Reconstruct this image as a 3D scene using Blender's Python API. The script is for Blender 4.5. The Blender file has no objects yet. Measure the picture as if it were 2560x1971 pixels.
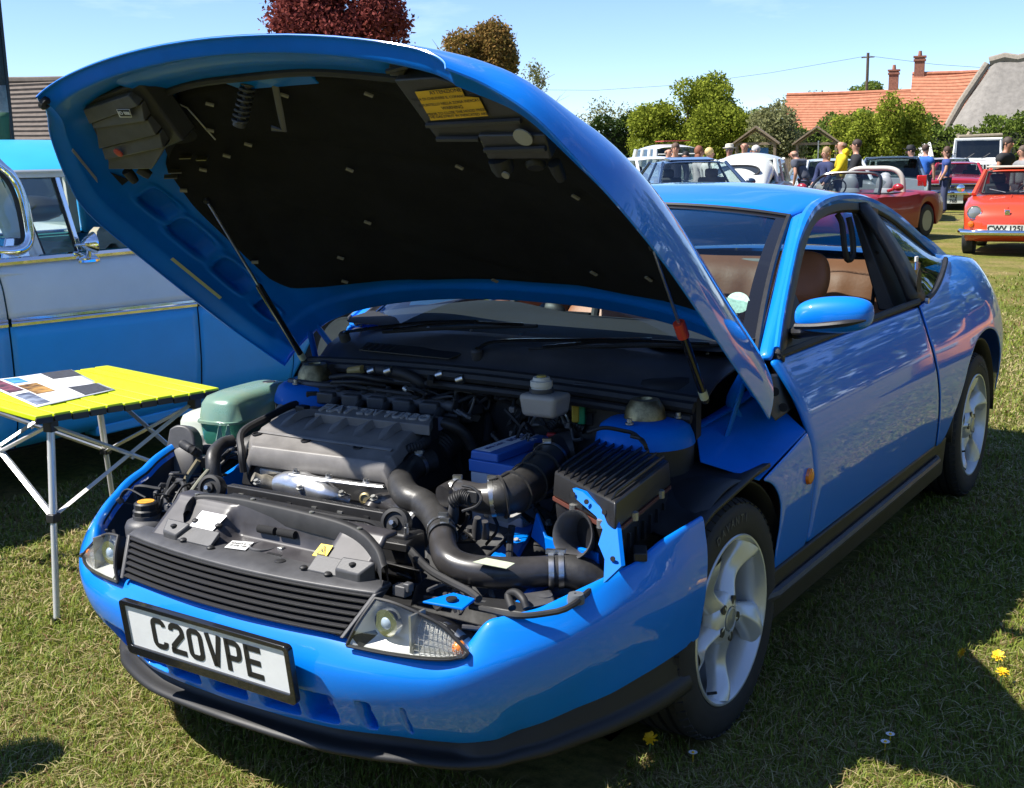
import bpy, bmesh, math, random
import numpy as np
from mathutils import Vector, Matrix, noise

random.seed(11)
rng = np.random.default_rng(5)
scene = bpy.context.scene
COL = scene.collection
R = math.radians

# ------------------------------------------------------------------ camera
cam_data = bpy.data.cameras.new('camera')
cam = bpy.data.objects.new('camera', cam_data)
COL.objects.link(cam)
scene.camera = cam
yaw, pitch, roll = .592, -.196, .019
cam_rot = Matrix.Rotation(yaw, 4, 'Z') @ Matrix.Rotation(pitch, 4, 'X') @ Matrix.Rotation(roll, 4, 'Y') @ Matrix.Rotation(R(90), 4, 'X')
cam.matrix_world = Matrix.Translation((1.974, -2.66, 1.459)) @ cam_rot
cam_data.sensor_width = 36
cam_data.lens = 41.99
cam_data.clip_start = .05
cam_data.clip_end = 2000

# ------------------------------------------------------------------ light
SUN_DIR = Vector((.54, .505, -1.0)).normalized()        # the way the light travels
sun_el = math.asin(-SUN_DIR.z)
sun_az = math.atan2(-SUN_DIR.x, -SUN_DIR.y)
world = bpy.data.worlds.new('World')
scene.world = world
world.use_nodes = True
wn, wl = world.node_tree.nodes, world.node_tree.links
wn.clear()
w_out = wn.new('ShaderNodeOutputWorld')
w_bg = wn.new('ShaderNodeBackground')
w_sky = wn.new('ShaderNodeTexSky')
w_sky.sky_type = 'NISHITA'
w_sky.sun_disc = False
w_sky.sun_elevation = sun_el
w_sky.sun_rotation = sun_az
w_sky.air_density = 1.0
w_sky.dust_density = .0
w_sky.altitude = 2600
w_sky.ozone_density = 2.5
w_bg.inputs['Strength'].default_value = .12
# thin scattered cloud wisps, part of the sky itself
w_tc = wn.new('ShaderNodeTexCoord')
w_map = wn.new('ShaderNodeMapping')
w_map.inputs['Scale'].default_value = (1.0, 1.0, 4.5)
w_noise = wn.new('ShaderNodeTexNoise')
w_noise.inputs['Scale'].default_value = 4.2
w_noise.inputs['Detail'].default_value = 6
w_noise.inputs['Roughness'].default_value = .6
w_ramp = wn.new('ShaderNodeValToRGB')
w_ramp.color_ramp.elements[0].position = .55
w_ramp.color_ramp.elements[0].color = (0, 0, 0, 1)
w_ramp.color_ramp.elements[1].position = .86
w_ramp.color_ramp.elements[1].color = (.30, .30, .30, 1)
w_mix = wn.new('ShaderNodeMix')
w_mix.data_type = 'RGBA'
w_mix.inputs['B'].default_value = (8.2, 8.6, 9.2, 1)
wl.new(w_tc.outputs['Generated'], w_map.inputs['Vector'])
wl.new(w_map.outputs['Vector'], w_noise.inputs['Vector'])
wl.new(w_noise.outputs['Fac'], w_ramp.inputs['Fac'])
wl.new(w_ramp.outputs['Color'], w_mix.inputs['Factor'])
w_tint = wn.new('ShaderNodeMix'); w_tint.data_type = 'RGBA'; w_tint.blend_type = 'MULTIPLY'; w_tint.inputs['Factor'].default_value = 1
w_tint.inputs['B'].default_value = (.72, .765, .90, 1)
wl.new(w_sky.outputs['Color'], w_tint.inputs['A'])
wl.new(w_tint.outputs['Result'], w_mix.inputs['A'])
wl.new(w_mix.outputs['Result'], w_bg.inputs['Color'])
wl.new(w_bg.outputs['Background'], w_out.inputs['Surface'])

sun_data = bpy.data.lights.new('sun', 'SUN')
sun_data.energy = 5.0
sun_data.angle = R(.55)
sun_data.color = (1.0, .955, .88)
sun = bpy.data.objects.new('sun', sun_data)
COL.objects.link(sun)
sun.rotation_euler = SUN_DIR.to_track_quat('-Z', 'Y').to_euler()

scene.view_settings.view_transform = 'Standard'
scene.view_settings.look = 'None'
scene.view_settings.exposure = 1.0
scene.view_settings.gamma = 1.0
scene.cycles.max_bounces = 10
scene.cycles.transparent_max_bounces = 24
scene.cycles.use_denoising = True

# ------------------------------------------------------------------ helpers
def lerp(a, b, t):
    return a + (b - a) * t

def cr(P, t):
    """Catmull-Rom through P, t in 0..1"""
    n = len(P) - 1
    t = max(0., min(1., t)) * n
    i = min(int(t), n - 1)
    f = t - i
    p1, p2 = P[i], P[i + 1]
    p0 = P[i - 1] if i > 0 else tuple(2 * a - b for a, b in zip(p1, p2))
    p3 = P[i + 2] if i + 2 <= n else tuple(2 * b - a for a, b in zip(p1, p2))
    return tuple(.5 * (2 * b + (c - a) * f + (2 * a - 5 * b + 4 * c - d) * f * f + (3 * b - a - 3 * c + d) * f ** 3)
                 for a, b, c, d in zip(p0, p1, p2, p3))

def crn(P, n):
    return [cr(P, i / (n - 1)) for i in range(n)]

def interp(T, x):
    """piecewise linear table [(x, y)...]"""
    if x <= T[0][0]: return T[0][1]
    for (a, b), (c, d) in zip(T, T[1:]):
        if x <= c: return b + (d - b) * (x - a) / (c - a)
    return T[-1][1]

def smooth_tab(T, lo, hi, n=241, it=14):
    xs = [lo + (hi - lo) * i / (n - 1) for i in range(n)]
    ys = [interp(T, x) for x in xs]
    for _ in range(it):
        ys = [ys[0]] + [(ys[i - 1] + 2 * ys[i] + ys[i + 1]) / 4 for i in range(1, n - 1)] + [ys[-1]]
    return list(zip(xs, ys))

MATS = {}
def mat(name, col=(.5, .5, .5), rough=.5, metal=0., coat=0., var=0., vscale=8., bump=0., bscale=60., spec=.5, col2=None, coat_rough=.03, emit=None, alpha=None, trans=0., speck=0.):
    if name in MATS: return MATS[name]
    m = bpy.data.materials.new(name)
    m.use_nodes = True
    nt = m.node_tree
    b = nt.nodes['Principled BSDF']
    b.inputs['Base Color'].default_value = (*col, 1)
    b.inputs['Roughness'].default_value = rough
    b.inputs['Metallic'].default_value = metal
    b.inputs['Coat Weight'].default_value = coat
    b.inputs['Coat Roughness'].default_value = coat_rough
    b.inputs['Specular IOR Level'].default_value = spec
    if trans: b.inputs['Transmission Weight'].default_value = trans
    if emit:
        b.inputs['Emission Color'].default_value = (*emit[0], 1)
        b.inputs['Emission Strength'].default_value = emit[1]
    tc = None
    def coords():
        nonlocal tc
        if tc is None: tc = nt.nodes.new('ShaderNodeTexCoord')
        return tc.outputs['Object']
    if var or col2:
        n = nt.nodes.new('ShaderNodeTexNoise')
        n.inputs['Scale'].default_value = vscale
        n.inputs['Detail'].default_value = 6
        n.inputs['Roughness'].default_value = .65
        nt.links.new(coords(), n.inputs['Vector'])
        rp = nt.nodes.new('ShaderNodeValToRGB')
        c2 = col2 or tuple(min(1, c * (1 + var)) for c in col)
        c1 = col if col2 else tuple(c * (1 - var) for c in col)
        rp.color_ramp.elements[0].position = .36
        rp.color_ramp.elements[1].position = .66
        rp.color_ramp.elements[0].color = (*c1, 1)
        rp.color_ramp.elements[1].color = (*c2, 1)
        nt.links.new(n.outputs['Fac'], rp.inputs['Fac'])
        nt.links.new(rp.outputs['Color'], b.inputs['Base Color'])
        rr = nt.nodes.new('ShaderNodeMapRange')
        rr.inputs['To Min'].default_value = max(0, rough - .07)
        rr.inputs['To Max'].default_value = min(1, rough + .09)
        nt.links.new(n.outputs['Fac'], rr.inputs['Value'])
        nt.links.new(rr.outputs['Result'], b.inputs['Roughness'])
    if bump:
        n2 = nt.nodes.new('ShaderNodeTexNoise')
        n2.inputs['Scale'].default_value = bscale
        n2.inputs['Detail'].default_value = 5
        nt.links.new(coords(), n2.inputs['Vector'])
        bp = nt.nodes.new('ShaderNodeBump')
        bp.inputs['Strength'].default_value = bump
        bp.inputs['Distance'].default_value = .01
        nt.links.new(n2.outputs['Fac'], bp.inputs['Height'])
        nt.links.new(bp.outputs['Normal'], b.inputs['Normal'])
    MATS[name] = m
    return m

def glass_mat(name, tint=(.8, .87, .86), refl=1.0):
    if name in MATS: return MATS[name]
    m = bpy.data.materials.new(name)
    m.use_nodes = True
    nt = m.node_tree
    nt.nodes.clear()
    o = nt.nodes.new('ShaderNodeOutputMaterial')
    t = nt.nodes.new('ShaderNodeBsdfTransparent')
    t.inputs['Color'].default_value = (*tint, 1)
    g = nt.nodes.new('ShaderNodeBsdfGlossy')
    g.inputs['Roughness'].default_value = .0
    g.inputs['Color'].default_value = (refl, refl, refl, 1)
    lw = nt.nodes.new('ShaderNodeLayerWeight')
    lw.inputs['Blend'].default_value = .5
    pw = nt.nodes.new('ShaderNodeMath'); pw.operation = 'POWER'; pw.inputs[1].default_value = 4.5
    f = nt.nodes.new('ShaderNodeMapRange'); f.inputs['To Min'].default_value = .05; f.inputs['To Max'].default_value = .95
    nt.links.new(lw.outputs['Facing'], pw.inputs[0]); nt.links.new(pw.outputs['Value'], f.inputs['Value'])
    mx = nt.nodes.new('ShaderNodeMixShader')
    nt.links.new(f.outputs['Result'], mx.inputs['Fac'])
    nt.links.new(t.outputs['BSDF'], mx.inputs[1])
    nt.links.new(g.outputs['BSDF'], mx.inputs[2])
    nt.links.new(mx.outputs['Shader'], o.inputs['Surface'])
    MATS[name] = m
    return m

def link(o, parent=None):
    COL.objects.link(o)
    if parent is not None: o.parent = parent
    return o

def empty(name, loc=(0, 0, 0), rz=0., parent=None):
    o = bpy.data.objects.new(name, None)
    o.empty_display_size = .1
    link(o, parent)
    o.location = loc
    o.rotation_euler = (0, 0, rz)
    return o

def tag(o, label=None, cat=None, group=None, kind=None):
    if label: o['label'] = label
    if cat: o['category'] = cat
    if group: o['group'] = group
    if kind: o['kind'] = kind
    return o

def mesh(name, V, F, m, parent=None, sharp=40, sub=0, bev=0., solid=0., solid_off=-1., loc=None, rot=None, mi=None, seg=2):
    me = bpy.data.meshes.new(name)
    me.from_pydata([tuple(v) for v in V], [], [tuple(f) for f in F])
    ms = m if isinstance(m, (list, tuple)) else [m]
    for k in ms: me.materials.append(k)
    if mi is not None: me.polygons.foreach_set('material_index', mi)
    me.polygons.foreach_set('use_smooth', [True] * len(me.polygons))
    me.update()
    if sharp < 179: me.set_sharp_from_angle(angle=R(sharp))
    o = bpy.data.objects.new(name, me)
    link(o, parent)
    if loc is not None: o.location = loc
    if rot is not None: o.rotation_euler = rot
    if solid:
        s = o.modifiers.new('solid', 'SOLIDIFY'); s.thickness = solid; s.offset = solid_off
    if bev:
        s = o.modifiers.new('bevel', 'BEVEL'); s.width = bev; s.segments = seg; s.limit_method = 'ANGLE'; s.angle_limit = R(35)
    if sub:
        s = o.modifiers.new('sub', 'SUBSURF'); s.levels = sub; s.render_levels = sub
    return o

def grid(name, G, m, parent=None, closeu=False, closev=False, flip=False, caps=False, **k):
    """G: rows of points -> one quad sheet"""
    nr, nc = len(G), len(G[0])
    V = [p for r in G for p in r]
    F = []
    for i in range(nr if closev else nr - 1):
        for j in range(nc if closeu else nc - 1):
            a, b = i * nc + j, i * nc + (j + 1) % nc
            c, d = ((i + 1) % nr) * nc + (j + 1) % nc, ((i + 1) % nr) * nc + j
            F.append((a, d, c, b) if flip else (a, b, c, d))
    if caps:
        F.append(tuple(range(nc - 1, -1, -1)) if not flip else tuple(range(nc)))
        q = [(nr - 1) * nc + j for j in range(nc)]
        F.append(tuple(q) if not flip else tuple(q[::-1]))
    return mesh(name, V, F, m, parent, **k)

class MB:
    """collects boxes, tubes, prisms that belong to ONE part"""
    def __init__(s): s.V, s.F, s.M = [], [], []
    def add(s, V, F, mi=0):
        n = len(s.V)
        s.V += [tuple(v) for v in V]
        s.F += [tuple(i + n for i in f) for f in F]
        s.M += [mi] * len(F)
        return s
    def box(s, c, d, rot=None, mi=0):
        x, y, z = d[0] / 2, d[1] / 2, d[2] / 2
        P = [Vector(q) for q in ((-x, -y, -z), (x, -y, -z), (x, y, -z), (-x, y, -z), (-x, -y, z), (x, -y, z), (x, y, z), (-x, y, z))]
        if rot is not None: P = [rot @ q for q in P]
        P = [q + Vector(c) for q in P]
        return s.add(P, [(0, 3, 2, 1), (4, 5, 6, 7), (0, 1, 5, 4), (1, 2, 6, 5), (2, 3, 7, 6), (3, 0, 4, 7)], mi)
    def hexa(s, P, mi=0):
        """8 corners: 4 bottom ccw, 4 top ccw"""
        return s.add(P, [(0, 3, 2, 1), (4, 5, 6, 7), (0, 1, 5, 4), (1, 2, 6, 5), (2, 3, 7, 6), (3, 0, 4, 7)], mi)
    def tube(s, path, r, n=12, caps=True, mi=0, flat=1.0):
        P = [Vector(p) for p in path]
        rs = r if isinstance(r, (list, tuple)) else [r] * len(P)
        rings = []
        up = None
        for i, p in enumerate(P):
            t = (P[min(i + 1, len(P) - 1)] - P[max(i - 1, 0)]).normalized()
            if up is None:
                up = Vector((0, 0, 1)) if abs(t.z) < .9 else Vector((1, 0, 0))
            up = (up - t * up.dot(t)).normalized()
            sd = t.cross(up)
            rings.append([p + (sd * math.cos(a) + up * math.sin(a) * flat) * rs[i] for a in [2 * math.pi * k / n for k in range(n)]])
        V = [q for rr in rings for q in rr]
        F = []
        for i in range(len(P) - 1):
            for k in range(n):
                a, b = i * n + k, i * n + (k + 1) % n
                F.append((a, b, b + n, a + n))
        if caps:
            F.append(tuple(range(n - 1, -1, -1)))
            F.append(tuple((len(P) - 1) * n + k for k in range(n)))
        return s.add(V, F, mi)
    def cyl(s, a, b, r, r2=None, n=20, mi=0):
        return s.tube([a, b], [r, r if r2 is None else r2], n, True, mi)
    def lathe(s, prof, c, axis=(0, 0, 1), n=28, mi=0, closed=False):
        """prof: (radius, height) along axis from c"""
        ax = Vector(axis).normalized()
        u = ax.orthogonal().normalized(); w = ax.cross(u)
        V = [Vector(c) + ax * h + (u * math.cos(a) + w * math.sin(a)) * r for r, h in prof for a in [2 * math.pi * k / n for k in range(n)]]
        F = []
        for i in range(len(prof) - 1):
            for k in range(n):
                a, b = i * n + k, i * n + (k + 1) % n
                F.append((a, b, b + n, a + n))
        if not closed:
            if prof[0][0] > 1e-5: F.append(tuple(range(n - 1, -1, -1)))
            if prof[-1][0] > 1e-5: F.append(tuple((len(prof) - 1) * n + k for k in range(n)))
        return s.add(V, F, mi)
    def prism(s, poly, off, mi=0):
        """poly: 3D outline, off: extrusion vector"""
        n = len(poly); off = Vector(off)
        V = [Vector(p) for p in poly] + [Vector(p) + off for p in poly]
        F = [tuple(range(n - 1, -1, -1)), tuple(range(n, 2 * n))] + [(i, (i + 1) % n, n + (i + 1) % n, n + i) for i in range(n)]
        return s.add(V, F, mi)
    def ball(s, c, r, n=12, mi=0, sc=(1, 1, 1)):
        V, F = [], []
        rows = n // 2 + 1
        for i in range(rows):
            a = math.pi * i / (rows - 1)
            for k in range(n):
                b = 2 * math.pi * k / n
                V.append((c[0] + r * sc[0] * math.sin(a) * math.cos(b), c[1] + r * sc[1] * math.sin(a) * math.sin(b), c[2] + r * sc[2] * math.cos(a)))
        for i in range(rows - 1):
            for k in range(n):
                a, b = i * n + k, i * n + (k + 1) % n
                F.append((a, a + n, b + n, b))
        return s.add(V, F, mi)
    def build(s, name, m, parent=None, **k):
        return mesh(name, s.V, s.F, m, parent, mi=s.M, **k)

def part_box(name, c, d, m, parent, bev=.004, rot=None, **k):
    return MB().box(c, d, rot).build(name, m, parent, bev=bev, **k)

def part_tube(name, path, r, m, parent, n=12, res=None, **k):
    P = crn([tuple(q) for q in path], res) if res else path
    rs = r
    if isinstance(r, (list, tuple)) and res:
        rs = [cr([(q,) for q in r], i / (res - 1))[0] for i in range(res)]
    return MB().tube(P, rs, n).build(name, m, parent, **k)

def copy_tree(o, parent=None):
    c = o.copy()
    link(c, parent)
    for ch in list(o.children): copy_tree(ch, c)
    return c

def text(name, s, size, m, parent, mw, align='CENTER', ext=.0006, sx=1., bold=0., spacing=1.):
    """flat print / raised lettering: a text curve turned into a mesh, placed with matrix mw (local x right, y up)"""
    cu = bpy.data.curves.new(name, 'FONT')
    cu.body = s; cu.size = size; cu.align_x = align; cu.align_y = 'CENTER'
    cu.extrude = ext; cu.offset = bold; cu.resolution_u = 3; cu.space_character = spacing
    o = bpy.data.objects.new(name + '_tmp', cu)
    me = bpy.data.meshes.new_from_object(o)
    bpy.data.objects.remove(o)
    me.materials.clear()
    me.materials.append(m)
    q = bpy.data.objects.new(name, me)
    link(q, parent)
    q.matrix_local = mw @ Matrix.Diagonal((sx, 1, 1, 1))
    return q

def frame(o, xdir, ydir):
    x = Vector(xdir).normalized(); y = Vector(ydir); y = (y - x * y.dot(x)).normalized(); z = x.cross(y)
    mw = Matrix((x, y, z)).transposed().to_4x4()
    mw.translation = Vector(o)
    return mw

# ------------------------------------------------------------------ shared materials
BLUE = mat('coupe_blue_paint', (.0, .185, .72), rough=.45, coat=1.0, spec=.2)
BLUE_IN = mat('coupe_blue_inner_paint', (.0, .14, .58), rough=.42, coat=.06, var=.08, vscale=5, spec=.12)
BLACK_PL = mat('black_textured_plastic', (.015, .015, .016), rough=.5, var=.25, vscale=9, bump=.05, bscale=300)
BLACK_GREY = mat('faded_black_plastic', (.055, .055, .058), rough=.48, var=.22, vscale=14, bump=.04, bscale=260)
BLACK_RUB = mat('black_rubber', (.016, .016, .017), rough=.6, var=.3, vscale=20)
RUBBER_HOSE = mat('dusty_rubber_hose', (.03, .029, .028), rough=.42, var=.35, vscale=14, bump=.06, bscale=120)
BLACK_GLOSS = mat('gloss_black_trim', (.012, .012, .013), rough=.16, coat=.5)
DARK = mat('dark_void', (.006, .006, .007), rough=.9)
FELT = mat('black_felt', (.015, .015, .0155), rough=.95, var=.2, vscale=6, bump=.35, bscale=420, spec=.1)
TYRE = mat('tyre_rubber', (.017, .017, .018), rough=.72, var=.25, vscale=12, bump=.05, bscale=200)
ALLOY = mat('silver_alloy', (.66, .68, .68), rough=.32, metal=.5, coat=.5, coat_rough=.12)
STEEL = mat('brushed_steel', (.55, .55, .54), rough=.32, metal=1., var=.12, vscale=30)
ZINC = mat('dull_zinc', (.42, .42, .40), rough=.45, metal=.9, var=.25, vscale=22)
CHROME = mat('chrome', (.82, .83, .85), rough=.06, metal=1.)
ALU = mat('cast_aluminium', (.45, .45, .44), rough=.5, metal=.8, var=.25, vscale=16, bump=.08, bscale=150)
WHITE_PR = mat('white_print', (.78, .78, .76), rough=.5)
BLACK_PR = mat('black_print', (.012, .012, .012), rough=.5)
TAN = mat('tan_leather', (.30, .115, .045), rough=.5, var=.12, vscale=5, bump=.08, bscale=70)
GLASS = glass_mat('window_glass', (.74, .83, .82))
GLASS_CLEAR = glass_mat('clear_lens', (.93, .94, .93))
GLASS_DARK = glass_mat('smoked_window_glass', (.34, .40, .39))

# ------------------------------------------------------------------ ground
def ground_material():
    m = bpy.data.materials.new('mown_turf')
    m.use_nodes = True
    nt = m.node_tree
    b = nt.nodes['Principled BSDF']
    b.inputs['Roughness'].default_value = .95
    b.inputs['Specular IOR Level'].default_value = .1
    tc = nt.nodes.new('ShaderNodeTexCoord')
    def noi(scale, det=6, ro=.6):
        n = nt.nodes.new('ShaderNodeTexNoise')
        n.inputs['Scale'].default_value = scale; n.inputs['Detail'].default_value = det; n.inputs['Roughness'].default_value = ro
        nt.links.new(tc.outputs['Object'], n.inputs['Vector'])
        return n
    def ramp(src, stops):
        r = nt.nodes.new('ShaderNodeValToRGB')
        while len(r.color_ramp.elements) < len(stops): r.color_ramp.elements.new(.5)
        for e, (p, c) in zip(r.color_ramp.elements, stops): e.position = p; e.color = (*c, 1)
        nt.links.new(src, r.inputs['Fac'])
        return r
    a = ramp(noi(.9, 5).outputs['Fac'], [(.34, (.15, .18, .03)), (.50, (.23, .22, .06)), (.66, (.33, .26, .11))])
    c = ramp(noi(22, 8, .75).outputs['Fac'], [(.3, (.35, .35, .3)), (.5, (.9, .92, .85)), (.7, (1.45, 1.38, 1.2))])
    mx = nt.nodes.new('ShaderNodeMix'); mx.data_type = 'RGBA'; mx.blend_type = 'MULTIPLY'; mx.inputs['Factor'].default_value = 1
    nt.links.new(a.outputs['Color'], mx.inputs['A']); nt.links.new(c.outputs['Color'], mx.inputs['B'])
    nt.links.new(mx.outputs['Result'], b.inputs['Base Color'])
    bp = nt.nodes.new('ShaderNodeBump'); bp.inputs['Strength'].default_value = .9; bp.inputs['Distance'].default_value = .05
    nt.links.new(noi(45, 8, .8).outputs['Fac'], bp.inputs['Height'])
    nt.links.new(bp.outputs['Normal'], b.inputs['Normal'])
    return m
TURF = ground_material()
CAMXY = Vector((1.974, -2.66))
def gz(x, y):
    """the field falls gently to the right of the camera"""
    d = Vector((x, y)) - CAMXY
    lat = d.x * .830 + d.y * .558
    k = max(0., min(1., (d.length - 5) / 9)); k = k * k * (3 - 2 * k)
    lat = max(-60, min(60, lat))
    return -.019 * lat * k
def uneven(lo, hi, mid, n):
    a = [mid - (mid - lo) * (1 - i / n) ** 2.2 for i in range(n)]
    return a + [mid + (hi - mid) * (i / n) ** 2.2 for i in range(n + 1)]
gx_, gy_ = uneven(-900, 700, 0, 36), uneven(-300, 1400, 6, 36)
tag(grid('ground', [[(x, y, gz(x, y)) for x in gx_] for y in gy_], TURF, sharp=180), kind='structure')

# ================================================================== THE BLUE COUPE (front axle at the origin, nose towards -Y)
coupe = tag(empty('coupe_car'), 'bright blue two-door coupe with its bonnet raised over the engine bay, plate C20VPE', 'car')

WT = smooth_tab([(.0, .866), (.5, .866), (1.2, .868), (1.8, .874), (2.3, .886), (2.65, .886), (2.95, .862), (3.15, .80), (3.3, .68), (3.36, .55)], 0, 3.4, it=30)
IT = smooth_tab([(.15, .07), (.28, .04), (.38, .022), (.48, .008), (.57, 0), (.66, .003), (.74, .018), (.82, .046), (.88, .078), (.93, .112), (1.0, .175), (1.06, .26)], .15, 1.06, n=181, it=10)
def side_x(y, z):
    return interp(WT, y) - interp(IT, z)

def ruled(L, Rr, ns, nt, sgn, fx=side_x, off=0.):
    G = []
    for j in range(nt):
        a, b = cr(L, j / (nt - 1)), cr(Rr, j / (nt - 1))
        G.append([(sgn * (fx(lerp(a[0], b[0], i / (ns - 1)), lerp(a[1], b[1], i / (ns - 1))) + off), lerp(a[0], b[0], i / (ns - 1)), lerp(a[1], b[1], i / (ns - 1))) for i in range(ns)])
    return G

door_L = [(.535, .345), (.53, .45), (.52, .545), (.49, .66), (.455, .76), (.425, .84), (.405, .905)]
door_R = [(1.90, .345), (1.865, .45), (1.81, .58), (1.77, .70), (1.757, .77), (1.765, .83), (1.80, .895)]
fend_L = [(.285, .345), (.272, .41), (.272, .48), (.255, .55), (.20, .61), (.125, .64)]
fend_R = [(.529, .345), (.524, .45), (.514, .545), (.500, .61), (.484, .66), (.468, .70)]
quarter_B = [(1.906, .345), (2.055, .345), (2.09, .42), (2.135, .52), (2.20, .61), (2.30, .675), (2.43, .71), (2.58, .715), (2.72, .68), (2.82, .60), (2.875, .50), (2.90, .40), (3.02, .36), (3.18, .37), (3.30, .40)]
quarter_T = [(1.806, .895), (1.86, .90), (1.93, .905), (2.02, .915), (2.12, .93), (2.23, .952), (2.34, .975), (2.44, .995), (2.54, 1.01), (2.64, 1.01), (2.76, 1.0), (2.88, .985), (3.0, .965), (3.14, .935), (3.30, .89)]
quarter_M = None

for sgn in (1, -1):
    fl = sgn < 0
    f = grid('front_wing', ruled(fend_L, fend_R, 10, 14, sgn), BLUE, coupe, flip=fl, solid=.006, sub=1)
    d = grid('door', ruled(door_L, door_R, 30, 26, sgn), BLUE, coupe, flip=fl, solid=.02, sub=1)
    # rear quarter: ruled between the arch/sill line and the shoulder line, following the door cut at its front
    n = 61
    G = []
    for j in range(22):
        t = j / 21
        row = []
        for i in range(n):
            s = i / (n - 1)
            b, tp = cr(quarter_B, s), cr(quarter_T, s)
            y, z = lerp(b[0], tp[0], t), lerp(b[1], tp[1], t)
            k = max(0, 1 - s / .22) ** 1.5                                # blend to the door shut line
            dr = cr(door_R, t)
            y, z = lerp(y, dr[0] + .006, k), lerp(z, dr[1], k)
            row.append((sgn * side_x(y, z), y, z))
        G.append(row)
    q = grid('rear_quarter_panel', G, BLUE, coupe, flip=fl, solid=.006, sub=1)
    # black arch liners
    for yc, a0, a1 in ((0., 8, 128), (2.54, 0, 180)):
        GG = []
        for k in range(19):
            a = R(lerp(a0, a1, k / 18))
            rr = .348 if yc == 0 else .365
            GG.append([(sgn * x, yc + rr * math.cos(a), .305 + rr * math.sin(a)) for x in (.60, .68, .77, .838)])
        grid('wheel_arch_liner', GG, BLACK_PL, coupe, solid=.006)
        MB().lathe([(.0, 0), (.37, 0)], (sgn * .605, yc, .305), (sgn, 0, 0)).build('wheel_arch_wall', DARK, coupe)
    # sills: black band + grey skirt blade
    MB().hexa([(sgn * .70, .26, .20), (sgn * .835, .26, .20), (sgn * .835, 2.06, .20), (sgn * .70, 2.06, .20), (sgn * .70, .26, .352), (sgn * .846, .26, .352), (sgn * .846, 2.06, .352), (sgn * .70, 2.06, .352)]).build('sill', BLACK_PL, coupe, bev=.006)
    MB().tube([(sgn * .83, .23, .284), (sgn * .850, .27, .288), (sgn * .852, 1.0, .290), (sgn * .854, 1.90, .294), (sgn * .84, 1.93, .294)], .015, 8).build('skirt_blade', BLACK_GREY, coupe)

# under-tray and cabin floor so that no light leaks through
MB().box((0, 1.6, .23), (1.5, 3.2, .08)).box((0, -.36, .20), (1.1, .60, .04)).build('floor_pan', DARK, coupe)

# tail: closing surface across the back and the boot deck
G = []
for j in range(9):
    t = j / 8
    z = lerp(.40, .89, t)
    xe = side_x(3.30, z)
    G.append([(xe * math.sin(s * math.pi / 2), 3.30 + .13 * math.cos(s * math.pi / 2) * (1 - .25 * abs(t - .5)), z + .03 * t * math.cos(s * math.pi / 2)) for s in [i / 8 - 1 for i in range(17)]])
grid('rear_bumper', G, BLUE, coupe, sub=1)
G = []
for i in range(8):
    t = .53 + (1 - .53) * i / 7
    y, z = cr(quarter_T, t)
    xe = side_x(y, z)
    G.append([(xe * s, y + (.13 * (1 - s * s) if i == 7 else .02 * (1 - s * s)), z + .03 * (1 - s * s)) for s in [k / 6 - 1 for k in range(13)]])
grid('boot_lid', G, BLUE, coupe, flip=True, sub=1)

# ---- roof, pillars, glass
rail = [(.778, .412, .905), (.735, .56, 1.0), (.682, .76, 1.108), (.632, .96, 1.20), (.592, 1.16, 1.262), (.572, 1.38, 1.288), (.565, 1.62, 1.287), (.567, 1.85, 1.264), (.585, 2.08, 1.208), (.615, 2.31, 1.118), (.655, 2.53, 1.012)]
ws_side = [(.715, .40, .905), (.675, .56, .985), (.625, .76, 1.085), (.575, .96, 1.18), (.528, 1.13, 1.252)]
def ws_base(s): return (.72 * s, .25 + .155 * s * s, .952 - .045 * s * s)
def ws_top(s): return (.53 * s, 1.0 + .13 * s * s, 1.292 - .042 * abs(s) ** 2.4)
G = []
for j in range(13):
    t = j / 12
    row = []
    for i in range(25):
        s = i / 12 - 1
        a, b = Vector(ws_base(s)), Vector(ws_top(s))
        row.append(a.lerp(b, t) + Vector((0, -.10 * math.sin(math.pi * t) * .55, .10 * math.sin(math.pi * t) * .35)) * (1 - .5 * s * s))
    G.append(row)
WSG = G
grid('windscreen', G, GLASS, coupe, flip=True)
# black band round the screen
for sgn in (1, -1):
    e = [(sgn * abs(r[-1].x), r[-1].y, r[-1].z) for r in G]
    MB().tube([Vector(q) + Vector((sgn * .004, -.004, .002)) for q in e], .009, 6).build('windscreen_seal', BLACK_RUB, coupe)
    band = [[Vector((sgn * abs(r[-1].x), r[-1].y, r[-1].z)) + Vector((-sgn * .001, -.0025, .0025)), Vector((sgn * abs(lerp(r[-1].x, r[-2].x, .7)), lerp(r[-1].y, r[-2].y, .7), lerp(r[-1].z, r[-2].z, .7))) + Vector((0, -.0025, .0025))] for r in G]
    grid('windscreen_border', band, BLACK_GLOSS, coupe)
MB().tube([Vector(q) + Vector((0, -.006, .003)) for q in G[-1]], .008, 6).build('windscreen_seal', BLACK_RUB, coupe)
grid('windscreen_border', [[q + Vector((0, -.0025, .0025)) for q in G[-1]], [q + Vector((0, -.0025, .0025)) for q in [a.lerp(b, .5) for a, b in zip(G[-1], G[-2])]]], BLACK_GLOSS, coupe)

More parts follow.
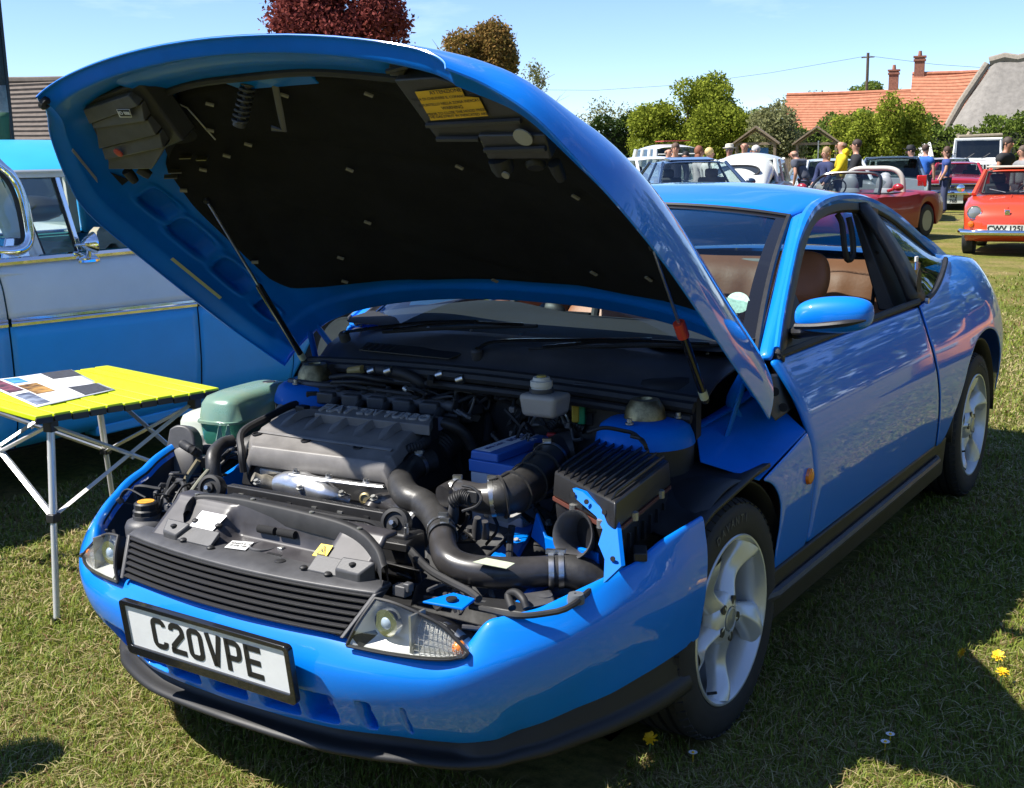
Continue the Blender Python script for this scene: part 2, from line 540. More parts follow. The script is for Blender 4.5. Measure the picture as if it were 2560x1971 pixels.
for sgn in (1, -1):          # A pillar skin between the screen and the door frame
    G = []
    for k in range(13):
        t = k / 12
        a = Vector(cr(ws_side, t)); b = Vector(cr(rail, t * .42))
        a.x *= sgn; b.x *= sgn
        m_ = a.lerp(b, .5) + Vector((sgn * .012, -.006, .012))
        G.append([a, m_, b])
    grid('windscreen_pillar', G, BLUE, coupe, sub=2, solid=.03, flip=sgn < 0)
roofz = smooth_tab([(1.0, 1.297), (1.15, 1.325), (1.35, 1.347), (1.6, 1.352), (1.85, 1.338), (2.05, 1.298), (2.2, 1.25)], .95, 2.25, it=20)
def rail_at(y):
    lo, hi = 0., 1.
    for _ in range(30):
        md = (lo + hi) / 2
        if cr(rail, md)[1] < y: lo = md
        else: hi = md
    return cr(rail, lo)
G = []
for j in range(24):
    t = j / 23
    row = []
    for i in range(29):
        s = i / 14 - 1
        y0 = 1.0 + .13 * s * s
        y = lerp(y0 + .008, 2.10, t)
        rx, _, rz = rail_at(y)
        ww = lerp(.53, rx, min(1, t * 3.2)) if t < .32 else rx
        zc = interp(roofz, y)
        zz = rz + .012 if t > .3 else lerp(1.252, rz + .012, min(1, t * 3.2))
        row.append((ww * s, y, zz + (zc - zz) * (1 - abs(s) ** 2.6)))
    G.append(row)
grid('roof', G, BLUE, coupe, sub=1, solid=.02)
grid('headlining', [[(q[0] * .97, q[1] + .01, q[2] - .035) for q in r] for r in G[1:]], mat('headlining_cloth', (.30, .28, .25), rough=.9), coupe)
# roof edge strip that turns down to the door frame, and C pillar rail
for sgn in (1, -1):
    MB().tube([(sgn * q[0], q[1], q[2] + .003) for q in [cr(rail, .02 + .96 * k / 30) for k in range(31)]], [.010] * 9 + [.013, .017] + [.02] * 20, 8).build('roof_rail', BLUE, coupe)
# rear screen
G = []
for j in range(7):
    t = j / 6
    row = []
    for i in range(15):
        s = i / 7 - 1
        y = lerp(2.09, 2.80, t)
        rr = rail_at(min(y, 2.5))
        row.append((rr[0] * s * .99, y - .06 * s * s * t, lerp(lerp(1.285, 1.205, s * s), lerp(1.03, 1.005, s * s), t) + .05 * math.sin(math.pi * t) * (1 - s * s)))
    G.append(row)
grid('rear_window', G, GLASS_DARK, coupe)

# ---- left / right side glass area
belt = lambda y: (side_x(y, .905) , y, .905)
qbot = [(1.82, .905), (2.0, .913), (2.2, .948), (2.36, .98), (2.50, 1.008)]
for sgn in (1, -1):
    # quarter glass behind the door
    G = []
    for j in range(8):
        t = j / 7
        row = []
        for i in range(15):
            s = i / 14
            yb, zb = cr(qbot, lerp(.14, 1, s))
            xb = side_x(yb, zb) - .004
            tp = cr(rail, lerp(.715, .985, s))
            p_ = Vector((xb, yb, zb)).lerp(Vector((tp[0] - .006, tp[1], tp[2] - .016)), t)
            p_.x += .016 * math.sin(math.pi * t) * (1 - s)
            row.append((sgn * p_.x, p_.y, p_.z))
        G.append(row)
    grid('quarter_window', G, GLASS_DARK, coupe)
    MB().tube([(q[0] + sgn * .003, q[1], q[2]) for q in G[0]], .011, 6).tube([(q[0] + sgn * .004, q[1], q[2] + .004) for q in G[-1]], .012, 6).build('quarter_window_seal', BLACK_RUB, coupe)
    # black B pillar panel carrying the door handle
    G = []
    for j in range(11):
        t = j / 10
        a = Vector((side_x(1.705, .905) + .002, 1.705, .905)).lerp(Vector((.578, 1.70, 1.274)), t)
        b = Vector((side_x(1.875, .905) + .002, 1.875, .908)).lerp(Vector((.574, 1.86, 1.255)), t)
        bow = .02 * math.sin(math.pi * t)
        G.append([(sgn * (a.x + bow), a.y + .04 * (1 - t), a.z), (sgn * (lerp(a.x, b.x, .5) + bow + .004), lerp(a.y, b.y, .5) + .04 * (1 - t), a.z), (sgn * (b.x + bow), b.y + .04 * (1 - t), b.z)])
    bp = grid('door_pillar', G, BLACK_PL, coupe, solid=.02, flip=sgn < 0)
    hp = [(sgn * (side_x(1.83, .93) + .006), 1.83 + .03 * math.cos(a) + .01, .975 + .055 * math.sin(a)) for a in [R(k * 24) for k in range(15)]]
    MB().prism(hp, (sgn * .004, 0, 0)).build('door_handle', BLACK_RUB, bp, bev=.002)
    lk = MB(); lk.cyl((sgn * .79, 1.868, .905), (sgn * .802, 1.868, .905), .011); lk.build('door_lock', STEEL, bp)
    # door frame: wide black trim following the rail, then down the pillar
    P = [Vector((sgn * q[0], q[1], q[2])) for q in [cr(rail, .015 + .715 * k / 26) for k in range(27)]]
    Gf = []
    for k, q in enumerate(P):
        tdir = (P[min(k + 1, 26)] - P[max(k - 1, 0)]).normalized()
        nrm = Vector((sgn * .95, 0, .3)).normalized()
        inn = tdir.cross(nrm) * sgn
        if inn.z > 0 and k < 20: inn = -inn
        inn = Vector((sgn * .25, 0, 0)) * .0 + inn
        o_ = nrm * .006
        Gf.append([q + o_ - inn * .004, q + o_ * 1.6 + inn * .018, q + o_ + inn * .040, q - nrm * .012 + inn * .046])
    grid('door_window_frame', Gf, BLACK_GREY, coupe, solid=.008, sharp=60)
    # waist seal strip along the window sill
    MB().tube([(sgn * (side_x(y, .905) + .002), y, .91) for y in [.44 + 1.36 * k / 16 for k in range(17)]], .012, 6).build('waist_seal', BLACK_RUB, coupe)
    # mirror triangle at the front of the door window
    tri = [(sgn * (side_x(.43, .905) + .004), .435, .915), (sgn * (side_x(.72, .905) + .004), .74, .918), (sgn * .70, .74, 1.06), (sgn * .722, .62, 1.025)]
    MB().prism(tri, (-sgn * .012, 0, 0)).build('mirror_triangle', BLACK_PL, coupe, bev=.003)
    # mirror
    mm = MB()
    mm.tube(crn([(sgn * .775, .58, .955), (sgn * .81, .535, .962), (sgn * .86, .53, .972), (sgn * .92, .545, .98)], 9), [.028, .024, .021, .02, .02, .02, .02, .02, .018], 10, flat=.7)
    arm = mm.build('mirror_arm', BLACK_PL, coupe)
    GG = []
    for j in range(13):
        a = math.pi * j / 12
        sx, w_ = -math.cos(a), max(.001, math.sin(a)) ** .55
        row = []
        for k in range(18):
            b = 2 * math.pi * k / 18
            yy = (math.cos(b) * .055 if math.cos(b) < 0 else math.cos(b) * .03)
            zz = math.sin(b)
            zz = math.copysign(abs(zz) ** .8, zz)
            row.append((sgn * (.893 + sx * .103), .545 + yy * w_ + .02 * sx, 1.016 + zz * .053 * w_ + .006 * sx))
        GG.append(row)
    head = grid('mirror_housing', GG, BLUE, coupe, closeu=True, sub=1, flip=sgn < 0)
    MB().tube(crn([(sgn * .80, .50, .985), (sgn * .86, .492, .99), (sgn * .93, .497, 1.0), (sgn * .985, .53, 1.008)], 12), [.012] * 9 + [.010, .007, .003], 8, flat=.8).build('mirror_strip', BLACK_PL, head)
    gl = [(sgn * (.893 + .088 * math.cos(a)), .574, 1.018 + .042 * math.sin(a)) for a in [R(20 * k) for k in range(18)]]
    MB().prism(gl, (0, .004, 0)).build('mirror_glass', CHROME, head)
    # side repeater
    rp = MB(); rp.lathe([(.024, 0), (.022, .008), (.012, .013), (.002, .014)], (sgn * (side_x(.455, .575)), .455, .575), (sgn, 0, 0), 16)
    o_ = rp.build('side_repeater', mat('amber_lens', (.75, .16, .01), rough=.15, coat=1), coupe); 
# badge sticker on the pillar
MB().box((.757, 1.845, 1.045), (.004, .03, .045)).build('pillar_badge', mat('badge_blue', (.05, .2, .6), rough=.3), coupe)
MB().box((.7575, 1.838, 1.062), (.006, .03, .018)).build('pillar_badge_emblem', WHITE_PR, coupe)

# ------------------------------------------------------------------ front bumper, lip, plate, grille, lamps
plan = [(0, -.948), (.2, -.942), (.39, -.918), (.54, -.875), (.655, -.812), (.745, -.715), (.812, -.585), (.85, -.44), (.864, -.33), (.868, -.215)]
def plan_pt(s):
    """s in -1..1 -> plan point and outward normal"""
    a = abs(s)
    q = cr(plan, a); q2 = cr(plan, min(1, a + .01)); q1 = cr(plan, max(0, a - .01))
    t = Vector((q2[0] - q1[0], q2[1] - q1[1]))
    n = Vector((t.y, -t.x)).normalized()
    x = math.copysign(q[0], s)
    return Vector((x, q[1], 0)), Vector((math.copysign(n.x, s) if a > 0 else 0, n.y, 0)), q[0]
topz = [(0, .478), (.30, .474), (.40, .462), (.59, .456), (.615, .466), (.66, .528), (.70, .534), (.745, .540), (.80, .565), (.845, .592), (.868, .637)]
topi = [(0, .035), (.55, .035), (.66, .045), (.80, .045), (.86, .025), (.868, .012)]
crez = [(0, .425), (.46, .418), (.56, .418), (.66, .447), (.76, .482), (.82, .515), (.86, .545), (.868, .575)]
botz = [(0, .252), (.44, .242), (.6, .226), (.68, .232), (.76, .262), (.83, .300), (.868, .335)]
undr = [(0, .035), (.3, .05), (.45, .075), (.6, .10), (.72, .10), (.80, .07), (.85, .035), (.868, .02)]      # tuck-under of the lower edge
NS = 141
rows = []
for j in range(13):
    rows.append([])
for i in range(NS):
    s = i / (NS - 1) * 2 - 1
    q, n, ax = plan_pt(s)
    tz, ti, cz, bz = interp(topz, ax), interp(topi, ax), interp(crez, ax), interp(botz, ax)
    prof = [(-ti - .03, tz - .03), (-ti - .012, tz - .001), (-ti, tz), (lerp(-ti, -.004, .45), lerp(tz, cz, .42) + .004), (lerp(-ti, -.004, .85), lerp(tz, cz, .86) + .004), (-.001, cz - .006)]
    # seven rows from the crease down to the lower edge; two of them bound the intake slots
    ks, un = (.14, .28, .40, .52, .93, .97, 1.), interp(undr, ax)
    prof += [(.004 * math.sin(3.14 * k) - un * k ** 1.7, lerp(cz - .006, bz, k)) for k in ks]
    for j, (o_, z) in enumerate(prof):
        rows[j].append(q + n * o_ + Vector((0, 0, z)))
b_me = bmesh.new()
vv = [[b_me.verts.new(p_) for p_ in r] for r in rows]
faces = {}
for j in range(12):
    for i in range(NS - 1):
        faces[(j, i)] = b_me.faces.new((vv[j][i], vv[j + 1][i], vv[j + 1][i + 1], vv[j][i + 1]))
def scol(x):  # column index for lateral position x
    best = min(range(NS), key=lambda i: abs(rows[5][i].x - x))
    return best
slots = [(-.60, -.575), (-.545, -.505), (-.475, -.345), (-.335, -.205), (-.195, -.065), (-.055, .085), (.095, .225), (.235, .325), (.375, .425), (.475, .505)]
for a, b in slots:
    fs = [faces[(j, i)] for j in (8, 9) for i in range(scol(a), max(scol(a) + 1, scol(b)))]
    r = bmesh.ops.inset_region(b_me, faces=fs, thickness=.003, depth=0)
    cl = b_me.edges.layers.float.get('crease_edge') or b_me.edges.layers.float.new('crease_edge')
    fset = set(fs)
    for f_ in fs:
        for e_ in f_.edges:
            if sum(1 for q_ in e_.link_faces if q_ in fset) == 1: e_[cl] = .8
    r2 = bmesh.ops.extrude_face_region(b_me, geom=fs)
    nv = [g for g in r2['geom'] if isinstance(g, bmesh.types.BMVert)]
    bmesh.ops.delete(b_me, geom=fs, context='FACES_ONLY')
    for v in nv: v.co.y += .075
b_me.normal_update()
me = bpy.data.meshes.new('front_bumper')
b_me.to_mesh(me); b_me.free()
me.materials.append(BLUE)
me.polygons.foreach_set('use_smooth', [True] * len(me.polygons))
bumper = link(bpy.data.objects.new('front_bumper', me), coupe)
s_ = bumper.modifiers.new('sub', 'SUBSURF'); s_.levels = s_.render_levels = 1

# black lower band and lip
lipz = [(0, .200), (.47, .184), (.6, .170), (.68, .172), (.76, .186), (.82, .208), (.868, .222)]
Gl = []
for prof in ((-.035, 1, .0), (-.03, .55, 0.), (-.022, .36, 0), (.006, .34, 0), (.014, .16, 0), (.012, -.02, 0), (-.02, -.12, 0), (-.08, -.12, 0)):
    row = []
    for i in range(97):
        s = (i / 96 * 2 - 1) * .955
        q, n, ax = plan_pt(s)
        bz, lz = interp(botz, ax), interp(lipz, ax)
        side = max(0, min(1, (ax - .57) / .05))
        o_ = prof[0]
        if 0 <= o_: o_ = lerp(o_, o_ - .004, side)
        if prof[1] in (.55, .36): o_ = lerp(o_, -.010, side)
        if prof[1] == 1: o_ = lerp(o_, -.022, side)
        o_ -= interp(undr, ax) * .92
        row.append(q + n * o_ + Vector((0, 0, lerp(lz, bz, prof[1]))))
    Gl.append(row)
grid('front_lip', Gl, mat('lip_black', (.011, .011, .012), rough=.55, bump=.05, bscale=300), coupe, flip=True, sub=1, sharp=180)

# ---- number plate
plate = empty('number_plate', (0, -.962, .403), 0, coupe)
tilt = Matrix.Rotation(R(7), 3, 'X')
def pl(x, z, y=0.): return tilt @ Vector((x, y, z))
def rrect(w, h, r, n=5):
    P = []
    for cx, cz, a0 in ((w / 2 - r, h / 2 - r, 0), (-w / 2 + r, h / 2 - r, 90), (-w / 2 + r, -h / 2 + r, 180), (w / 2 - r, -h / 2 + r, 270)):
        for k in range(n): a = R(a0 + 90 * k / (n - 1)); P.append((cx + r * math.cos(a), cz + r * math.sin(a)))
    return P
fr = MB()
outer, inner = rrect(.542, .140, .012), rrect(.515, .105, .005)
outer = [(x, z - .006) for x, z in outer]
nO = len(outer)
V = [pl(x, z, 0) for x, z in outer] + [pl(x, z, -.016) for x, z in outer] + [pl(x, z, -.016) for x, z in inner] + [pl(x, z, -.006) for x, z in inner]
F = []
for a in range(3):
    for i in range(nO): F.append((a * nO + i, a * nO + (i + 1) % nO, (a + 1) * nO + (i + 1) % nO, (a + 1) * nO + i))
F.append(tuple(range(3 * nO, 4 * nO))); F.append(tuple(range(nO))[::-1])
mesh('plate_surround', V, F, BLACK_GLOSS, plate, bev=.0015)
MB().prism([pl(x, z, -.007) for x, z in rrect(.516, .105, .005)], tilt @ Vector((0, -.003, 0))).build('plate_face', mat('reflective_plate_white', (.72, .74, .74), rough=.35, coat=.6, var=.03, vscale=30), plate)
def stroke(name, pts, w, mw, m, parent, ext=.0008, closed=False):
    """ribbon letter: list of polylines in the xy plane"""
    mb = MB()
    for P in pts:
        P = [Vector((x, y)) for k_, (x, y) in enumerate(P) if k_ == 0 or math.dist(P[k_ - 1], (x, y)) > 1e-5]
        L, Q = [], []
        for i, p_ in enumerate(P):
            a = (p_ - P[i - 1]).normalized() if i > 0 else None
            b = (P[i + 1] - p_).normalized() if i < len(P) - 1 else None
            if a is None: a = b
            if b is None: b = a
            na, nb = Vector((-a.y, a.x)), Vector((-b.y, b.x))
            n = (na + nb).normalized(); k = 1 / max(.45, n.dot(na))
            L.append(p_ + n * w / 2 * k); Q.append(p_ - n * w / 2 * k)
        for i in range(len(P) - 1):
            c = [L[i], L[i + 1], Q[i + 1], Q[i]]
            mb.prism([(v.x, v.y, 0) for v in c][::-1], (0, 0, ext))
    o = mb.build(name, m, parent, sharp=30)
    o.matrix_local = mw
    return o
def arc(cx, cy, rx, ry, a0, a1, n=8): return [(cx + rx * math.cos(R(lerp(a0, a1, k / (n - 1)))), cy + ry * math.sin(R(lerp(a0, a1, k / (n - 1))))) for k in range(n)]
w, h, st = .05, .079, .0135
hx, hy = w / 2 - st / 2, h / 2 - st / 2
GLY = {
 'C': [[(hx, hy - .012)] + arc(hx - .012, hy - .012, .012, .012, 0, 90, 5) + arc(-hx + .012, hy - .012, .012, .012, 90, 180, 5) + arc(-hx + .012, -hy + .012, .012, .012, 180, 270, 5) + arc(hx - .012, -hy + .012, .012, .012, 270, 360, 5) + [(hx, -hy + .014)]],
 '2': [[(-hx, hy - .014)] + arc(-hx + .012, hy - .012, .012, .012, 180, 90, 5) + arc(hx - .012, hy - .012, .012, .012, 90, 0, 5) + [(hx, .012), (-hx + .002, -hy + .012), (-hx + .002, -hy)], [(-hx - st / 2, -hy), (hx + st / 2, -hy)]],
 '0': [arc(hx - .012, hy - .012, .012, .012, 0, 90, 5) + arc(-hx + .012, hy - .012, .012, .012, 90, 180, 5) + arc(-hx + .012, -hy + .012, .012, .012, 180, 270, 5) + arc(hx - .012, -hy + .012, .012, .012, 270, 360, 5) + [(hx, hy - .012)]],
 'V': [[(-hx - .001, h / 2), (-.0015, -h / 2)], [(hx + .001, h / 2), (.0015, -h / 2)]],
 'P': [[(-hx, -h / 2), (-hx, h / 2)], [(-hx, hy), (hx - .012, hy)] + arc(hx - .012, hy - .012, .012, .012, 90, 0, 5) + arc(hx - .012, -.002 + .008, .012, .012, 0, -90, 5) + [(-hx, -.006)]],
 'E': [[(-hx, -h / 2), (-hx, h / 2)], [(-hx, hy), (w / 2, hy)], [(-hx, 0), (w / 2 - .004, 0)], [(-hx, -hy), (w / 2, -hy)]],
}
xs = [-.1515, -.091, -.0305, .0305, .091, .1515]
for ch, x in zip('C20VPE', xs):
    o_ = pl(x + .003, -.001, -.0105)
    stroke('plate_letter', GLY[ch], st, frame(o_, (1, 0, 0), tilt @ Vector((0, 0, 1))), BLACK_PR, plate)

# ---- grille: seven curved ribs
grille = empty('grille', (0, -.9, .5), 0, coupe)
gx = .39
def grille_pt(s, t):
    x = s * lerp(.347, gx, max(0, min(1, t)))
    q = cr(plan, 0)
    y = -.945 + .16 * x * x / (.385 ** 2) * .22 + lerp(0, .055, t)
    return Vector((x, y + .012, lerp(.478, .562, t)))
for k in range(7):
    Gs = []
    for (dy, dz) in ((.03, .0022), (.004, .0032), (-.003, .0016), (-.003, -.001), (.004, -.003), (.03, -.003)):
        Gs.append([grille_pt(i / 20 - 1, (k + .35) / 7) + Vector((0, dy, dz)) - Vector((0, .9 * -1, .5)) * 0 for i in range(41)])
    o_ = grid('grille_slat', [[p_ - Vector((0, -.9, .5)) for p_ in r] for r in Gs], mat('grille_plastic', (.03, .03, .032), rough=.36), grille, caps=False, flip=True, sharp=50)
Gs = [[grille_pt(i / 20 - 1, t) + Vector((0, .03, 0)) - Vector((0, -.9, .5)) for i in range(41)] for t in (-.05, 1)]
grid('grille_backing', Gs, DARK, grille, flip=True)
for sg in (-1, 1):
    MB().hexa([grille_pt(sg, -.03) + Vector((0, -.004, 0)) - Vector((0, -.9, .5)), grille_pt(sg, -.03) + Vector((sg * .012, -.004, 0)) - Vector((0, -.9, .5)), grille_pt(sg, -.03) + Vector((sg * .012, .04, 0)) - Vector((0, -.9, .5)), grille_pt(sg, -.03) + Vector((0, .04, 0)) - Vector((0, -.9, .5)),
               grille_pt(sg, 1) + Vector((0, -.004, 0)) - Vector((0, -.9, .5)), grille_pt(sg, 1) + Vector((sg * .012, -.004, 0)) - Vector((0, -.9, .5)), grille_pt(sg, 1) + Vector((sg * .012, .04, 0)) - Vector((0, -.9, .5)), grille_pt(sg, 1) + Vector((0, .04, 0)) - Vector((0, -.9, .5))]).build('grille_end', BLACK_GREY, grille, bev=.003)
# top of grille: the flat black panel running back to the slam panel
Gt = []
for t in (0, .35, 1):
    Gt.append([(x_, lerp(grille_pt(x_ / gx, 1).y - .004, -.79, t), lerp(.563, .572, min(1, t * 2.5))) for x_ in [gx * (i / 12 - 1) * 1.02 for i in range(25)]])
grid('grille_top', Gt, BLACK_GREY, coupe, solid=.012, bev=.004)

# ---- front lamps beside the grille
def lamp(sg):
    root = empty('front_lamp', (sg * .5, -.86, .5), 0, coupe)
    o0 = Vector((sg * .5, -.86, .5))
    bot = [(.368, -.912, .463), (.44, -.897, .459), (.52, -.876, .457), (.575, -.852, .457), (.612, -.828, .462)]
    top = [(.412, -.866, .560), (.458, -.858, .555), (.51, -.842, .537), (.56, -.826, .512), (.616, -.822, .468)]
    def pt(s, t, d=0.):
        a, b = Vector(cr(bot, s)), Vector(cr(top, s))
        q = a.lerp(b, t) + Vector((0, -.010 * math.sin(math.pi * t) + d, 0))
        return Vector((sg * q.x, q.y, q.z)) - o0
    fl = sg < 0
    grid('lamp_lens', [[pt(i / 16, j / 8) for i in range(17)] for j in range(9)], GLASS_CLEAR, root, flip=not fl)
    rim = [pt(i / 16, 0) for i in range(17)] + [pt(1, j / 8) for j in range(1, 9)] + [pt(1 - i / 16, 1) for i in range(1, 17)] + [pt(0, 1 - j / 8) for j in range(1, 9)]
    MB().tube([q + Vector((0, .004, 0)) for q in rim], .0045, 6).build('lamp_rim', BLACK_RUB, root)
    body = [[pt(0, j / 6, .0) for j in range(7)], [pt(0, j / 6, .055) for j in range(7)]]
    refl = mat('lamp_reflector', (.60, .60, .57), rough=.35, metal=.35)
    # back: reflector wall, sides, divider
    grid('lamp_reflector', [[pt(i / 12, j / 6, .05 if 0 < i < 12 and 0 < j < 6 else .004) for i in range(13)] for j in range(7)], refl, root, sharp=180, flip=not fl)
    flut = mat('fluted_lens', (.42, .42, .40), rough=.3, trans=.5)
    if True:
        # fine grid on the indicator half: small prism ribs
        mb = MB()
        for i in range(11):
            s = lerp(.47, .93, i / 10)
            for a in range(6):
                t0, t1 = a / 6, (a + 1) / 6
                q0, q1 = pt(s, t0 * .94 + .03, .012), pt(s, t1 * .94 + .03, .012)
                mb.tube([q0, q1], .0009, 5, caps=False)
        for j in range(1, 7):
            mb.tube([pt(lerp(.47, .95, i / 8), j / 7, .013) for i in range(9)], .0007, 4, caps=False)
        mb.build('lamp_fluting', flut, root)
        grid('lamp_diffuser', [[pt(lerp(.46, .97, i / 8), lerp(.03, .95, j / 6), .02) for i in range(9)] for j in range(7)], mat('frosted_diffuser', (.62, .61, .57), rough=.35, trans=.5, bump=.3, bscale=260), root, sharp=180, flip=not fl)
    MB().box(tuple(pt(.46, .5, .03)), (.006, .05, .085)).build('lamp_divider', ZINC, root)
    c = pt(.22, .56, .03)
    MB().lathe([(.030, .012), (.031, -.004), (.024, -.006), (.022, .004), (.0, .010)], tuple(c), (0, -1, 0), 24).build('lamp_bowl', CHROME, root)
    MB().lathe([(.016, 0), (.015, .010), (.010, .016), (.001, .018)], tuple(c), (0, -1, 0), 20).build('lamp_projector', mat('projector_glass', (.35, .42, .48), rough=.08, coat=1), root)
    MB().ball(tuple(pt(.86, .38, .03)), .016, 12).build('indicator_bulb', mat('amber_bulb', (.9, .25, .03), rough=.3, coat=.5), root)
    # rear casing of the lamp
    grid('lamp_casing', [[pt(i / 8, j / 4, .075 if 0 < i < 8 and 0 < j < 4 else .008) for i in range(9)] for j in range(5)], BLACK_PL, root, sharp=180, flip=fl)
    return root
for sg in (1, -1):
    lamp(sg)
    # dark corner bracket between lamp and bumper, with adjuster
    br = MB()
    br.hexa([(sg * .62, -.80, .445), (sg * .65, -.77, .45), (sg * .65, -.70, .45), (sg * .60, -.72, .445), (sg * .622, -.795, .462), (sg * .645, -.765, .49), (sg * .64, -.70, .50), (sg * .60, -.72, .48)])
    br.build('lamp_bracket', BLACK_PL, coupe, bev=.004)
    br = MB(); br.tube([(sg * .57, -.775, .50), (sg * .635, -.74, .495)], .006, 8); br.box((sg * .635, -.74, .497), (.018, .018, .02))
    br.build('lamp_adjuster', BLACK_GREY, coupe)

# ------------------------------------------------------------------ wheels (built once facing +X, then copied)
def make_wheel(parent, name='wheel'):
    w = empty(name, (0, 0, 0), 0, parent)
    # tyre: outer face at x = .10, tread grooves
    ty = MB()
    prof = [(.214, -.085), (.218, -.095), (.245, -.102), (.272, -.101), (.292, -.094), (.3045, -.078)]
    for x in (-.05, -.018, .018, .05):
        prof += [(.3055, x - .006), (.298, x - .005), (.298, x + .005), (.3055, x + .006)]
    prof += [(.3045, .078), (.298, .087), (.292, .094), (.282, .0985), (.272, .101), (.256, .1025), (.245, .102), (.236, .1005), (.228, .1), (.218, .095), (.212, .088)]
    ty.lathe(prof, (0, 0, 0), (1, 0, 0), 72, closed=True)
    tyre = ty.build('tyre', TYRE, w, sharp=35)
    # shoulder blocks
    sb = MB()
    for k in range(60):
        a = 2 * math.pi * k / 60
        rot = Matrix.Rotation(a, 3, 'X')
        sb.box(rot @ Vector((.082, 0, .2985)), (.022, .019, .009), rot @ Matrix.Rotation(R(25), 3, 'Y'))
    sb.build('tread_blocks', TYRE, w)
    # rim barrel
    rm = MB()
    rm.lathe([(.216, .092), (.2185, .097), (.216, .1005), (.211, .100), (.205, .090), (.198, .070), (.193, .03), (.188, -.04), (.188, -.09), (.2, -.095), (.216, -.09)], (0, 0, 0), (1, 0, 0), 64, closed=True)
    rim = rm.build('rim', ALLOY, w, sharp=50)
    # five swept spokes
    for k in range(5):
        G = []
        a0 = 2 * math.pi * k / 5 - R(30)
        N = 15
        for i in range(N):
            t = i / (N - 1)
            r = lerp(.035, .2065, t)
            swirl = R(-16) * (t ** 1.5) + R(5)
            half = lerp(.031, .024, t / .5) if t < .5 else .024 + .034 * ((t - .5) / .5) ** 1.6
            xf = .083 - .020 * math.sin(math.pi * min(1, t * 1.05)) ** 2 + .012 * t
            row = []
            for (c, dx) in ((-1, -.04), (-1, -.014), (-.80, -.004), (-.35, .009), (-.2, .010), (.35, -.002), (.85, -.012), (1, -.020), (1, -.04)):
                ang = a0 + swirl + c * half / max(r, .04)
                row.append((xf + dx, -r * math.sin(ang), r * math.cos(ang)))
            G.append(row)
        grid('spoke', G, ALLOY, w, sharp=60, sub=1, flip=True)
    hb = MB(); hb.lathe([(.068, .045), (.068, .068), (.060, .082), (.045, .089), (.034, .091), (.033, .087), (.0, .087)], (0, 0, 0), (1, 0, 0), 40)
    hb.build('hub', ALLOY, w, sharp=50)
    cp = MB(); cp.lathe([(.031, .086), (.031, .0925), (.027, .0945), (.026, .0935), (.0, .0955)], (0, 0, 0), (1, 0, 0), 32)
    cp.build('centre_cap', mat('cap_grey', (.42, .44, .45), rough=.3, metal=.6), w, sharp=40)
    for k in range(5):
        a = 2 * math.pi * k / 5 + R(44)
        c = Vector((.0, -.049 * math.sin(a), .049 * math.cos(a)))
        MB().lathe([(.0125, .0905), (.0115, .083), (.0, .083)], tuple(c), (1, 0, 0), 16).lathe([(.0075, .083), (.0075, .088), (.0, .0885)], tuple(c), (1, 0, 0), 6).build('wheel_bolt', mat('bolt_dark', (.10, .10, .10), rough=.4, metal=.7), w)
    # disc and caliper
    MB().lathe([(.145, .015), (.145, -.012), (.0, -.012)], (0, 0, 0), (1, 0, 0), 40).lathe([(.08, .015), (.08, .03), (.0, .03)], (0, 0, 0), (1, 0, 0), 30).build('brake_disc', mat('disc_iron', (.16, .15, .14), rough=.4, metal=.8, var=.3), w)
    G = []
    for i in range(9):
        a = R(lerp(58, 118, i / 8))
        G.append([(x, -r * math.sin(a), r * math.cos(a)) for x, r in ((-.03, .10), (.042, .10), (.048, .115), (.048, .150), (.04, .165), (-.03, .165))])
    grid('brake_caliper', G, mat('caliper_grey', (.50, .50, .46), rough=.4), w, caps=True, sharp=40, bev=.004)
    mw = frame((.0486, -.133, .01), (0, .12, 1), (0, -1, .12))
    text('caliper_lettering', 'brembo', .030, BLACK_PR, w, mw @ Matrix.Rotation(0, 4, 'Z'), ext=.0004)
    # valve stem
    MB().cyl((.085, -.12, -.155), (.108, -.116, -.148), .004, n=8).build('valve_stem', BLACK_RUB, w)
    # raised lettering round the sidewall
    for kk, ch in enumerate('DAVANTI'):
        a = R(24 - kk * 6.2)
        c = Vector((.1032, -.259 * math.sin(a), .259 * math.cos(a)))
        upd = Vector((0, -math.sin(a), math.cos(a)))
        text('sidewall_letter', ch, .030, mat('sidewall_letter_rubber', (.07, .07, .07), rough=.6), w, frame(c, Vector((0, math.cos(a), math.sin(a))), upd), ext=.0006, bold=.0006)
    return w
wheel0 = make_wheel(coupe)
wheel0.location = (.745, 0, .305)
wheel0.rotation_euler = (0, 0, 0)
wl_ = copy_tree(wheel0, coupe); wl_.location = (.742, 2.54, .305); wl_.rotation_euler = (R(-28), 0, 0)
for y in (0, 2.54):
    wr_ = copy_tree(wheel0, coupe); wr_.location = (-.744, y, .305); wr_.rotation_euler = (R(50 + 40 * y), 0, R(180))

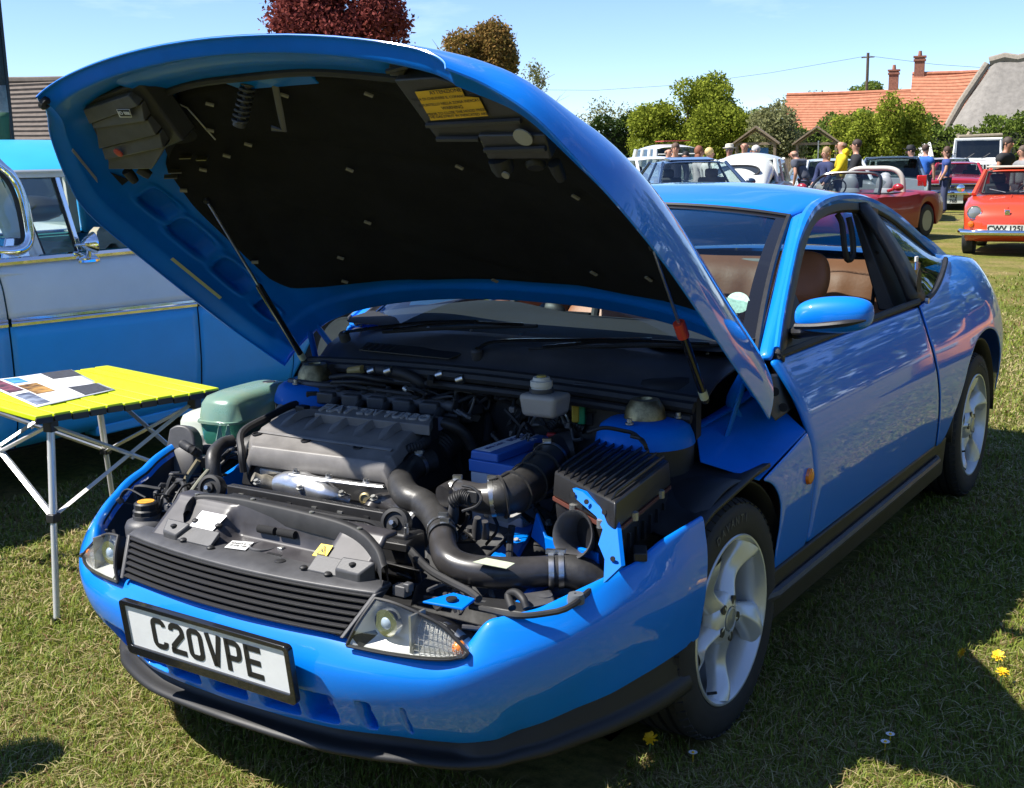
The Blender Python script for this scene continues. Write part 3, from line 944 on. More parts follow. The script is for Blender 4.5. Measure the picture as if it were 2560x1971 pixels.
# ------------------------------------------------------------------ cabin
def seat(sx, y):
    s = empty('front_seat', (sx, y, .30), 0, coupe)
    def cush(name, rows, m=TAN, sub=2):
        return grid(name, rows, m, s, closeu=True, caps=True, sub=sub, sharp=180)
    def ring(cx, cy, cz, w, d, n=12, p=.5, tilt=0.):
        out = []
        for k in range(n):
            a = 2 * math.pi * k / n
            ca, sa = math.cos(a), math.sin(a)
            x, yy = math.copysign(abs(ca) ** p, ca) * w, math.copysign(abs(sa) ** p, sa) * d
            out.append((cx + x, cy + yy * math.cos(tilt), cz + yy * math.sin(tilt)))
        return out
    # backrest rises and leans back, side bolsters wider low down
    cush('backrest', [ring(0, .02 + .28 * t ** 1.1, .12 + .46 * t, lerp(.245, .20, t) * (1 if t < .97 else .9), lerp(.09, .06, t), tilt=-.25) for t in (0, .1, .3, .5, .7, .9, 1.)])
    cush('headrest', [ring(0, .295 + .06 * t, .60 + .20 * t, (.11, .135, .14, .132, .10)[int(t * 4)], (.035, .05, .052, .048, .03)[int(t * 4)], tilt=-.2) for t in (0, .25, .5, .75, 1.)])
    cush('seat_cushion', [ring(0, -.23, .02 + .15 * t, .25 * (1 if 0 < t < 1 else .94), .25 * (1 if 0 < t < 1 else .94)) for t in (0, .15, .5, .85, 1.)])
    return s
seat(.37, 1.30); seat(-.37, 1.30)
# rear bench
G = []
for j in range(9):
    t = j / 8
    row = []
    for i in range(33):
        x = (i / 16 - 1) * .62
        rib = .012 * abs(math.sin(x * 26)) if .1 < t < .8 else 0
        bolst = .035 * max(0, 1 - abs(abs(x) - .30) / .22) + rib
        row.append((x, 2.20 + .20 * t - bolst + (.05 if j == 8 else 0), .52 + .50 * t - (.02 if j == 8 else 0)))
    G.append(row)
rb = empty('rear_seat', (0, 0, 0), 0, coupe)
grid('backrest', G, TAN, rb, sharp=180, sub=1)
G = [[((i / 12 - 1) * .62, lerp(1.80, 2.25, j / 5), .46 + .05 * math.sin(math.pi * j / 5)) for i in range(25)] for j in range(6)]
grid('seat_cushion', G, TAN, rb, sharp=180)
MB().box((0, 2.62, .975), (1.20, .42, .03)).build('parcel_shelf', mat('shelf_grey', (.35, .36, .34), rough=.8, var=.1), coupe, bev=.01)
for sx in (-.30, .30):
    MB().lathe([(.07, 0), (.075, .006), (.06, .012), (.0, .006)], (sx, 2.60, .991), (0, 0, 1)).build('shelf_speaker', BLACK_PL, coupe)
# dash, steering wheel, inner door cards, headlining
G = []
for j, (y, z) in enumerate(((.30, .93), (.42, .955), (.74, .945), (.90, .915), (.95, .86), (.91, .70), (.87, .55))):
    G.append([((i / 10 - 1) * .70, y, z + (.035 * math.exp(-((i / 10 - 1) * .70 + .37) ** 2 / .03) if j in (1, 2, 3) else 0)) for i in range(21)])
DASH = mat('dashboard_plastic', (.011, .012, .014), rough=.75, bump=.08, bscale=300)
grid('dashboard', G, DASH, coupe, sub=1, sharp=180)
sw = empty('steering_wheel', (-.37, 1.10, .88), 0, coupe)
tr = [Vector((.185 * math.cos(a), .065 * math.sin(a) * 1.4, .165 * math.sin(a))) for a in [2 * math.pi * k / 28 for k in range(29)]]
MB().tube(tr, .016, 8, caps=False).build('steering_rim', BLACK_RUB, sw)
MB().ball((0, 0, 0), .065, 12, sc=(1, .5, .8)).box((0, 0, 0), (.33, .02, .03)).build('steering_boss', BLACK_PL, sw)
for sg in (1, -1):
    MB().hexa([(sg * .70, .55, .36), (sg * .75, .55, .36), (sg * .75, 1.95, .36), (sg * .70, 1.95, .36), (sg * .71, .55, .895), (sg * .755, .55, .895), (sg * .755, 1.95, .895), (sg * .71, 1.95, .895)]).build('door_card', mat('door_card_tan', (.24, .10, .05), rough=.6, var=.15), coupe, bev=.01)
    MB().tube(crn([(sg * .535, 1.60, 1.235), (sg * .55, 1.61, 1.20), (sg * .565, 1.60, 1.12), (sg * .57, 1.625, 1.07), (sg * .575, 1.67, 1.085), (sg * .565, 1.68, 1.16), (sg * .55, 1.68, 1.22)], 24), .011, 8).build('seat_belt_loop', BLACK_RUB, coupe)
    MB().tube(crn([(sg * .63, 1.78, 1.09), (sg * .635, 1.74, .95), (sg * .64, 1.66, .75), (sg * .62, 1.56, .55)], 16), .024, 8, flat=.12).build('seat_belt', BLACK_RUB, coupe)
    # inner B pillar trim
    MB().hexa([(sg * .66, 1.72, .88), (sg * .72, 1.72, .88), (sg * .72, 1.92, .88), (sg * .66, 1.92, .88), (sg * .535, 1.72, 1.27), (sg * .555, 1.72, 1.27), (sg * .555, 1.90, 1.25), (sg * .535, 1.90, 1.25)]).build('inner_pillar', BLACK_PL, coupe, bev=.006)
MB().box((0, 1.4, .30), (1.38, 2.2, .05)).build('carpet', mat('carpet_dark', (.02, .02, .022), rough=.95), coupe)
MB().box((0, .58, 1.20), (.2, .02, .06)).build('interior_mirror', BLACK_PL, coupe, bev=.01)
# stickers: white outline script on the back glass, round green disc in the screen
def on_ws(s, t, off=.003):
    j, i = t * 12, (s + 1) * 12
    j0, i0 = min(11, int(j)), min(23, int(i))
    a = WSG[j0][i0].lerp(WSG[j0][i0 + 1], i - i0); b = WSG[j0 + 1][i0].lerp(WSG[j0 + 1][i0 + 1], i - i0)
    return a.lerp(b, j - j0) + Vector((0, -off, off))
dsc = MB(); c = on_ws(.90, .30, -.004)
dsc.lathe([(.034, 0), (.034, .0015)], tuple(c), (.35, -.75, .55), 24)
dsc.build('tax_disc', mat('disc_paper', (.45, .65, .52), rough=.5, var=.25, vscale=90), coupe)
mwt = frame((.08, 2.30, 1.17), (-1, 0, 0), (0, -.5, .85))
text('rear_window_script', 'THE FIAT COUPE OWNERS CLUB', .026, WHITE_PR, coupe, frame((.10, 2.215, 1.232), (1, 0, 0), (0, -.55, .83)), ext=.0003)
swoosh = crn([(-.16, 2.205, 1.238), (-.10, 2.192, 1.262), (.02, 2.185, 1.275), (.16, 2.192, 1.266), (.34, 2.205, 1.240)], 18)
MB().tube(swoosh, .0022, 5).build('rear_window_outline', WHITE_PR, coupe)

# ------------------------------------------------------------------ the bonnet: drawn closed, then swung up 47 degrees about its hinge line
BC = [(-.915,.588),(-.886,.622),(-.80,.705),(-.65,.77),(-.45,.835),(-.2,.90),(.1,.965),(.3,1.005),(.40,1.024)]
BE = [(.615,-.845,.522),(.665,-.78,.545),(.735,-.70,.545),(.80,-.57,.535),(.845,-.44,.535),(.862,-.23,.57),(.865,.13,.632),(.862,.34,.675),(.855,.46,.70)]
BP = [(0,0),(.3,.022),(.55,.09),(.75,.205),(.87,.345),(.925,.475),(.965,.63),(.99,.81),(1,1)]
def bon(u, v):
    cy, cz = cr(BC, v); ex, ey, ez = cr(BE, v); fx, g = cr(BP, abs(u))
    return Vector((math.copysign(ex * fx, u), cy + (ey - cy) * fx * fx, cz + (ez - cz) * g))
BON_M = Matrix.Translation((0, .425, 1.062)) @ Matrix.Rotation(R(-47), 4, 'X') @ Matrix.Translation((0, -.425, -1.062))
def bon_n(u, v):
    a = bon(min(1, u + .01), v) - bon(max(-1, u - .01), v)
    b = bon(u, min(1, v + .01)) - bon(u, max(0, v - .01))
    n = a.cross(b).normalized()
    return n if n.z > 0 or abs(n.x) > .8 else -n
def bo(u, v, d=0., n=0.):
    """point of the open bonnet; d: metres straight below the skin (closed), n: along the inward normal"""
    p_ = bon(u, v) - Vector((0, 0, d))
    if n: p_ -= bon_n(u, v) * n
    return BON_M @ p_
bonnet = empty('bonnet', (0, 0, 0), 0, coupe)
NU, NV = 64, 44
G = [[bo(i / NU * 2 - 1, j / NV) for i in range(NU + 1)] for j in range(NV + 1)]
grid('bonnet_skin', G, BLUE, bonnet, sharp=180)
# pressed inner frame with pockets
pockets = [(.66, .573, .072, .031), (.695, .648, .074, .027), (.712, .718, .068, .024), (.755, .803, .044, .026)]
def sstep(x): x = max(0., min(1., x)); return x * x * (3 - 2 * x)
def inner_d(u, v):
    a = abs(u)
    e = min((1 - a) / .10, (v) / .06, (1 - v) / .05)
    d = .004 + .034 * sstep(e)
    for pu, pv, hu, hv in pockets:
        k = max(abs(a - pu) / hu, abs(v - pv) / hv)
        rr = ((abs(a - pu) / hu) ** 4 + (abs(v - pv) / hv) ** 4) ** .25
        d -= .030 * sstep((1.04 - rr) / .14)
        d += .006 * sstep(1 - abs(rr - 1.35) / .25)                     # raised bead round each pocket
    if a < .93 and v > .86: d += .012 * sstep((v - .86) / .02) * sstep((.99 - v) / .04) * sstep((.93 - a) / .05)
    return d
NU2, NV2 = 220, 170
G = []
for j in range(NV2 + 1):
    v = j / NV2
    row = []
    for i in range(NU2 + 1):
        u = i / NU2 * 2 - 1
        row.append(bo(u, v, n=inner_d(u, v)))
    G.append(row)
grid('inner_frame', G, BLUE_IN, bonnet, flip=True, sharp=180)
# folded hem round the edge of the panel
hem = [bo(-1, j / 40, n=.003) for j in range(41)] + [bo(i / 40 * 2 - 1, 1, n=.003) for i in range(1, 41)] + [bo(1, 1 - j / 40, n=.003) for j in range(1, 41)] + [bo(1 - i / 40 * 2, 0, n=.003) for i in range(1, 41)]
MB().tube(hem, .0026, 6, caps=False).build('bonnet_hem', BLUE, bonnet)
# felt liner
um = [(.30, .20), (.36, .27), (.42, .31), (.5, .43), (.6, .495), (.7, .54), (.745, .55), (.785, .50), (.805, .42), (.82, .30), (.835, .12)]
G = []
for j in range(61):
    v = lerp(.30, .835, j / 60)
    w_ = interp(um, v)
    row = []
    for i in range(61):
        s = i / 30 - 1
        u = s * w_
        rib = 0
        for (au, av, bu, bv) in ((-.10, .36, -.42, .72), (.10, .36, .42, .72), (-.2, .47, .2, .60), (-.30, .62, .05, .80)):
            L2 = (bu - au) ** 2 + (bv - av) ** 2
            tt = max(0, min(1, ((u - au) * (bu - au) + (v - av) * (bv - av)) / L2))
            dd = math.hypot(u - au - tt * (bu - au), v - av - tt * (bv - av))
            rib = max(rib, .010 * max(0, 1 - dd / .024))
        puff = .012 * noise.noise(Vector((u * 9, v * 14, 3)))
        row.append(bo(u, v, n=.056 + puff * .6 - rib - (.012 if i in (0, 60) or j in (0, 60) else 0)))
    G.append(row)
grid('bonnet_liner', G, FELT, bonnet, flip=True, sharp=180)
CLIP = mat('liner_clip', (.22, .20, .15), rough=.6)
for (u, v) in ((-.157, .342), (-.216, .416), (-.178, .474), (-.244, .495), (-.326, .519), (-.444, .557), (-.495, .71), (-.056, .555), (-.121, .672), (-.251, .738), (.113, .35), (-.02, .347), (-.30, .80), (.0, .82), (.2, .76), (.3, .60), (.12, .55), (.33, .74)):
    c = bo(u, v, n=.066); nn = (bo(u, v, n=.06) - c).normalized()
    ax = nn.orthogonal().normalized()
    rot = frame((0, 0, 0), ax, nn.cross(ax)).to_3x3()
    MB().box(c, (.020, .012, .004), rot).build('liner_clip', CLIP, bonnet)
# front cross beam with rubber seal
G = [[bo(lerp(-.30, .30, i / 30), lerp(.075, .255, j / 8), n=.030 + .03 * sstep(j / 5) * sstep(min(i, 30 - i) / 3 + .3)) for i in range(31)] for j in range(9)]
beam = grid('front_beam', G, BLUE_IN, bonnet, flip=True, sharp=60)
MB().tube([bo(lerp(-.30, .27, i / 24), .262 + .012 * math.sin(i * .7) * .4, n=.064) for i in range(25)], .010, 8).build('beam_seal', BLACK_RUB, beam)
# striker plate, spring and safety hook
stk = MB()
c0 = bo(-.06, .31, n=.045); c1 = bo(-.085, .345, n=.125)
ax = (c1 - c0)
side = ax.orthogonal().normalized(); sd2 = ax.normalized().cross(side)
stk.tube([c0 + ax * (k / 70) + (side * math.cos(k * .72) + sd2 * math.sin(k * .72)) * .017 for k in range(71)], .0035, 6)
stk.tube([c0, c0 + ax * 1.06], .008, 8)
stk.tube([c0 + ax * .98, c0 + ax * 1.10], .016, 12)
stk.build('bonnet_striker', BLACK_GREY, bonnet)
hk0, hk1 = bo(-.02, .315, n=.05), bo(-.035, .385, n=.125)
d_ = hk1 - hk0
MB().tube([hk0, hk0 + d_ * .6, hk1, hk1 + Vector((-.025, -.015, .006))], .008, 6, flat=.45).build('safety_hook', mat('hook_steel', (.12, .12, .13), rough=.4, metal=.6), bonnet)
pbx = [bo(-.10, .275, n=.05), bo(.06, .275, n=.05), bo(.05, .325, n=.05), bo(-.08, .325, n=.05)]
MB().prism(pbx, (bo(0, .3, n=.06) - bo(0, .3, n=.05)) * .8).build('striker_plate', BLUE_IN, bonnet, bev=.003)

# headlamp back covers, hung below the panel (drawn in the closed position)
COVER = mat('lamp_cover_plastic', (.075, .072, .068), rough=.42, var=.2, vscale=18, bump=.03, bscale=300)
def bm(q, d=0.): return BON_M @ (Vector(q) + Vector((0, 0, d)))
UPV = (BON_M.to_3x3() @ Vector((0, 0, 1)))
coverR = empty('headlamp_cover', (0, 0, 0), 0, bonnet)
Ledge = [(-0.593, -0.745, 0.585), (-0.602, -0.701, 0.588), (-0.603, -0.689, 0.588), (-0.654, -0.614, 0.59), (-0.662, -0.579, 0.59), (-0.682, -0.547, 0.59)]
Redge = [(-0.39, -0.78, 0.585), (-0.374, -0.749, 0.588), (-0.395, -0.701, 0.588), (-0.395, -0.656, 0.59), (-0.407, -0.615, 0.59), (-0.524, -0.541, 0.59)]
for k in range(5):
    a, b, c, d = Ledge[k], Redge[k], Redge[k + 1], Ledge[k + 1]
    q = [bm(a), bm(b), Vector(bm(b)).lerp(bm(c), .9) - UPV * .010, Vector(bm(a)).lerp(bm(d), .9) - UPV * .010]
    MB().hexa(q + [p_ + UPV * .03 for p_ in q]).build('cover_slat', COVER, coverR, bev=.002)
MB().hexa([bm((-0.604, -0.756, 0.6)), bm((-0.341, -0.803, 0.6)), bm((-0.362, -0.612, 0.61)), bm((-0.723, -0.518, 0.61))] + [bm(q, .05) for q in ((-0.605, -0.762, 0.6), (-0.324, -0.808, 0.6), (-0.349, -0.612, 0.61), (-0.737, -0.512, 0.61))]).build('cover_body', BLACK_PL, coverR, bev=.006)
coverL = empty('headlamp_cover', (0, 0, 0), 0, bonnet)
pL = [(0.413, -0.773, 0.585), (0.513, -0.773, 0.585), (0.571, -0.749, 0.585), (0.637, -0.709, 0.585), (0.707, -0.64, 0.585), (0.699, -0.603, 0.585), (0.435, -0.615, 0.585), (0.423, -0.696, 0.585)]
MB().prism([bm(q) for q in pL], UPV * .04).build('cover_plate', mat('lamp_cover_dark', (.035, .034, .034), rough=.45, var=.2), coverL, bev=.004)
p2 = [(0.551, -0.631, 0.575), (0.71, -0.626, 0.575), (0.697, -0.563, 0.575), (0.545, -0.565, 0.575)]
MB().prism([bm(q) for q in p2], UPV * .04).build('cover_step', MATS['lamp_cover_dark'], coverL, bev=.004)
for a, b in (((0.435, -0.658, 0.58), (0.668, -0.661, 0.58)), ((0.443, -0.622, 0.578), (0.548, -0.619, 0.578)), ((0.554, -0.596, 0.57), (0.701, -0.597, 0.57)), ((0.405, -0.792, 0.59), (0.465, -0.802, 0.59))):
    MB().tube([bm(a), bm(b)], .006, 6).build('cover_ridge', MATS['lamp_cover_dark'], coverL)
MB().hexa([bm(q) for q in ((0.414, -0.816, 0.6), (0.465, -0.812, 0.6), (0.43, -0.768, 0.6), (0.392, -0.771, 0.6))] + [bm(q, .04) for q in ((0.414, -0.816, 0.6), (0.465, -0.812, 0.6), (0.43, -0.768, 0.6), (0.392, -0.771, 0.6))]).build('cover_tongue', MATS['lamp_cover_dark'], coverL, bev=.004)
def sticker(nm, pts, m, parent): return MB().prism([bm(q, -.0015) for q in pts], UPV * .001).build(nm, m, parent)
def face(o, ax, ay, lift=.003):
    """frame on an underside face: x towards ax, y towards ay, facing down"""
    return frame(bm(o, -lift), Vector(bm(ax)) - Vector(bm(o)), Vector(bm(ay)) - Vector(bm(o)))
sticker('cover_sticker', [(-0.455, -0.748, 0.577), (-0.409, -0.746, 0.577), (-0.422, -0.722, 0.577), (-0.465, -0.724, 0.577)], WHITE_PR, coverR)
sticker('cover_sticker_field', [(-0.451, -0.748, 0.575), (-0.41, -0.746, 0.575), (-0.42, -0.726, 0.575), (-0.457, -0.728, 0.575)], BLACK_PL, coverR)
text('cover_symbol', 'ID 888', .014, WHITE_PR, coverR, face((-0.428, -0.74, 0.571), (-0.403, -0.738, 0.571), (-0.418, -0.758, 0.571), .001), ext=.0003)
o_ = bm((-0.579, -0.611, 0.574))
MB().lathe([(.013, -.003), (.013, .0), (.007, .003), (0, .003)], tuple(o_), tuple(-UPV), 20).build('cover_grommet', mat('red_grommet', (.42, .05, .03), rough=.5), coverR)
YEL = mat('yellow_label', (.72, .42, .02), rough=.5, var=.06, vscale=12)
sticker('warning_label', [(0.453, -0.745, 0.582), (0.568, -0.75, 0.582), (0.567, -0.727, 0.582), (0.598, -0.722, 0.582), (0.597, -0.676, 0.582), (0.452, -0.67, 0.582)], YEL, coverL)
for o, a, b, s_, sz in (((0.529, -0.744, 0.579), (0.572, -0.746, 0.579), (0.531, -0.757, 0.579), 'ATTENZIONE', .013), ((0.523, -0.729, 0.579), (0.564, -0.73, 0.579), (0.524, -0.742, 0.579), 'PRIMA DI CHIUDERE IL COFANO PREMERE', .0092), ((0.525, -0.715, 0.579), (0.566, -0.717, 0.579), (0.526, -0.729, 0.579), 'IL PUNTELLO NELLA ZONA INDICATA', .0092), ((0.525, -0.703, 0.579), (0.568, -0.704, 0.579), (0.526, -0.717, 0.579), 'WARNING', .011), ((0.528, -0.691, 0.579), (0.571, -0.693, 0.579), (0.529, -0.706, 0.579), 'PRIOR TO CLOSE THE HOOD PRESS', .0092), ((0.53, -0.682, 0.579), (0.575, -0.683, 0.579), (0.53, -0.696, 0.579), 'THE GAS STRUT IN INDICATED AREA', .0092)):
    text('label_line', s_, sz, BLACK_PR, coverL, face(o, a, b, .001), ext=.0002)
MB().lathe([(.021, -.003), (.021, .0), (0, .001)], tuple(bm((0.661, -0.627, 0.569))), tuple(-UPV), 20).build('inspection_cap', mat('cap_cream', (.30, .29, .24), rough=.5), coverL)
for a, b, r, w in (((0.562, -0.554, 0.59), (0.563, -0.522, 0.58), .026, coverL), ((0.634, -0.53, 0.6), (0.636, -0.525, 0.59), .022, coverL), ((0.678, -0.53, 0.6), (0.676, -0.484, 0.6), .014, coverL), ((-0.59, -0.533, 0.6), (-0.571, -0.506, 0.6), .014, coverR), ((-0.664, -0.517, 0.61), (-0.665, -0.477, 0.61), .014, coverR)):
    MB().tube([bm(a), Vector(bm(a)).lerp(bm(b), .6), bm(b)], [r, r * .95, r * .75], 12).build('lamp_socket', BLACK_RUB, w)
MB().lathe([(.009, 0), (.009, .004), (0, .004)], tuple(bm((0.579, -0.533, 0.565))), tuple(-UPV), 12).build('socket_screw', CLIP, coverL)
d_ = UPV
# metal adjuster brackets behind the right cover
for (u, v, a) in ((-.33, .475, .3), (-.40, .505, 1.1), (-.30, .49, .1), (-.43, .515, .7)):
    c = bo(u, v, n=.065)
    MB().box(c, (.035, .014, .004), Matrix.Rotation(a, 3, 'Z') @ Matrix.Rotation(.8, 3, 'X')).build('adjuster_bracket', mat('passivated_steel', (.16, .145, .10), rough=.4, metal=.6), bonnet)
# light rim of the lamp recess
MB().tube([bo(-.245, .235, n=.06), bo(-.21, .34, n=.062), bo(-.235, .452, n=.058)], .002, 6).build('recess_rim', mat('pale_edge', (.5, .5, .48), rough=.4), bonnet)
vr = [bo(-.27, .235, n=.0435), bo(-.25, .235, n=.0435), bo(-.235, .455, n=.0435), bo(-.39, .48, n=.0435)]
MB().prism(vr, (bo(-.3, .4, n=.05) - bo(-.3, .4, n=.043))).build('lamp_recess', DARK, bonnet)
# details on the flank
c = bo(-.965, .03, n=.012)
MB().lathe([(.017, 0), (.017, .010), (.012, .014), (.005, .014), (.004, .009), (0, .009)], tuple(c), tuple(bo(-.965, .03, n=.03) - c), 20).build('bump_stop', BLACK_RUB, bonnet)
sl = [bo(-.92, .30, n=.036), bo(-.895, .295, n=.036), bo(-.835, .415, n=.041), bo(-.85, .43, n=.041)]
MB().prism(sl, (bo(-.88, .36, n=.03) - bo(-.88, .36, n=.026))).build('flank_slot_glint', mat('slot_glint_grey', (.25, .26, .28), rough=.4), bonnet)  # pale grey imitates the bright reflection in the vent slot
tr = [bo(-.72, .437, n=.0395), bo(-.66, .492, n=.0395), bo(-.725, .493, n=.0395)]
MB().prism(tr, (bo(-.7, .47, n=.0415) - bo(-.7, .47, n=.0395))).build('drain_hole', DARK, bonnet)
st = [bo(-.915, .655, n=.036), bo(-.893, .655, n=.038), bo(-.893, .728, n=.038), bo(-.915, .728, n=.036)]
MB().prism(st, (bo(-.9, .69, n=.0255) - bo(-.9, .69, n=.024))).build('paper_strip', mat('pale_yellow_tape', (.55, .55, .25), rough=.6), bonnet)

# gas struts and hinges
def gas_strut(a, b, split, clip=False):
    root = empty('gas_strut', (0, 0, 0), 0, bonnet)
    a, b = Vector(a), Vector(b)
    mid = a.lerp(b, split)
    MB().tube([a, mid], .0042, 8).build('strut_rod', STEEL, root)
    MB().tube([mid, mid + (b - a) * .01, b], [.009, .0105, .0105], 10).build('strut_cylinder', BLACK_GLOSS, root)
    MB().ball(a, .011, 8).ball(b, .012, 8).build('strut_joint', BLACK_PL, root)
    bb = (b - a).normalized()
    MB().tube([b - bb * .03, b - bb * .005], .0115, 10).build('strut_sleeve', mat('sleeve_yellow', (.55, .55, .35), rough=.5), root)
    if clip: MB().tube([mid - bb * .022, mid + bb * .022], .0155, 10).build('strut_clip', mat('red_clip', (.65, .06, .03), rough=.4), root)
    return root
gas_strut(bo(-.42, .597, n=.06), (-0.7, 0.119, 0.83), .50)
gas_strut(bo(.43, .672, n=.06), (0.71, 0.108, 0.838), .52, clip=True)
for sg in (1, -1):
    hp = crn([bo(sg * .60, .90, n=.03), bo(sg * .62, .95, n=.05) + Vector((0, .02, -.02)), Vector((sg * .70, .30, .80)), Vector((sg * .705, .33, .735)), Vector((sg * .70, .24, .70))], 18)
    MB().tube(hp, .016, 8, flat=.45).build('bonnet_hinge', BLUE_IN, coupe)
    h2 = [bo(sg * .66, .93, n=.03), Vector((sg * .715, .22, .70))]
    MB().tube(h2, .014, 8, flat=.4).build('bonnet_hinge', BLUE_IN, coupe)

# ------------------------------------------------------------------ engine bay
bay = empty('engine_bay', (0, 0, 0), 0, coupe)
def up(p_, dz): return (p_[0], p_[1], p_[2] + dz)
# walls of the bay
MB().box((0, -.32, .27), (1.16, .80, .02)).box((0, .135, .55), (1.36, .03, .56)).build('bulkhead', BLACK_PL, bay)
for sg in (1, -1):
    w_ = MB()
    w_.hexa([(sg * .585, -.74, .30), (sg * .60, -.74, .30), (sg * .60, .12, .30), (sg * .585, .12, .30), (sg * .585, -.74, .46), (sg * .60, -.74, .46), (sg * .60, .12, .70), (sg * .585, .12, .70)])
    w_.build('inner_wing', BLUE_IN, bay)
    # top rail over the arch, black liner between rail and arch edge
    G = [[(sg * lerp(.60, .853, i / 6), y, z + .012 * math.sin(i)) for i in range(7)] for y, z in ((-.26, .600), (-.15, .635), (0, .655), (.10, .668), (.20, .672))]
    grid('arch_top', G, BLACK_PL, bay, solid=.01)
    # folded blue panel behind the arch, up to the rail
    pn = [(sg * .852, .13, .642), (sg * .852, .46, .702), (sg * .70, .50, .80), (sg * .66, .16, .745), (sg * .72, .06, .69)]
    MB().prism(pn, (0, 0, -.006)).build('wing_flange', BLUE_IN, bay, bev=.002)
    MB().tube(crn([(sg * .56, -.06, .735), (sg * .62, .04, .742), (sg * .66, .16, .752), (sg * .685, .30, .775), (sg * .70, .48, .805)], 14), .018, 8, flat=.35).build('wing_rail', BLUE_IN, bay)
    # strut towers
    tw = MB(); tw.lathe([(.130, -.055), (.126, -.035), (.116, -.012), (.098, 0), (.062, .006), (.0, .008)], (sg * .575, .035, .785), (0, 0, 1), 36)
    tower = tw.build('strut_tower', BLUE_IN, bay, sharp=50)
    MB().lathe([(.128, -.30), (.127, -.05), (0, -.05)], (sg * .575, .035, .785), (0, 0, 1), 30).build('tower_shade_side', BLACK_PL, tower)  # black side paints in the shadow below the tower top
    MB().lathe([(.055, .004), (.050, .030), (.036, .052), (.020, .054), (.018, .046), (0, .046)], (sg * .575, .035, .788), (0, 0, 1), 28).build('strut_mount', mat('passivated_gold', (.30, .24, .12), rough=.38, metal=.85, var=.4, vscale=40), tower)
    for k in range(3):
        a = R(30 + 120 * k)
        MB().lathe([(.011, 0), (.011, .004), (.007, .005), (.007, .014), (0, .014)], (sg * .575 + .085 * math.cos(a), .035 + .085 * math.sin(a), .79), (0, 0, 1), 12).build('tower_nut', ZINC, tower)
# dark cover at the base of the left pillar: rubber scuttle end with two holes
MB().hexa([(0.8, 0.198, 0.856), (0.84, 0.267, 0.76), (0.8, 0.521, 0.748), (0.74, 0.559, 0.826), (0.78, 0.246, 0.866), (0.8, 0.271, 0.888), (0.76, 0.563, 0.838), (0.72, 0.595, 0.84)]).build('pillar_base_cover', BLACK_PL, bay, bev=.008)
for c in ((0.825, 0.29, 0.838), (0.825, 0.354, 0.784)):
    MB().lathe([(.012, 0), (.012, .003), (0, .003)], c, (.6, -.75, .3), 14).build('cover_hole', DARK, bay)

# black liners inside the bumper corners
for sg in (1, -1):
    G = []
    for k in range(22):
        s = sg * lerp(.49, .985, k / 21)
        q, n, ax = plan_pt(s)
        tz, ti = interp(topz, ax), interp(topi, ax)
        G.append([q - n * (ti + .022) + Vector((0, 0, tz - .012)), q - n * (ti + .03) + Vector((0, 0, tz - .06)), q - n * .12 + Vector((0, 0, .30))])
    grid('corner_liner', G, mat('liner_black', (.010, .010, .011), rough=.55), bay, sharp=180)
# ---- slam panel
def slam_z(x, y):
    t = max(0, min(1, (y + .825) / .10))
    pad = .570 + .078 * t
    rec = .566 + .014 * min(t, .8)
    k = 0.
    if x < -.11: k = sstep((-.11 - x) / .035)
    elif x > .175: k = sstep((x - .175) / .035)
    z = lerp(rec, pad, k)
    back = sstep((y + .742) / .016)
    return lerp(z, .648, back)
G = [[(x, y, slam_z(x, y)) for x in [lerp(-.335, .335, i / 69) for i in range(70)]] for y in [lerp(-.825, -.69, j / 30) for j in range(31)]]
SLAM = mat('slam_panel_plastic', (.045, .042, .045), rough=.4, var=.25, vscale=12)
slam = grid('slam_panel', G, SLAM, bay, solid=.01, sharp=50)
# strip along the front carrying the fasteners
MB().hexa([(-.28, -.83, .566), (-.12, -.83, .566), (-.12, -.795, .590), (-.28, -.795, .590), (-.28, -.832, .574), (-.12, -.832, .574), (-.12, -.797, .600), (-.28, -.797, .600)]).build('slam_strip', BLACK_GREY, slam, bev=.002)
MB().hexa([(.19, -.83, .566), (.33, -.825, .566), (.33, -.79, .590), (.19, -.795, .590), (.19, -.832, .574), (.33, -.827, .574), (.33, -.792, .600), (.19, -.797, .600)]).build('slam_strip', BLACK_GREY, slam, bev=.002)
for c in ((-0.21, -0.832, 0.574), (-0.113, -0.835, 0.572), (0.18, -0.831, 0.575), (0.253, -0.833, 0.574), (-0.22, -0.781, 0.607), (-0.142, -0.78, 0.607)):
    MB().lathe([(.0095, 0), (.0095, .003), (.006, .006), (0, .0065)], c, (0, 0, 1), 14).build('push_rivet', BLACK_PL, slam)
for c in ((0.071, -0.734, 0.571), (0.094, -0.817, 0.571)):
    MB().lathe([(.013, 0), (.013, .002), (.009, .004), (0, .004)], c, (0, 0, 1), 16).build('blanking_plug', BLACK_PL, slam)
MB().lathe([(.034, .0), (.034, .006), (.029, .008), (.026, .002), (.018, -.003), (0, -.003)], (-0.012, -0.764, 0.569), (0, 0, 1), 28).build('striker_cup', BLACK_GREY, slam)
c = (0.047, -0.771, 0.571)
MB().box(c, (.045, .040, .002)).build('latch_opening', DARK, slam)
MB().box(up((0.041, -0.759, 0.571), .004), (.016, .014, .010)).build('latch_pawl', ZINC, slam, bev=.002)
def decal(name, corners, m, parent, lift=.004):
    return MB().prism([up(q, lift) for q in corners], (0, 0, .0008)).build(name, m, parent)
decal('paper_label', [(-0.22, -0.759, 0.623), (-0.135, -0.758, 0.623), (-0.15, -0.803, 0.588), (-0.228, -0.803, 0.588)], mat('label_paper', (.80, .79, .78), rough=.5, var=.03), slam)
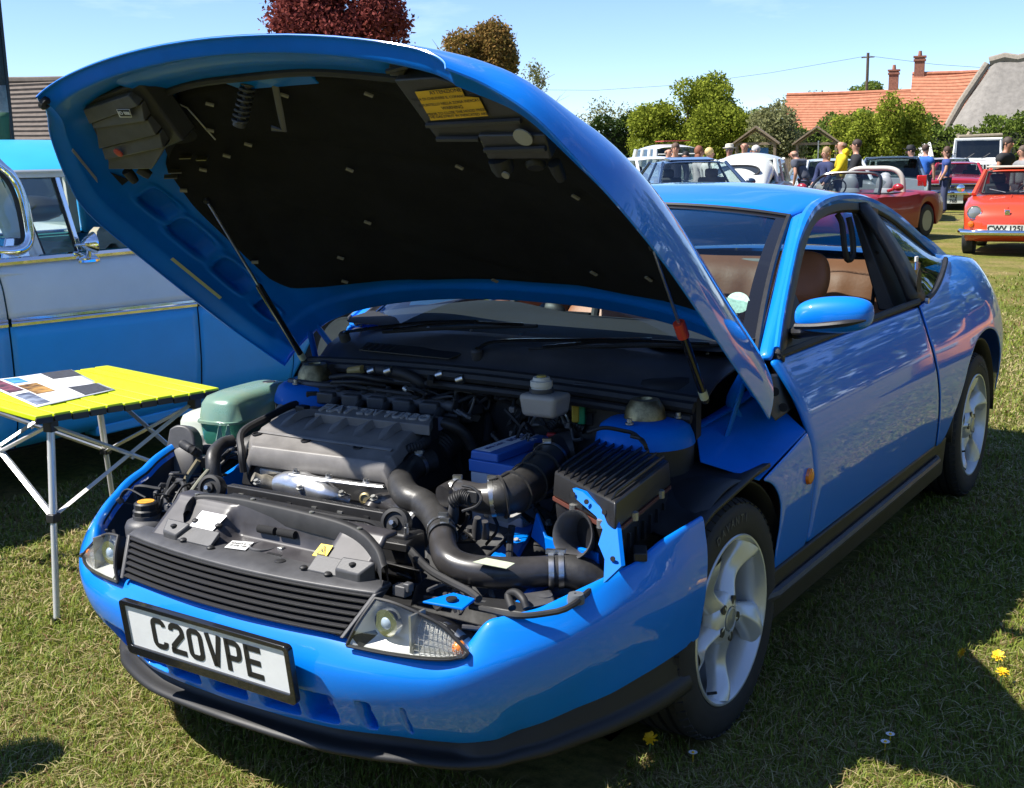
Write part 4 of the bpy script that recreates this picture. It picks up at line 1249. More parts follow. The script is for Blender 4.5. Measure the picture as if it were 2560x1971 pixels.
decal('data_sticker', [(-0.101, -0.777, 0.572), (-0.047, -0.76, 0.572), (-0.026, -0.808, 0.57), (-0.084, -0.819, 0.57)], mat('sticker_grey', (.62, .62, .60), rough=.45, var=.02), slam)
mw = frame(up((-0.062, -0.791, 0.571), .0062), Vector((-0.041, -0.785, 0.571)) - Vector((-0.089, -0.797, 0.571)), (0, 1, 0))
for k, s_ in enumerate(('60607 8  C', 'IP EB MB')):
    text('sticker_line', s_, .012, BLACK_PR, slam, mw @ Matrix.Translation((0, .007 - .015 * k, 0)), ext=.0002)
LBLY = mat('warning_yellow', (.85, .60, .01), rough=.4)
yc = [(0.182, -0.774, 0.611), (0.217, -0.773, 0.612), (0.216, -0.799, 0.591), (0.178, -0.8, 0.591)]
decal('warning_sticker', yc, LBLY, slam)
cc = sum((Vector(q) for q in yc), Vector()) / 4 + Vector((0, -.002, .0062))
ex = (Vector(yc[1]) - Vector(yc[0])).normalized(); ey = (Vector(yc[0]) - Vector(yc[3])).normalized()
stroke('warning_triangle', [[(-.012, -.010), (.012, -.010), (0, .012), (-.012, -.010)], [(-.004, -.004), (.004, .003)], [(-.004, .003), (.004, -.005)]], .0016, frame(cc, ex, ey), BLACK_PR, slam, ext=.0003)
for a, b in ((765, 855), (875, 965)):
    q0, q1 = Vector((-0.048, -0.737, 0.605)), Vector((0.068, -0.737, 0.608))
    k0, k1 = (a - 765) / 195, (b - 765) / 195
    p0, p1 = q0.lerp(q1, k0), q0.lerp(q1, k1)
    MB().tube([p0 + Vector((0, -.004, 0)), p1 + Vector((0, -.004, 0))], .009, 10, flat=1.1).build('vent_slot', DARK, slam)
# end brackets
for pts in ([(228, 915), (385, 935), (300, 1000), (225, 985)], [(1215, 1115), (1395, 1145), (1330, 1220), (1170, 1190)]):
    top_ = {228: [(-0.297, -0.802, 0.61), (-0.214, -0.803, 0.609), (-0.235, -0.835, 0.584), (-0.284, -0.831, 0.587)], 1215: [(0.27, -0.802, 0.61), (0.361, -0.798, 0.613), (0.337, -0.829, 0.589), (0.269, -0.829, 0.589)]}[pts[0][0]]
    o_ = MB().prism([up(q, -.045) for q in top_], (0, 0, .045)).build('slam_bracket', BLACK_GREY, bay, bev=.004)
    cc = sum((Vector(q) for q in top_), Vector()) / 4
    MB().lathe([(.008, 0), (.008, .004), (.004, .006), (0, .006)], tuple(cc), (0, 0, 1), 12).build('bracket_screw', BLACK_PL, o_)
# curved air seal standing behind the slam panel
path = crn([(-0.254, -0.786, 0.612), (-0.265, -0.763, 0.63), (-0.262, -0.731, 0.64), (-0.149, -0.722, 0.648), (-0.022, -0.726, 0.65), (0.096, -0.732, 0.65), (0.204, -0.735, 0.646), (0.283, -0.751, 0.638), (0.353, -0.785, 0.622), (0.399, -0.821, 0.6)], 50)
G = []
for dz, dy in ((-.03, -.004), (.010, -.004), (.014, .0), (.015, .014), (.010, .018), (-.03, .018)):
    G.append([Vector(q) + Vector((0, dy, dz)) for q in path])
grid('air_seal', G, BLACK_RUB, bay, sharp=60)
for k in range(4):
    q = path[10 + k * 9]
    MB().lathe([(.006, 0), (.006, .003), (0, .004)], (q[0], q[1] + .006, q[2] + .015), (0, 0, 1), 10).build('seal_clip', ZINC, bay)
# radiator top behind the seal
rt = [(-0.396, -0.608, 0.6), (-0.351, -0.522, 0.6), (0.143, -0.509, 0.6), (0.218, -0.6, 0.6)]
MB().hexa([(-.34, -.62, .50), (.30, -.62, .50), (.30, -.545, .50), (-.34, -.545, .50), (-.34, -.62, .612), (.30, -.62, .612), (.30, -.545, .605), (-.34, -.545, .605)]).build('radiator_tank', BLACK_PL, bay, bev=.008)
# fan cowl rail with slots
a, b = Vector((-0.379, -0.521, 0.605)), Vector((0.148, -0.504, 0.605))
MB().hexa([a + Vector((0, -.012, -.05)), b + Vector((0, -.012, -.05)), b + Vector((0, .012, -.05)), a + Vector((0, .012, -.05)), a + Vector((0, -.012, .01)), b + Vector((0, -.012, .01)), b + Vector((0, .012, .01)), a + Vector((0, .012, .01))]).build('fan_cowl', BLACK_PL, bay, bev=.003)
for k in range(6):
    q = a.lerp(b, .1 + .16 * k)
    MB().box(q + Vector((0, -.0125, -.012)), (.016, .004, .012)).build('cowl_tab', ZINC if k in (0, 3, 4) else DARK, bay)
part_tube('overflow_cable', [(-0.245, -0.64, 0.625), (-0.14, -0.646, 0.635), (-0.029, -0.683, 0.64), (0.057, -0.667, 0.64), (0.139, -0.662, 0.64), (0.203, -0.639, 0.635), (0.238, -0.629, 0.62)], .005, BLACK_RUB, bay, n=8, res=30)
for c in ((-0.372, -0.599, 0.625), (0.242, -0.59, 0.625)):
    ax = Vector((.25, -.9, .3)).normalized()
    MB().lathe([(.034, -.03), (.036, -.005), (.034, .0), (.026, .002), (.024, -.004), (.014, -.004), (.013, .006), (0, .007)], c, tuple(ax), 24).build('radiator_mount', BLACK_RUB, bay, sharp=40)
    MB().lathe([(.006, 0), (.006, .012), (0, .012)], tuple(Vector(c) + ax * .005), tuple(ax), 6).build('mount_bolt', STEEL, bay)

# ---- engine cover
ec = empty('engine_cover', (0, 0, 0), 0, bay)
COVERM = mat('engine_cover_plastic', (.17, .16, .15), rough=.45, var=.18, vscale=10, bump=.06, bscale=420)
FL, FR = Vector((-0.53, -0.309, 0.69)), Vector((0.013, -0.295, 0.69))
RL, RR = Vector((-0.532, -0.101, 0.732)), Vector((-0.033, -0.09, 0.732))
BL_, BR_ = Vector((-0.474, -0.372, 0.655)), Vector((0.007, -0.326, 0.655))
LBL, LBR = BL_ + Vector((0, .004, -.035)), BR_ + Vector((0, .004, -.035))
prof = [(LBL, LBR), (BL_, BR_), (BL_ + Vector((0, .012, .022)), BR_ + Vector((0, .012, .022))), (FL.lerp(BL_, .28), FR.lerp(BR_, .28)), (FL, FR), (FL.lerp(RL, .18), FR.lerp(RR, .18)), (FL.lerp(RL, .22) + Vector((0, 0, .006)), FR.lerp(RR, .22) + Vector((0, 0, .006))), (FL.lerp(RL, .6) + Vector((0, 0, .010)), FR.lerp(RR, .6) + Vector((0, 0, .010))), (RL, RR)]
G = []
for (l, r) in prof:
    row = []
    for i in range(33):
        s = i / 32
        q = l.lerp(r, s)
        e = min(s, 1 - s)
        q.z -= .03 * max(0, 1 - e / .02) ** 2
        row.append(q)
    G.append(row)
grid('cover_shell', G, COVERM, ec, flip=False, solid=.008, sharp=50, bev=.003)
# five slanting ribs pressed in the top
for k in range(5):
    s0 = .16 + .17 * k
    a = FL.lerp(FR, s0).lerp(RL.lerp(RR, s0 + .02), .30) + Vector((0, 0, .008)); b = FL.lerp(FR, s0 + .13).lerp(RL.lerp(RR, s0 + .13), .93) + Vector((0, 0, .004))
    md = a.lerp(b, .5) + Vector((-.015, 0, .010))
    P = crn([a, md, b], 10)
    V, F = [], []
    for i, q in enumerate(P):
        q = Vector(q); hgt = .017 * math.sin(math.pi * (i + .6) / 10.2)
        V += [q + Vector((-.05 * (1 - abs(i / 9 - .5)), .0, -.004)), q + Vector((0, 0, hgt)), q + Vector((.010, 0, -.004))]
    for i in range(9):
        for c in range(2): F.append((i * 3 + c, i * 3 + c + 1, i * 3 + 4 + c, i * 3 + 3 + c))
    mesh('cover_rib', V, F, COVERM, ec, sharp=60)
for (s, t) in ((.06, .05), (.40, .06), (.74, .08)):
    q = FL.lerp(FR, s).lerp(RL.lerp(RR, s), t)
    MB().lathe([(.015, .001), (.0145, .004), (.011, .004), (.010, .001), (0, .001)], tuple(q), (0, -.1, 1), 18).build('cover_grommet', BLACK_RUB, ec)
for t in (.10, .13):
    a, b = FL.lerp(RL, t) + Vector((.03, 0, .003)), FR.lerp(RR, t) + Vector((-.03, 0, .003))
    MB().tube([a, b], .003, 6).build('cover_bead', COVERM, ec)
# raised name strip at the back
nl, nr = Vector((-0.37, -0.194, 0.748)), Vector((0.021, -0.16, 0.748))
nl2, nr2 = Vector((-0.386, -0.118, 0.762)), Vector((-0.007, -0.104, 0.762))
MB().hexa([nl + Vector((0, 0, -.03)), nr + Vector((0, 0, -.03)), nr2 + Vector((0, 0, -.03)), nl2 + Vector((0, 0, -.03)), nl, nr, nr2, nl2]).build('name_strip', COVERM, ec, bev=.003)
cm = (nl + nr + nl2 + nr2) / 4 + Vector((0, 0, .003))
exx = (nr - nl).normalized()
text('cover_lettering', 'FIAT', .06, mat('moulded_letters', (.34, .33, .32), rough=.4), ec, frame(cm - exx * .13, exx, nl2 - nl + nr2 - nr), ext=.003, sx=.95, bold=.001)
text('cover_lettering', '20V TURBO', .046, MATS['moulded_letters'], ec, frame(cm + exx * .065, exx, nl2 - nl + nr2 - nr), ext=.003, sx=1.0, bold=.001)
# black side of the cover and heads
MB().hexa([BL_ + Vector((-.035, .01, -.10)), BR_ + Vector((.03, .01, -.10)), RR + Vector((.03, .10, -.16)), RL + Vector((-.05, .12, -.16)), BL_ + Vector((-.018, .025, .01)), BR_ + Vector((.012, .02, -.008)), RR + Vector((.012, .0, -.012)), RL + Vector((-.02, .0, -.012))]).build('cylinder_head', BLACK_PL, bay, bev=.006)
sp = crn([BL_ + Vector((-.012, .004, -.055)), BL_ + Vector((-.016, .004, .0)), FL + Vector((-.012, -.004, .006)), FL.lerp(RL, .5) + Vector((-.012, 0, .010)), RL + Vector((-.012, .0, .006)), RL + Vector((-.01, .06, .0))], 26)
MB().tube(sp, .011, 8).build('timing_cover_seal', BLACK_RUB, bay)
MB().hexa([RL + Vector((-.10, -.02, -.06)), RL + Vector((.05, .0, -.06)), RL + Vector((.06, .12, -.06)), RL + Vector((-.12, .12, -.06)), RL + Vector((-.08, .0, .0)), RL + Vector((.045, .01, -.004)), RL + Vector((.055, .10, .012)), RL + Vector((-.09, .10, .012))]).build('timing_cover', COVERM, bay, bev=.008)
# engine block below the cover front
MB().hexa([BL_ + Vector((.01, .02, -.26)), BR_ + Vector((-.0, .02, -.26)), BR_ + Vector((.02, .2, -.26)), BL_ + Vector((.0, .2, -.26)), BL_ + Vector((.03, .02, -.04)), BR_ + Vector((-.01, .02, -.04)), BR_ + Vector((.0, .1, -.04)), BL_ + Vector((.0, .1, -.04))]).build('engine_block', ALU, bay, bev=.008)
# exhaust heat shield and the silver rail above it
SHIELD = mat('heat_shield', (.62, .62, .62), rough=.28, metal=.9, var=.12, vscale=18, bump=.05, bscale=60)
P = crn([(-0.342, -0.382, 0.585), (-0.294, -0.375, 0.59), (-0.208, -0.38, 0.588), (-0.142, -0.38, 0.582), (-0.114, -0.351, 0.565)], 22)
MB().tube(P, [.018 + .022 * math.sin(math.pi * min(1, (i + 3) / 22)) + (.003 if i in (8, 14) else 0) for i in range(22)], 16).build('heat_shield', SHIELD, bay)
a, b = Vector((-0.28, -0.39, 0.625)), Vector((0.023, -0.363, 0.625))
MB().tube([a, a.lerp(b, .3) + Vector((0, -.006, 0)), a.lerp(b, .7) + Vector((0, -.006, 0)), b], .010, 10, flat=.6).build('manifold_rail', SHIELD, bay)
for t in (.06, .42, .82):
    MB().lathe([(.010, 0), (.010, .006), (.006, .007), (.006, .014), (0, .014)], tuple(a.lerp(b, t) + Vector((0, 0, .004))), (0, -.3, 1), 8).build('rail_nut', STEEL, bay)
MB().lathe([(.016, -.02), (.016, .006), (.011, .008), (.010, .004), (0, .004)], (-0.076, -0.324, 0.57), (.3, -.9, .2), 18).build('core_plug', mat('brass_dull', (.38, .32, .18), rough=.4, metal=.8), bay)
MB().lathe([(.022, -.05), (.022, .0), (.014, .012), (.014, .03), (0, .03)], (-0.406, -0.375, 0.585), (-.5, -.7, .5), 18).build('thermostat', mat('corroded_alloy', (.36, .33, .27), rough=.55, metal=.7, var=.35, vscale=40), bay)
MB().box((-0.409, -0.313, 0.61), (.045, .03, .03), Matrix.Rotation(.3, 3, 'Z')).build('lifting_eye', ZINC, bay, bev=.006)

# ---- intake side behind the cover: rail, coils, plenum, hoses
rl, rr_ = Vector((-0.503, -0.026, 0.765)), Vector((-0.016, 0.009, 0.765))
MB().tube([rl, rr_], .018, 12).build('fuel_rail', BLACK_GREY, bay)
for k in range(5):
    q = rl.lerp(rr_, .08 + .19 * k)
    MB().box(q + Vector((.01, -.02, -.006)), (.06, .035, .035), Matrix.Rotation(.12, 3, 'Z')).build('coil_pack', BLACK_GREY, bay, bev=.005)
    MB().tube([q + Vector((.045, -.02, -.01)), q + Vector((.05, -.05, -.03))], [.014, .012], 10).build('coil_boot', BLACK_RUB, bay)
    MB().lathe([(.018, 0), (.018, .03), (.012, .035), (0, .035)], tuple(q + Vector((.04, .012, -.01))), (0, -.2, 1), 12).build('injector', BLACK_RUB, bay)
pl_ = crn([(-0.619, 0.026, 0.78), (-0.448, 0.006, 0.79), (-0.259, -0.006, 0.79), (-0.144, 0.022, 0.785), (-0.117, 0.102, 0.79), (-0.087, 0.115, 0.785), (-0.05, 0.081, 0.77)], 30)
MB().tube(pl_, .0085, 8).build('vacuum_pipe', BLACK_RUB, bay)
MB().tube(crn([(-0.628, -0.021, 0.79), (-0.519, -0.031, 0.79), (-0.421, 0.017, 0.785)], 12), .011, 8).build('breather_pipe', BLACK_GREY, bay)
G = []
for t in range(9):
    s = t / 8
    c = Vector((-0.766, 0.197, 0.76)).lerp(Vector((-0.246, 0.292, 0.76)), s) + Vector((0, .06, 0))
    G.append([c + Vector((0, .075 * math.cos(a), .05 * math.sin(a))) for a in [2 * math.pi * k / 14 for k in range(14)]])
grid('intake_plenum', G, BLACK_PL, bay, closeu=True, caps=True, flip=True)
for path, r in (([(-0.402, 0.082, 0.83), (-0.314, 0.047, 0.84), (-0.216, 0.029, 0.84), (-0.158, 0.032, 0.82), (-0.152, 0.041, 0.8)], .017),
                ([(-0.374, 0.074, 0.825), (-0.276, 0.043, 0.83), (-0.205, 0.04, 0.82), (-0.18, 0.042, 0.8)], .012),
                ([(-0.561, -0.003, 0.77), (-0.616, 0.066, 0.8), (-0.598, 0.098, 0.82), (-0.526, 0.061, 0.82)], .020),
                ([(-0.482, 0.004, 0.81), (-0.382, -0, 0.825), (-0.301, 0.005, 0.82), (-0.259, 0.038, 0.81)], .008),
                ([(-0.444, -0.03, 0.805), (-0.339, -0.034, 0.815), (-0.28, 0.021, 0.8)], .006),
                ([(-0.092, -0.008, 0.83), (-0.157, 0.094, 0.84), (-0.142, 0.137, 0.84), (-0.044, 0.086, 0.84), (-0.037, 0.102, 0.8)], .010),
                ([(-0.071, 0.203, 0.76), (-0.007, 0.149, 0.74), (0.036, 0.096, 0.7), (0.065, 0.044, 0.66)], .013),
                ([(-0.134, 0.06, 0.76), (-0.101, 0.162, 0.77), (-0.051, 0.186, 0.765), (0.008, 0.128, 0.74)], .009)):
    part_tube('bay_hose', path, r, BLACK_RUB, bay, n=10, res=24)
MB().lathe([(.013, -.03), (.013, .03), (0, .03)], (-0.421, 0.053, 0.83), (.95, -.1, .2), 10).build('vacuum_connector', mat('aged_yellow_plastic', (.42, .30, .10), rough=.5), bay)
for c in ((-0.347, 0.043, 0.835), (-0.266, 0.023, 0.845), (-0.093, 0.046, 0.845), (-0.014, 0.037, 0.84), (0.057, 0.131, 0.82)):
    MB().lathe([(.013, -.012), (.0135, 0), (.013, .012), (0, .012)], c, (.8, .1, .3), 12).build('hose_clamp', STEEL, bay)
MB().box((0.037, 0.174, 0.8), (.04, .02, .06)).build('bulkhead_bracket', BLUE_IN, bay, bev=.003)
MB().box((-0.032, 0.159, 0.81), (.075, .04, .03)).build('relay_cover', BLACK_GREY, bay, bev=.004)
MB().box((-0.041, 0.195, 0.77), (.03, .02, .012)).build('green_connector', mat('green_plastic', (.02, .12, .06), rough=.5), bay)
# throttle body and grey end plate
MB().lathe([(.06, -.02), (.06, .0), (.052, .006), (0, .006)], (-0.046, 0.158, 0.74), (.35, -.2, .9), 28).build('plenum_end', COVERM, bay)
MB().box((-0.078, 0.128, 0.72), (.07, .06, .05), Matrix.Rotation(.4, 3, 'Z')).box((-0.088, 0.105, 0.74), (.04, .04, .04)).lathe([(.028, -.03), (.03, .03), (0, .03)], (-0.086, 0.066, 0.72), (.8, -.5, .1), 16).build('throttle_body', BLACK_GREY, bay, bev=.004)
part_tube('breather_hose', [(-0.028, -0.076, 0.735), (-0.012, -0.067, 0.735), (0.021, -0.052, 0.725), (0.044, -0.032, 0.7), (0.054, -0.012, 0.66)], .017, RUBBER_HOSE, bay, n=12, res=20)
MB().lathe([(.019, -.008), (.0195, .008), (0, .008)], (-0.011, -0.08, 0.735), (.9, -.3, 0), 14).build('hose_clamp', STEEL, bay)
MB().box((-0.017, -0.112, 0.725), (.035, .04, .06)).build('coil_bracket', BLACK_PL, bay, bev=.004)
def ribbed(name, path, r, m, n=14, res=60, amp=.12):
    P = crn([tuple(q) for q in path], res)
    rs = [r * (1 + amp * (1 if i % 3 == 0 else -.3)) for i in range(res)]
    return MB().tube(P, rs, n).build(name, m, bay)
ribbed('wiring_loom', [(-0.034, -0.226, 0.68), (-0.01, -0.212, 0.69), (0.003, -0.18, 0.695), (-0.006, -0.136, 0.7)], .013, BLACK_RUB, res=45)
ribbed('wiring_loom', [(-0.025, 0.037, 0.64), (-0.032, 0.041, 0.6), (-0.027, 0.051, 0.56)], .010, BLACK_RUB)
part_tube('dipstick_tube', [(0.01, -0.178, 0.68), (0.008, -0.204, 0.66), (-0.011, -0.218, 0.63), (-0.055, -0.247, 0.6)], .005, ZINC, bay, n=8, res=14)
part_tube('oil_line', [(-0.046, -0.195, 0.62), (-0.063, -0.23, 0.6), (-0.075, -0.301, 0.595)], .004, BLACK_RUB, bay, n=8, res=12)
ribbed('intake_bellows', [(-0.039, -0.07, 0.64), (-0.045, -0.018, 0.66), (-0.05, 0.033, 0.665)], .045, BLACK_RUB, res=30, amp=.07)
for k, c in enumerate(((-0.469, -0.136, 0.735), (-0.511, -0.05, 0.76), (-0.093, 0.04, 0.735), (-0.094, 0.077, 0.75), (-0.041, 0.078, 0.755), (-0.083, 0.054, 0.75), (0.008, 0.074, 0.75))):
    MB().box(c, (.035, .028, .03), Matrix.Rotation(k * .7, 3, 'Z')).build('plug_connector', BLACK_PL, bay, bev=.003)

# ---- charge pipes and air duct on the left of the engine
hose = [(0.016, -0.146, 0.648), (0.005, -0.185, 0.645), (0.001, -0.233, 0.635), (0.043, -0.316, 0.625), (0.113, -0.374, 0.615), (0.165, -0.38, 0.605), (0.232, -0.423, 0.598), (0.297, -0.484, 0.592), (0.337, -0.527, 0.588)]
part_tube('charge_hose', hose, [.030, .031, .034, .036, .037, .037, .036, .034, .033], RUBBER_HOSE, bay, n=20, res=40)
pipe = [(0.328, -0.517, 0.588), (0.368, -0.568, 0.578), (0.412, -0.602, 0.565), (0.459, -0.605, 0.555), (0.518, -0.588, 0.552), (0.574, -0.555, 0.552), (0.624, -0.512, 0.552)]
PIPE = mat('painted_pipe', (.035, .033, .033), rough=.3, var=.3, vscale=12, coat=.2, coat_rough=.3)
part_tube('charge_pipe', pipe, [.031, .032, .034, .035, .036, .035, .034], PIPE, bay, n=20, res=36)
part_tube('charge_elbow', [(0.621, -0.515, 0.552), (0.652, -0.495, 0.552), (0.685, -0.48, 0.545), (0.705, -0.466, 0.525), (0.719, -0.473, 0.5)], [.037, .038, .04, .042, .044], RUBBER_HOSE, bay, n=18, res=18)
def clamp(path_pts, at, r, w=.012):
    a, b = Vector(path_pts[0]), Vector(path_pts[1])
    ax = (b - a).normalized(); c = a.lerp(b, at)
    o_ = MB().lathe([(r * .985, -w / 2), (r, -w / 2), (r * 1.005, 0), (r, w / 2), (r * .985, w / 2)], tuple(c), tuple(ax), 26, closed=True)
    sd = ax.cross(Vector((0, 0, 1))).normalized()
    o_.box(c + Vector((0, 0, r + .003)) - sd * .006, (.022, .012, .010), Matrix.Rotation(.4, 3, 'Z'))
    return o_.build('hose_clamp', STEEL, bay)
clamp([(0.297, -0.484, 0.592), (0.337, -0.527, 0.588)], .3, .0355)
clamp([(0.297, -0.484, 0.592), (0.337, -0.527, 0.588)], .95, .0355)
clamp([(0.005, -0.185, 0.645), (0.001, -0.233, 0.635)], .2, .0345)
clamp([(0.621, -0.515, 0.552), (0.652, -0.495, 0.552)], .15, .0405)
clamp([(0.621, -0.515, 0.552), (0.652, -0.495, 0.552)], .75, .0405)
pts_ = [Vector((0.517, -0.607, 0.59)), Vector((0.591, -0.605, 0.59)), Vector((0.588, -0.633, 0.586)), Vector((0.5, -0.636, 0.586))]
MB().prism([q + Vector((0, 0, .001)) for q in pts_], (0, 0, .001)).build('pipe_label', mat('pale_green_label', (.42, .46, .34), rough=.5, var=.08, vscale=60), bay)
part_tube('lower_pipe', [(0.168, -0.399, 0.56), (0.103, -0.375, 0.57), (0.017, -0.329, 0.57), (-0.025, -0.335, 0.565), (-0.03, -0.357, 0.55)], [.030, .031, .030, .027, .024], PIPE, bay, n=16, res=20)
clamp([(0.168, -0.399, 0.56), (0.103, -0.375, 0.57)], .2, .032)
# air duct: small end, sensor, ribbed elbow, box
duct = [(0.275, -0.44, 0.655), (0.286, -0.407, 0.66), (0.328, -0.411, 0.66), (0.377, -0.426, 0.662), (0.407, -0.417, 0.664)]
part_tube('air_meter', duct, [.028, .031, .033, .036, .040], PIPE, bay, n=20, res=16)
elbow = [(0.402, -0.42, 0.664), (0.429, -0.402, 0.668), (0.436, -0.349, 0.674), (0.429, -0.272, 0.682), (0.406, -0.185, 0.692), (0.39, -0.123, 0.7)]
part_tube('air_elbow', elbow, [.043, .046, .048, .048, .046, .043], RUBBER_HOSE, bay, n=22, res=26)
P = crn([tuple(q) for q in elbow], 60)
for k in (10, 20, 31, 42):
    ax = Vector(P[k + 1]) - Vector(P[k - 1])
    MB().lathe([(.046, -.003), (.0535, -.0025), (.0535, .0025), (.046, .003)], P[k], tuple(ax), 26, closed=True).build('elbow_rib', RUBBER_HOSE, bay)
MB().tube([Vector(q) + Vector((-.012, -.010, .047)) for q in P[4:52:4]], .003, 6).build('elbow_rib', RUBBER_HOSE, bay)
clamp([elbow[0], elbow[1]], .1, .0455)
clamp([elbow[4], elbow[5]], .6, .0475)
clamp([duct[1], duct[2]], .1, .034)
part_tube('box_inlet', [(0.396, -0.143, 0.698), (0.391, -0.089, 0.705), (0.415, -0.065, 0.71)], [.044, .046, .048], BLACK_PL, bay, n=18, res=10)
part_tube('sensor_loop', [(0.353, -0.466, 0.7), (0.4, -0.487, 0.705), (0.445, -0.521, 0.7), (0.44, -0.53, 0.68), (0.397, -0.528, 0.66)], .0035, BLACK_RUB, bay, n=6, res=24)
ribbed('wiring_loom', [(0.341, -0.495, 0.665), (0.367, -0.486, 0.68), (0.394, -0.488, 0.68)], .017, BLACK_RUB, res=30)
MB().box((0.401, -0.486, 0.685), (.03, .02, .03)).build('air_sensor', BLACK_PL, bay, bev=.003)
for path, r in (([(0.339, -0.427, 0.62), (0.309, -0.399, 0.58), (0.273, -0.394, 0.54)], .006), ([(0.372, -0.367, 0.6), (0.366, -0.344, 0.56), (0.303, -0.304, 0.5)], .004), ([(0.451, -0.406, 0.6), (0.45, -0.413, 0.57), (0.503, -0.497, 0.55)], .009),
                ([(0.453, -0.405, 0.6), (0.437, -0.418, 0.56), (0.497, -0.453, 0.54)], .004), ([(0.447, -0.516, 0.55), (0.441, -0.447, 0.56), (0.43, -0.376, 0.57)], .004), ([(0.312, -0.622, 0.58), (0.418, -0.685, 0.57), (0.492, -0.704, 0.56), (0.55, -0.718, 0.555), (0.584, -0.732, 0.55)], .009),
                ([(0.308, -0.629, 0.59), (0.334, -0.631, 0.56), (0.32, -0.603, 0.5)], .008), ([(0.548, -0.217, 0.8), (0.58, -0.192, 0.81), (0.612, -0.158, 0.8), (0.638, -0.14, 0.79), (0.694, -0.191, 0.78)], .005), ([(0.639, -0.162, 0.79), (0.67, -0.164, 0.785), (0.694, -0.186, 0.77)], .005),
                ([(0.562, -0.734, 0.53), (0.607, -0.732, 0.53), (0.68, -0.738, 0.535), (0.73, -0.711, 0.54), (0.77, -0.669, 0.55), (0.761, -0.53, 0.56)], .007)):
    part_tube('bay_cable', path, r, BLACK_RUB, bay, n=8, res=18)
for c in ((0.296, -0.332, 0.55), (0.299, -0.433, 0.62), (0.232, -0.276, 0.5), (0.274, -0.27, 0.52)):
    MB().lathe([(.012, -.03), (.014, 0), (.009, .03), (0, .03)], c, (.2, -.2, 1), 12).build('gearbox_sender', BLACK_GREY, bay)
MB().hexa([(.12, -.42, .30), (.46, -.42, .30), (.46, -.10, .30), (.12, -.10, .30), (.16, -.38, .50), (.42, -.36, .48), (.42, -.14, .50), (.16, -.14, .52)]).build('gearbox', mat('grimy_alloy', (.10, .10, .10), rough=.6, metal=.5, var=.4, vscale=14), bay, bev=.02)
MB().prism([(0.343, -0.349, 0.6), (0.415, -0.368, 0.6), (0.413, -0.308, 0.6), (0.367, -0.28, 0.6)], (0, 0, -.01)).build('battery_tray', mat('grey_plate', (.35, .35, .34), rough=.5), bay)

# ---- battery
t0 = [(0.169, -0.18, 0.69), (0.296, -0.25, 0.69), (0.301, -0.013, 0.69), (0.176, 0.065, 0.69)]
A, B, D = Vector(t0[0]), Vector(t0[1]), Vector(t0[3])
bx_ = (D - A).normalized(); by_ = Vector((-bx_.y, bx_.x, 0))
if by_.dot(B - A) < 0: by_ = -by_
bat = empty('battery', (0, 0, 0), 0, bay)
LN, WD = .245, .165
def bp(a, b, z): return A + bx_ * (a * LN) + by_ * (b * WD) + Vector((0, 0, z))
BAT_B = mat('battery_blue', (.03, .13, .46), rough=.35)
MB().hexa([bp(0, 0, -.20), bp(0, 1, -.20), bp(1, 1, -.20), bp(1, 0, -.20), bp(0, 0, -.045), bp(0, 1, -.045), bp(1, 1, -.045), bp(1, 0, -.045)]).build('battery_case', mat('battery_grey', (.42, .46, .52), rough=.4), bat, bev=.004)
MB().hexa([bp(-.015, -.02, -.045), bp(-.015, 1.02, -.045), bp(1.015, 1.02, -.045), bp(1.015, -.02, -.045), bp(-.015, -.02, -.012), bp(-.015, 1.02, -.012), bp(1.015, 1.02, -.012), bp(1.015, -.02, -.012)]).build('battery_lid', BAT_B, bat, bev=.003)
MB().hexa([bp(.0, .0, -.012), bp(.0, .55, -.012), bp(1, .55, -.012), bp(1, .0, -.012), bp(.0, .02, .012), bp(.0, .54, .012), bp(1, .54, .012), bp(1, .02, .012)]).build('battery_top', BAT_B, bat, bev=.004)
MB().prism([bp(.04, .06, .0125), bp(.04, .36, .0125), bp(.97, .36, .0125), bp(.97, .06, .0125)], (0, 0, .0008)).build('battery_label', mat('battery_label', (.70, .73, .78), rough=.4), bat)
bw = frame(bp(.75, .14, .0145), bx_, by_ * -1)
text('battery_lettering', 'BOSCH', .026, mat('navy_print', (.02, .04, .16), rough=.4), bat, frame(bp(.70, .20, .0143), bx_, -by_), ext=.0003, bold=.0005)
text('battery_lettering', '60Ah 540A', .018, MATS['navy_print'], bat, frame(bp(.27, .20, .0143), bx_, -by_), ext=.0003)
text('battery_lettering', 'S4', .03, WHITE_PR, bat, frame(bp(.75, .45, .0128), bx_, -by_), ext=.0003)
for k in range(14):
    MB().box(bp(.08 + .062 * k, 1.025, -.055), (.004, .004, .014)).build('case_rib', MATS['battery_grey'], bat)
MB().box(bp(.60, .80, .0), (.05, .05, .025), Matrix.Rotation(.5, 3, 'Z')).build('battery_terminal', BLACK_PL, bat, bev=.005)
part_tube('battery_cable', [bp(.55, .80, .005), bp(.36, .9, .01), bp(.22, 1.03, -.02), bp(.20, 1.06, -.08), bp(.22, 1.05, -.13)], .007, BLACK_RUB, bat, n=8, res=18)

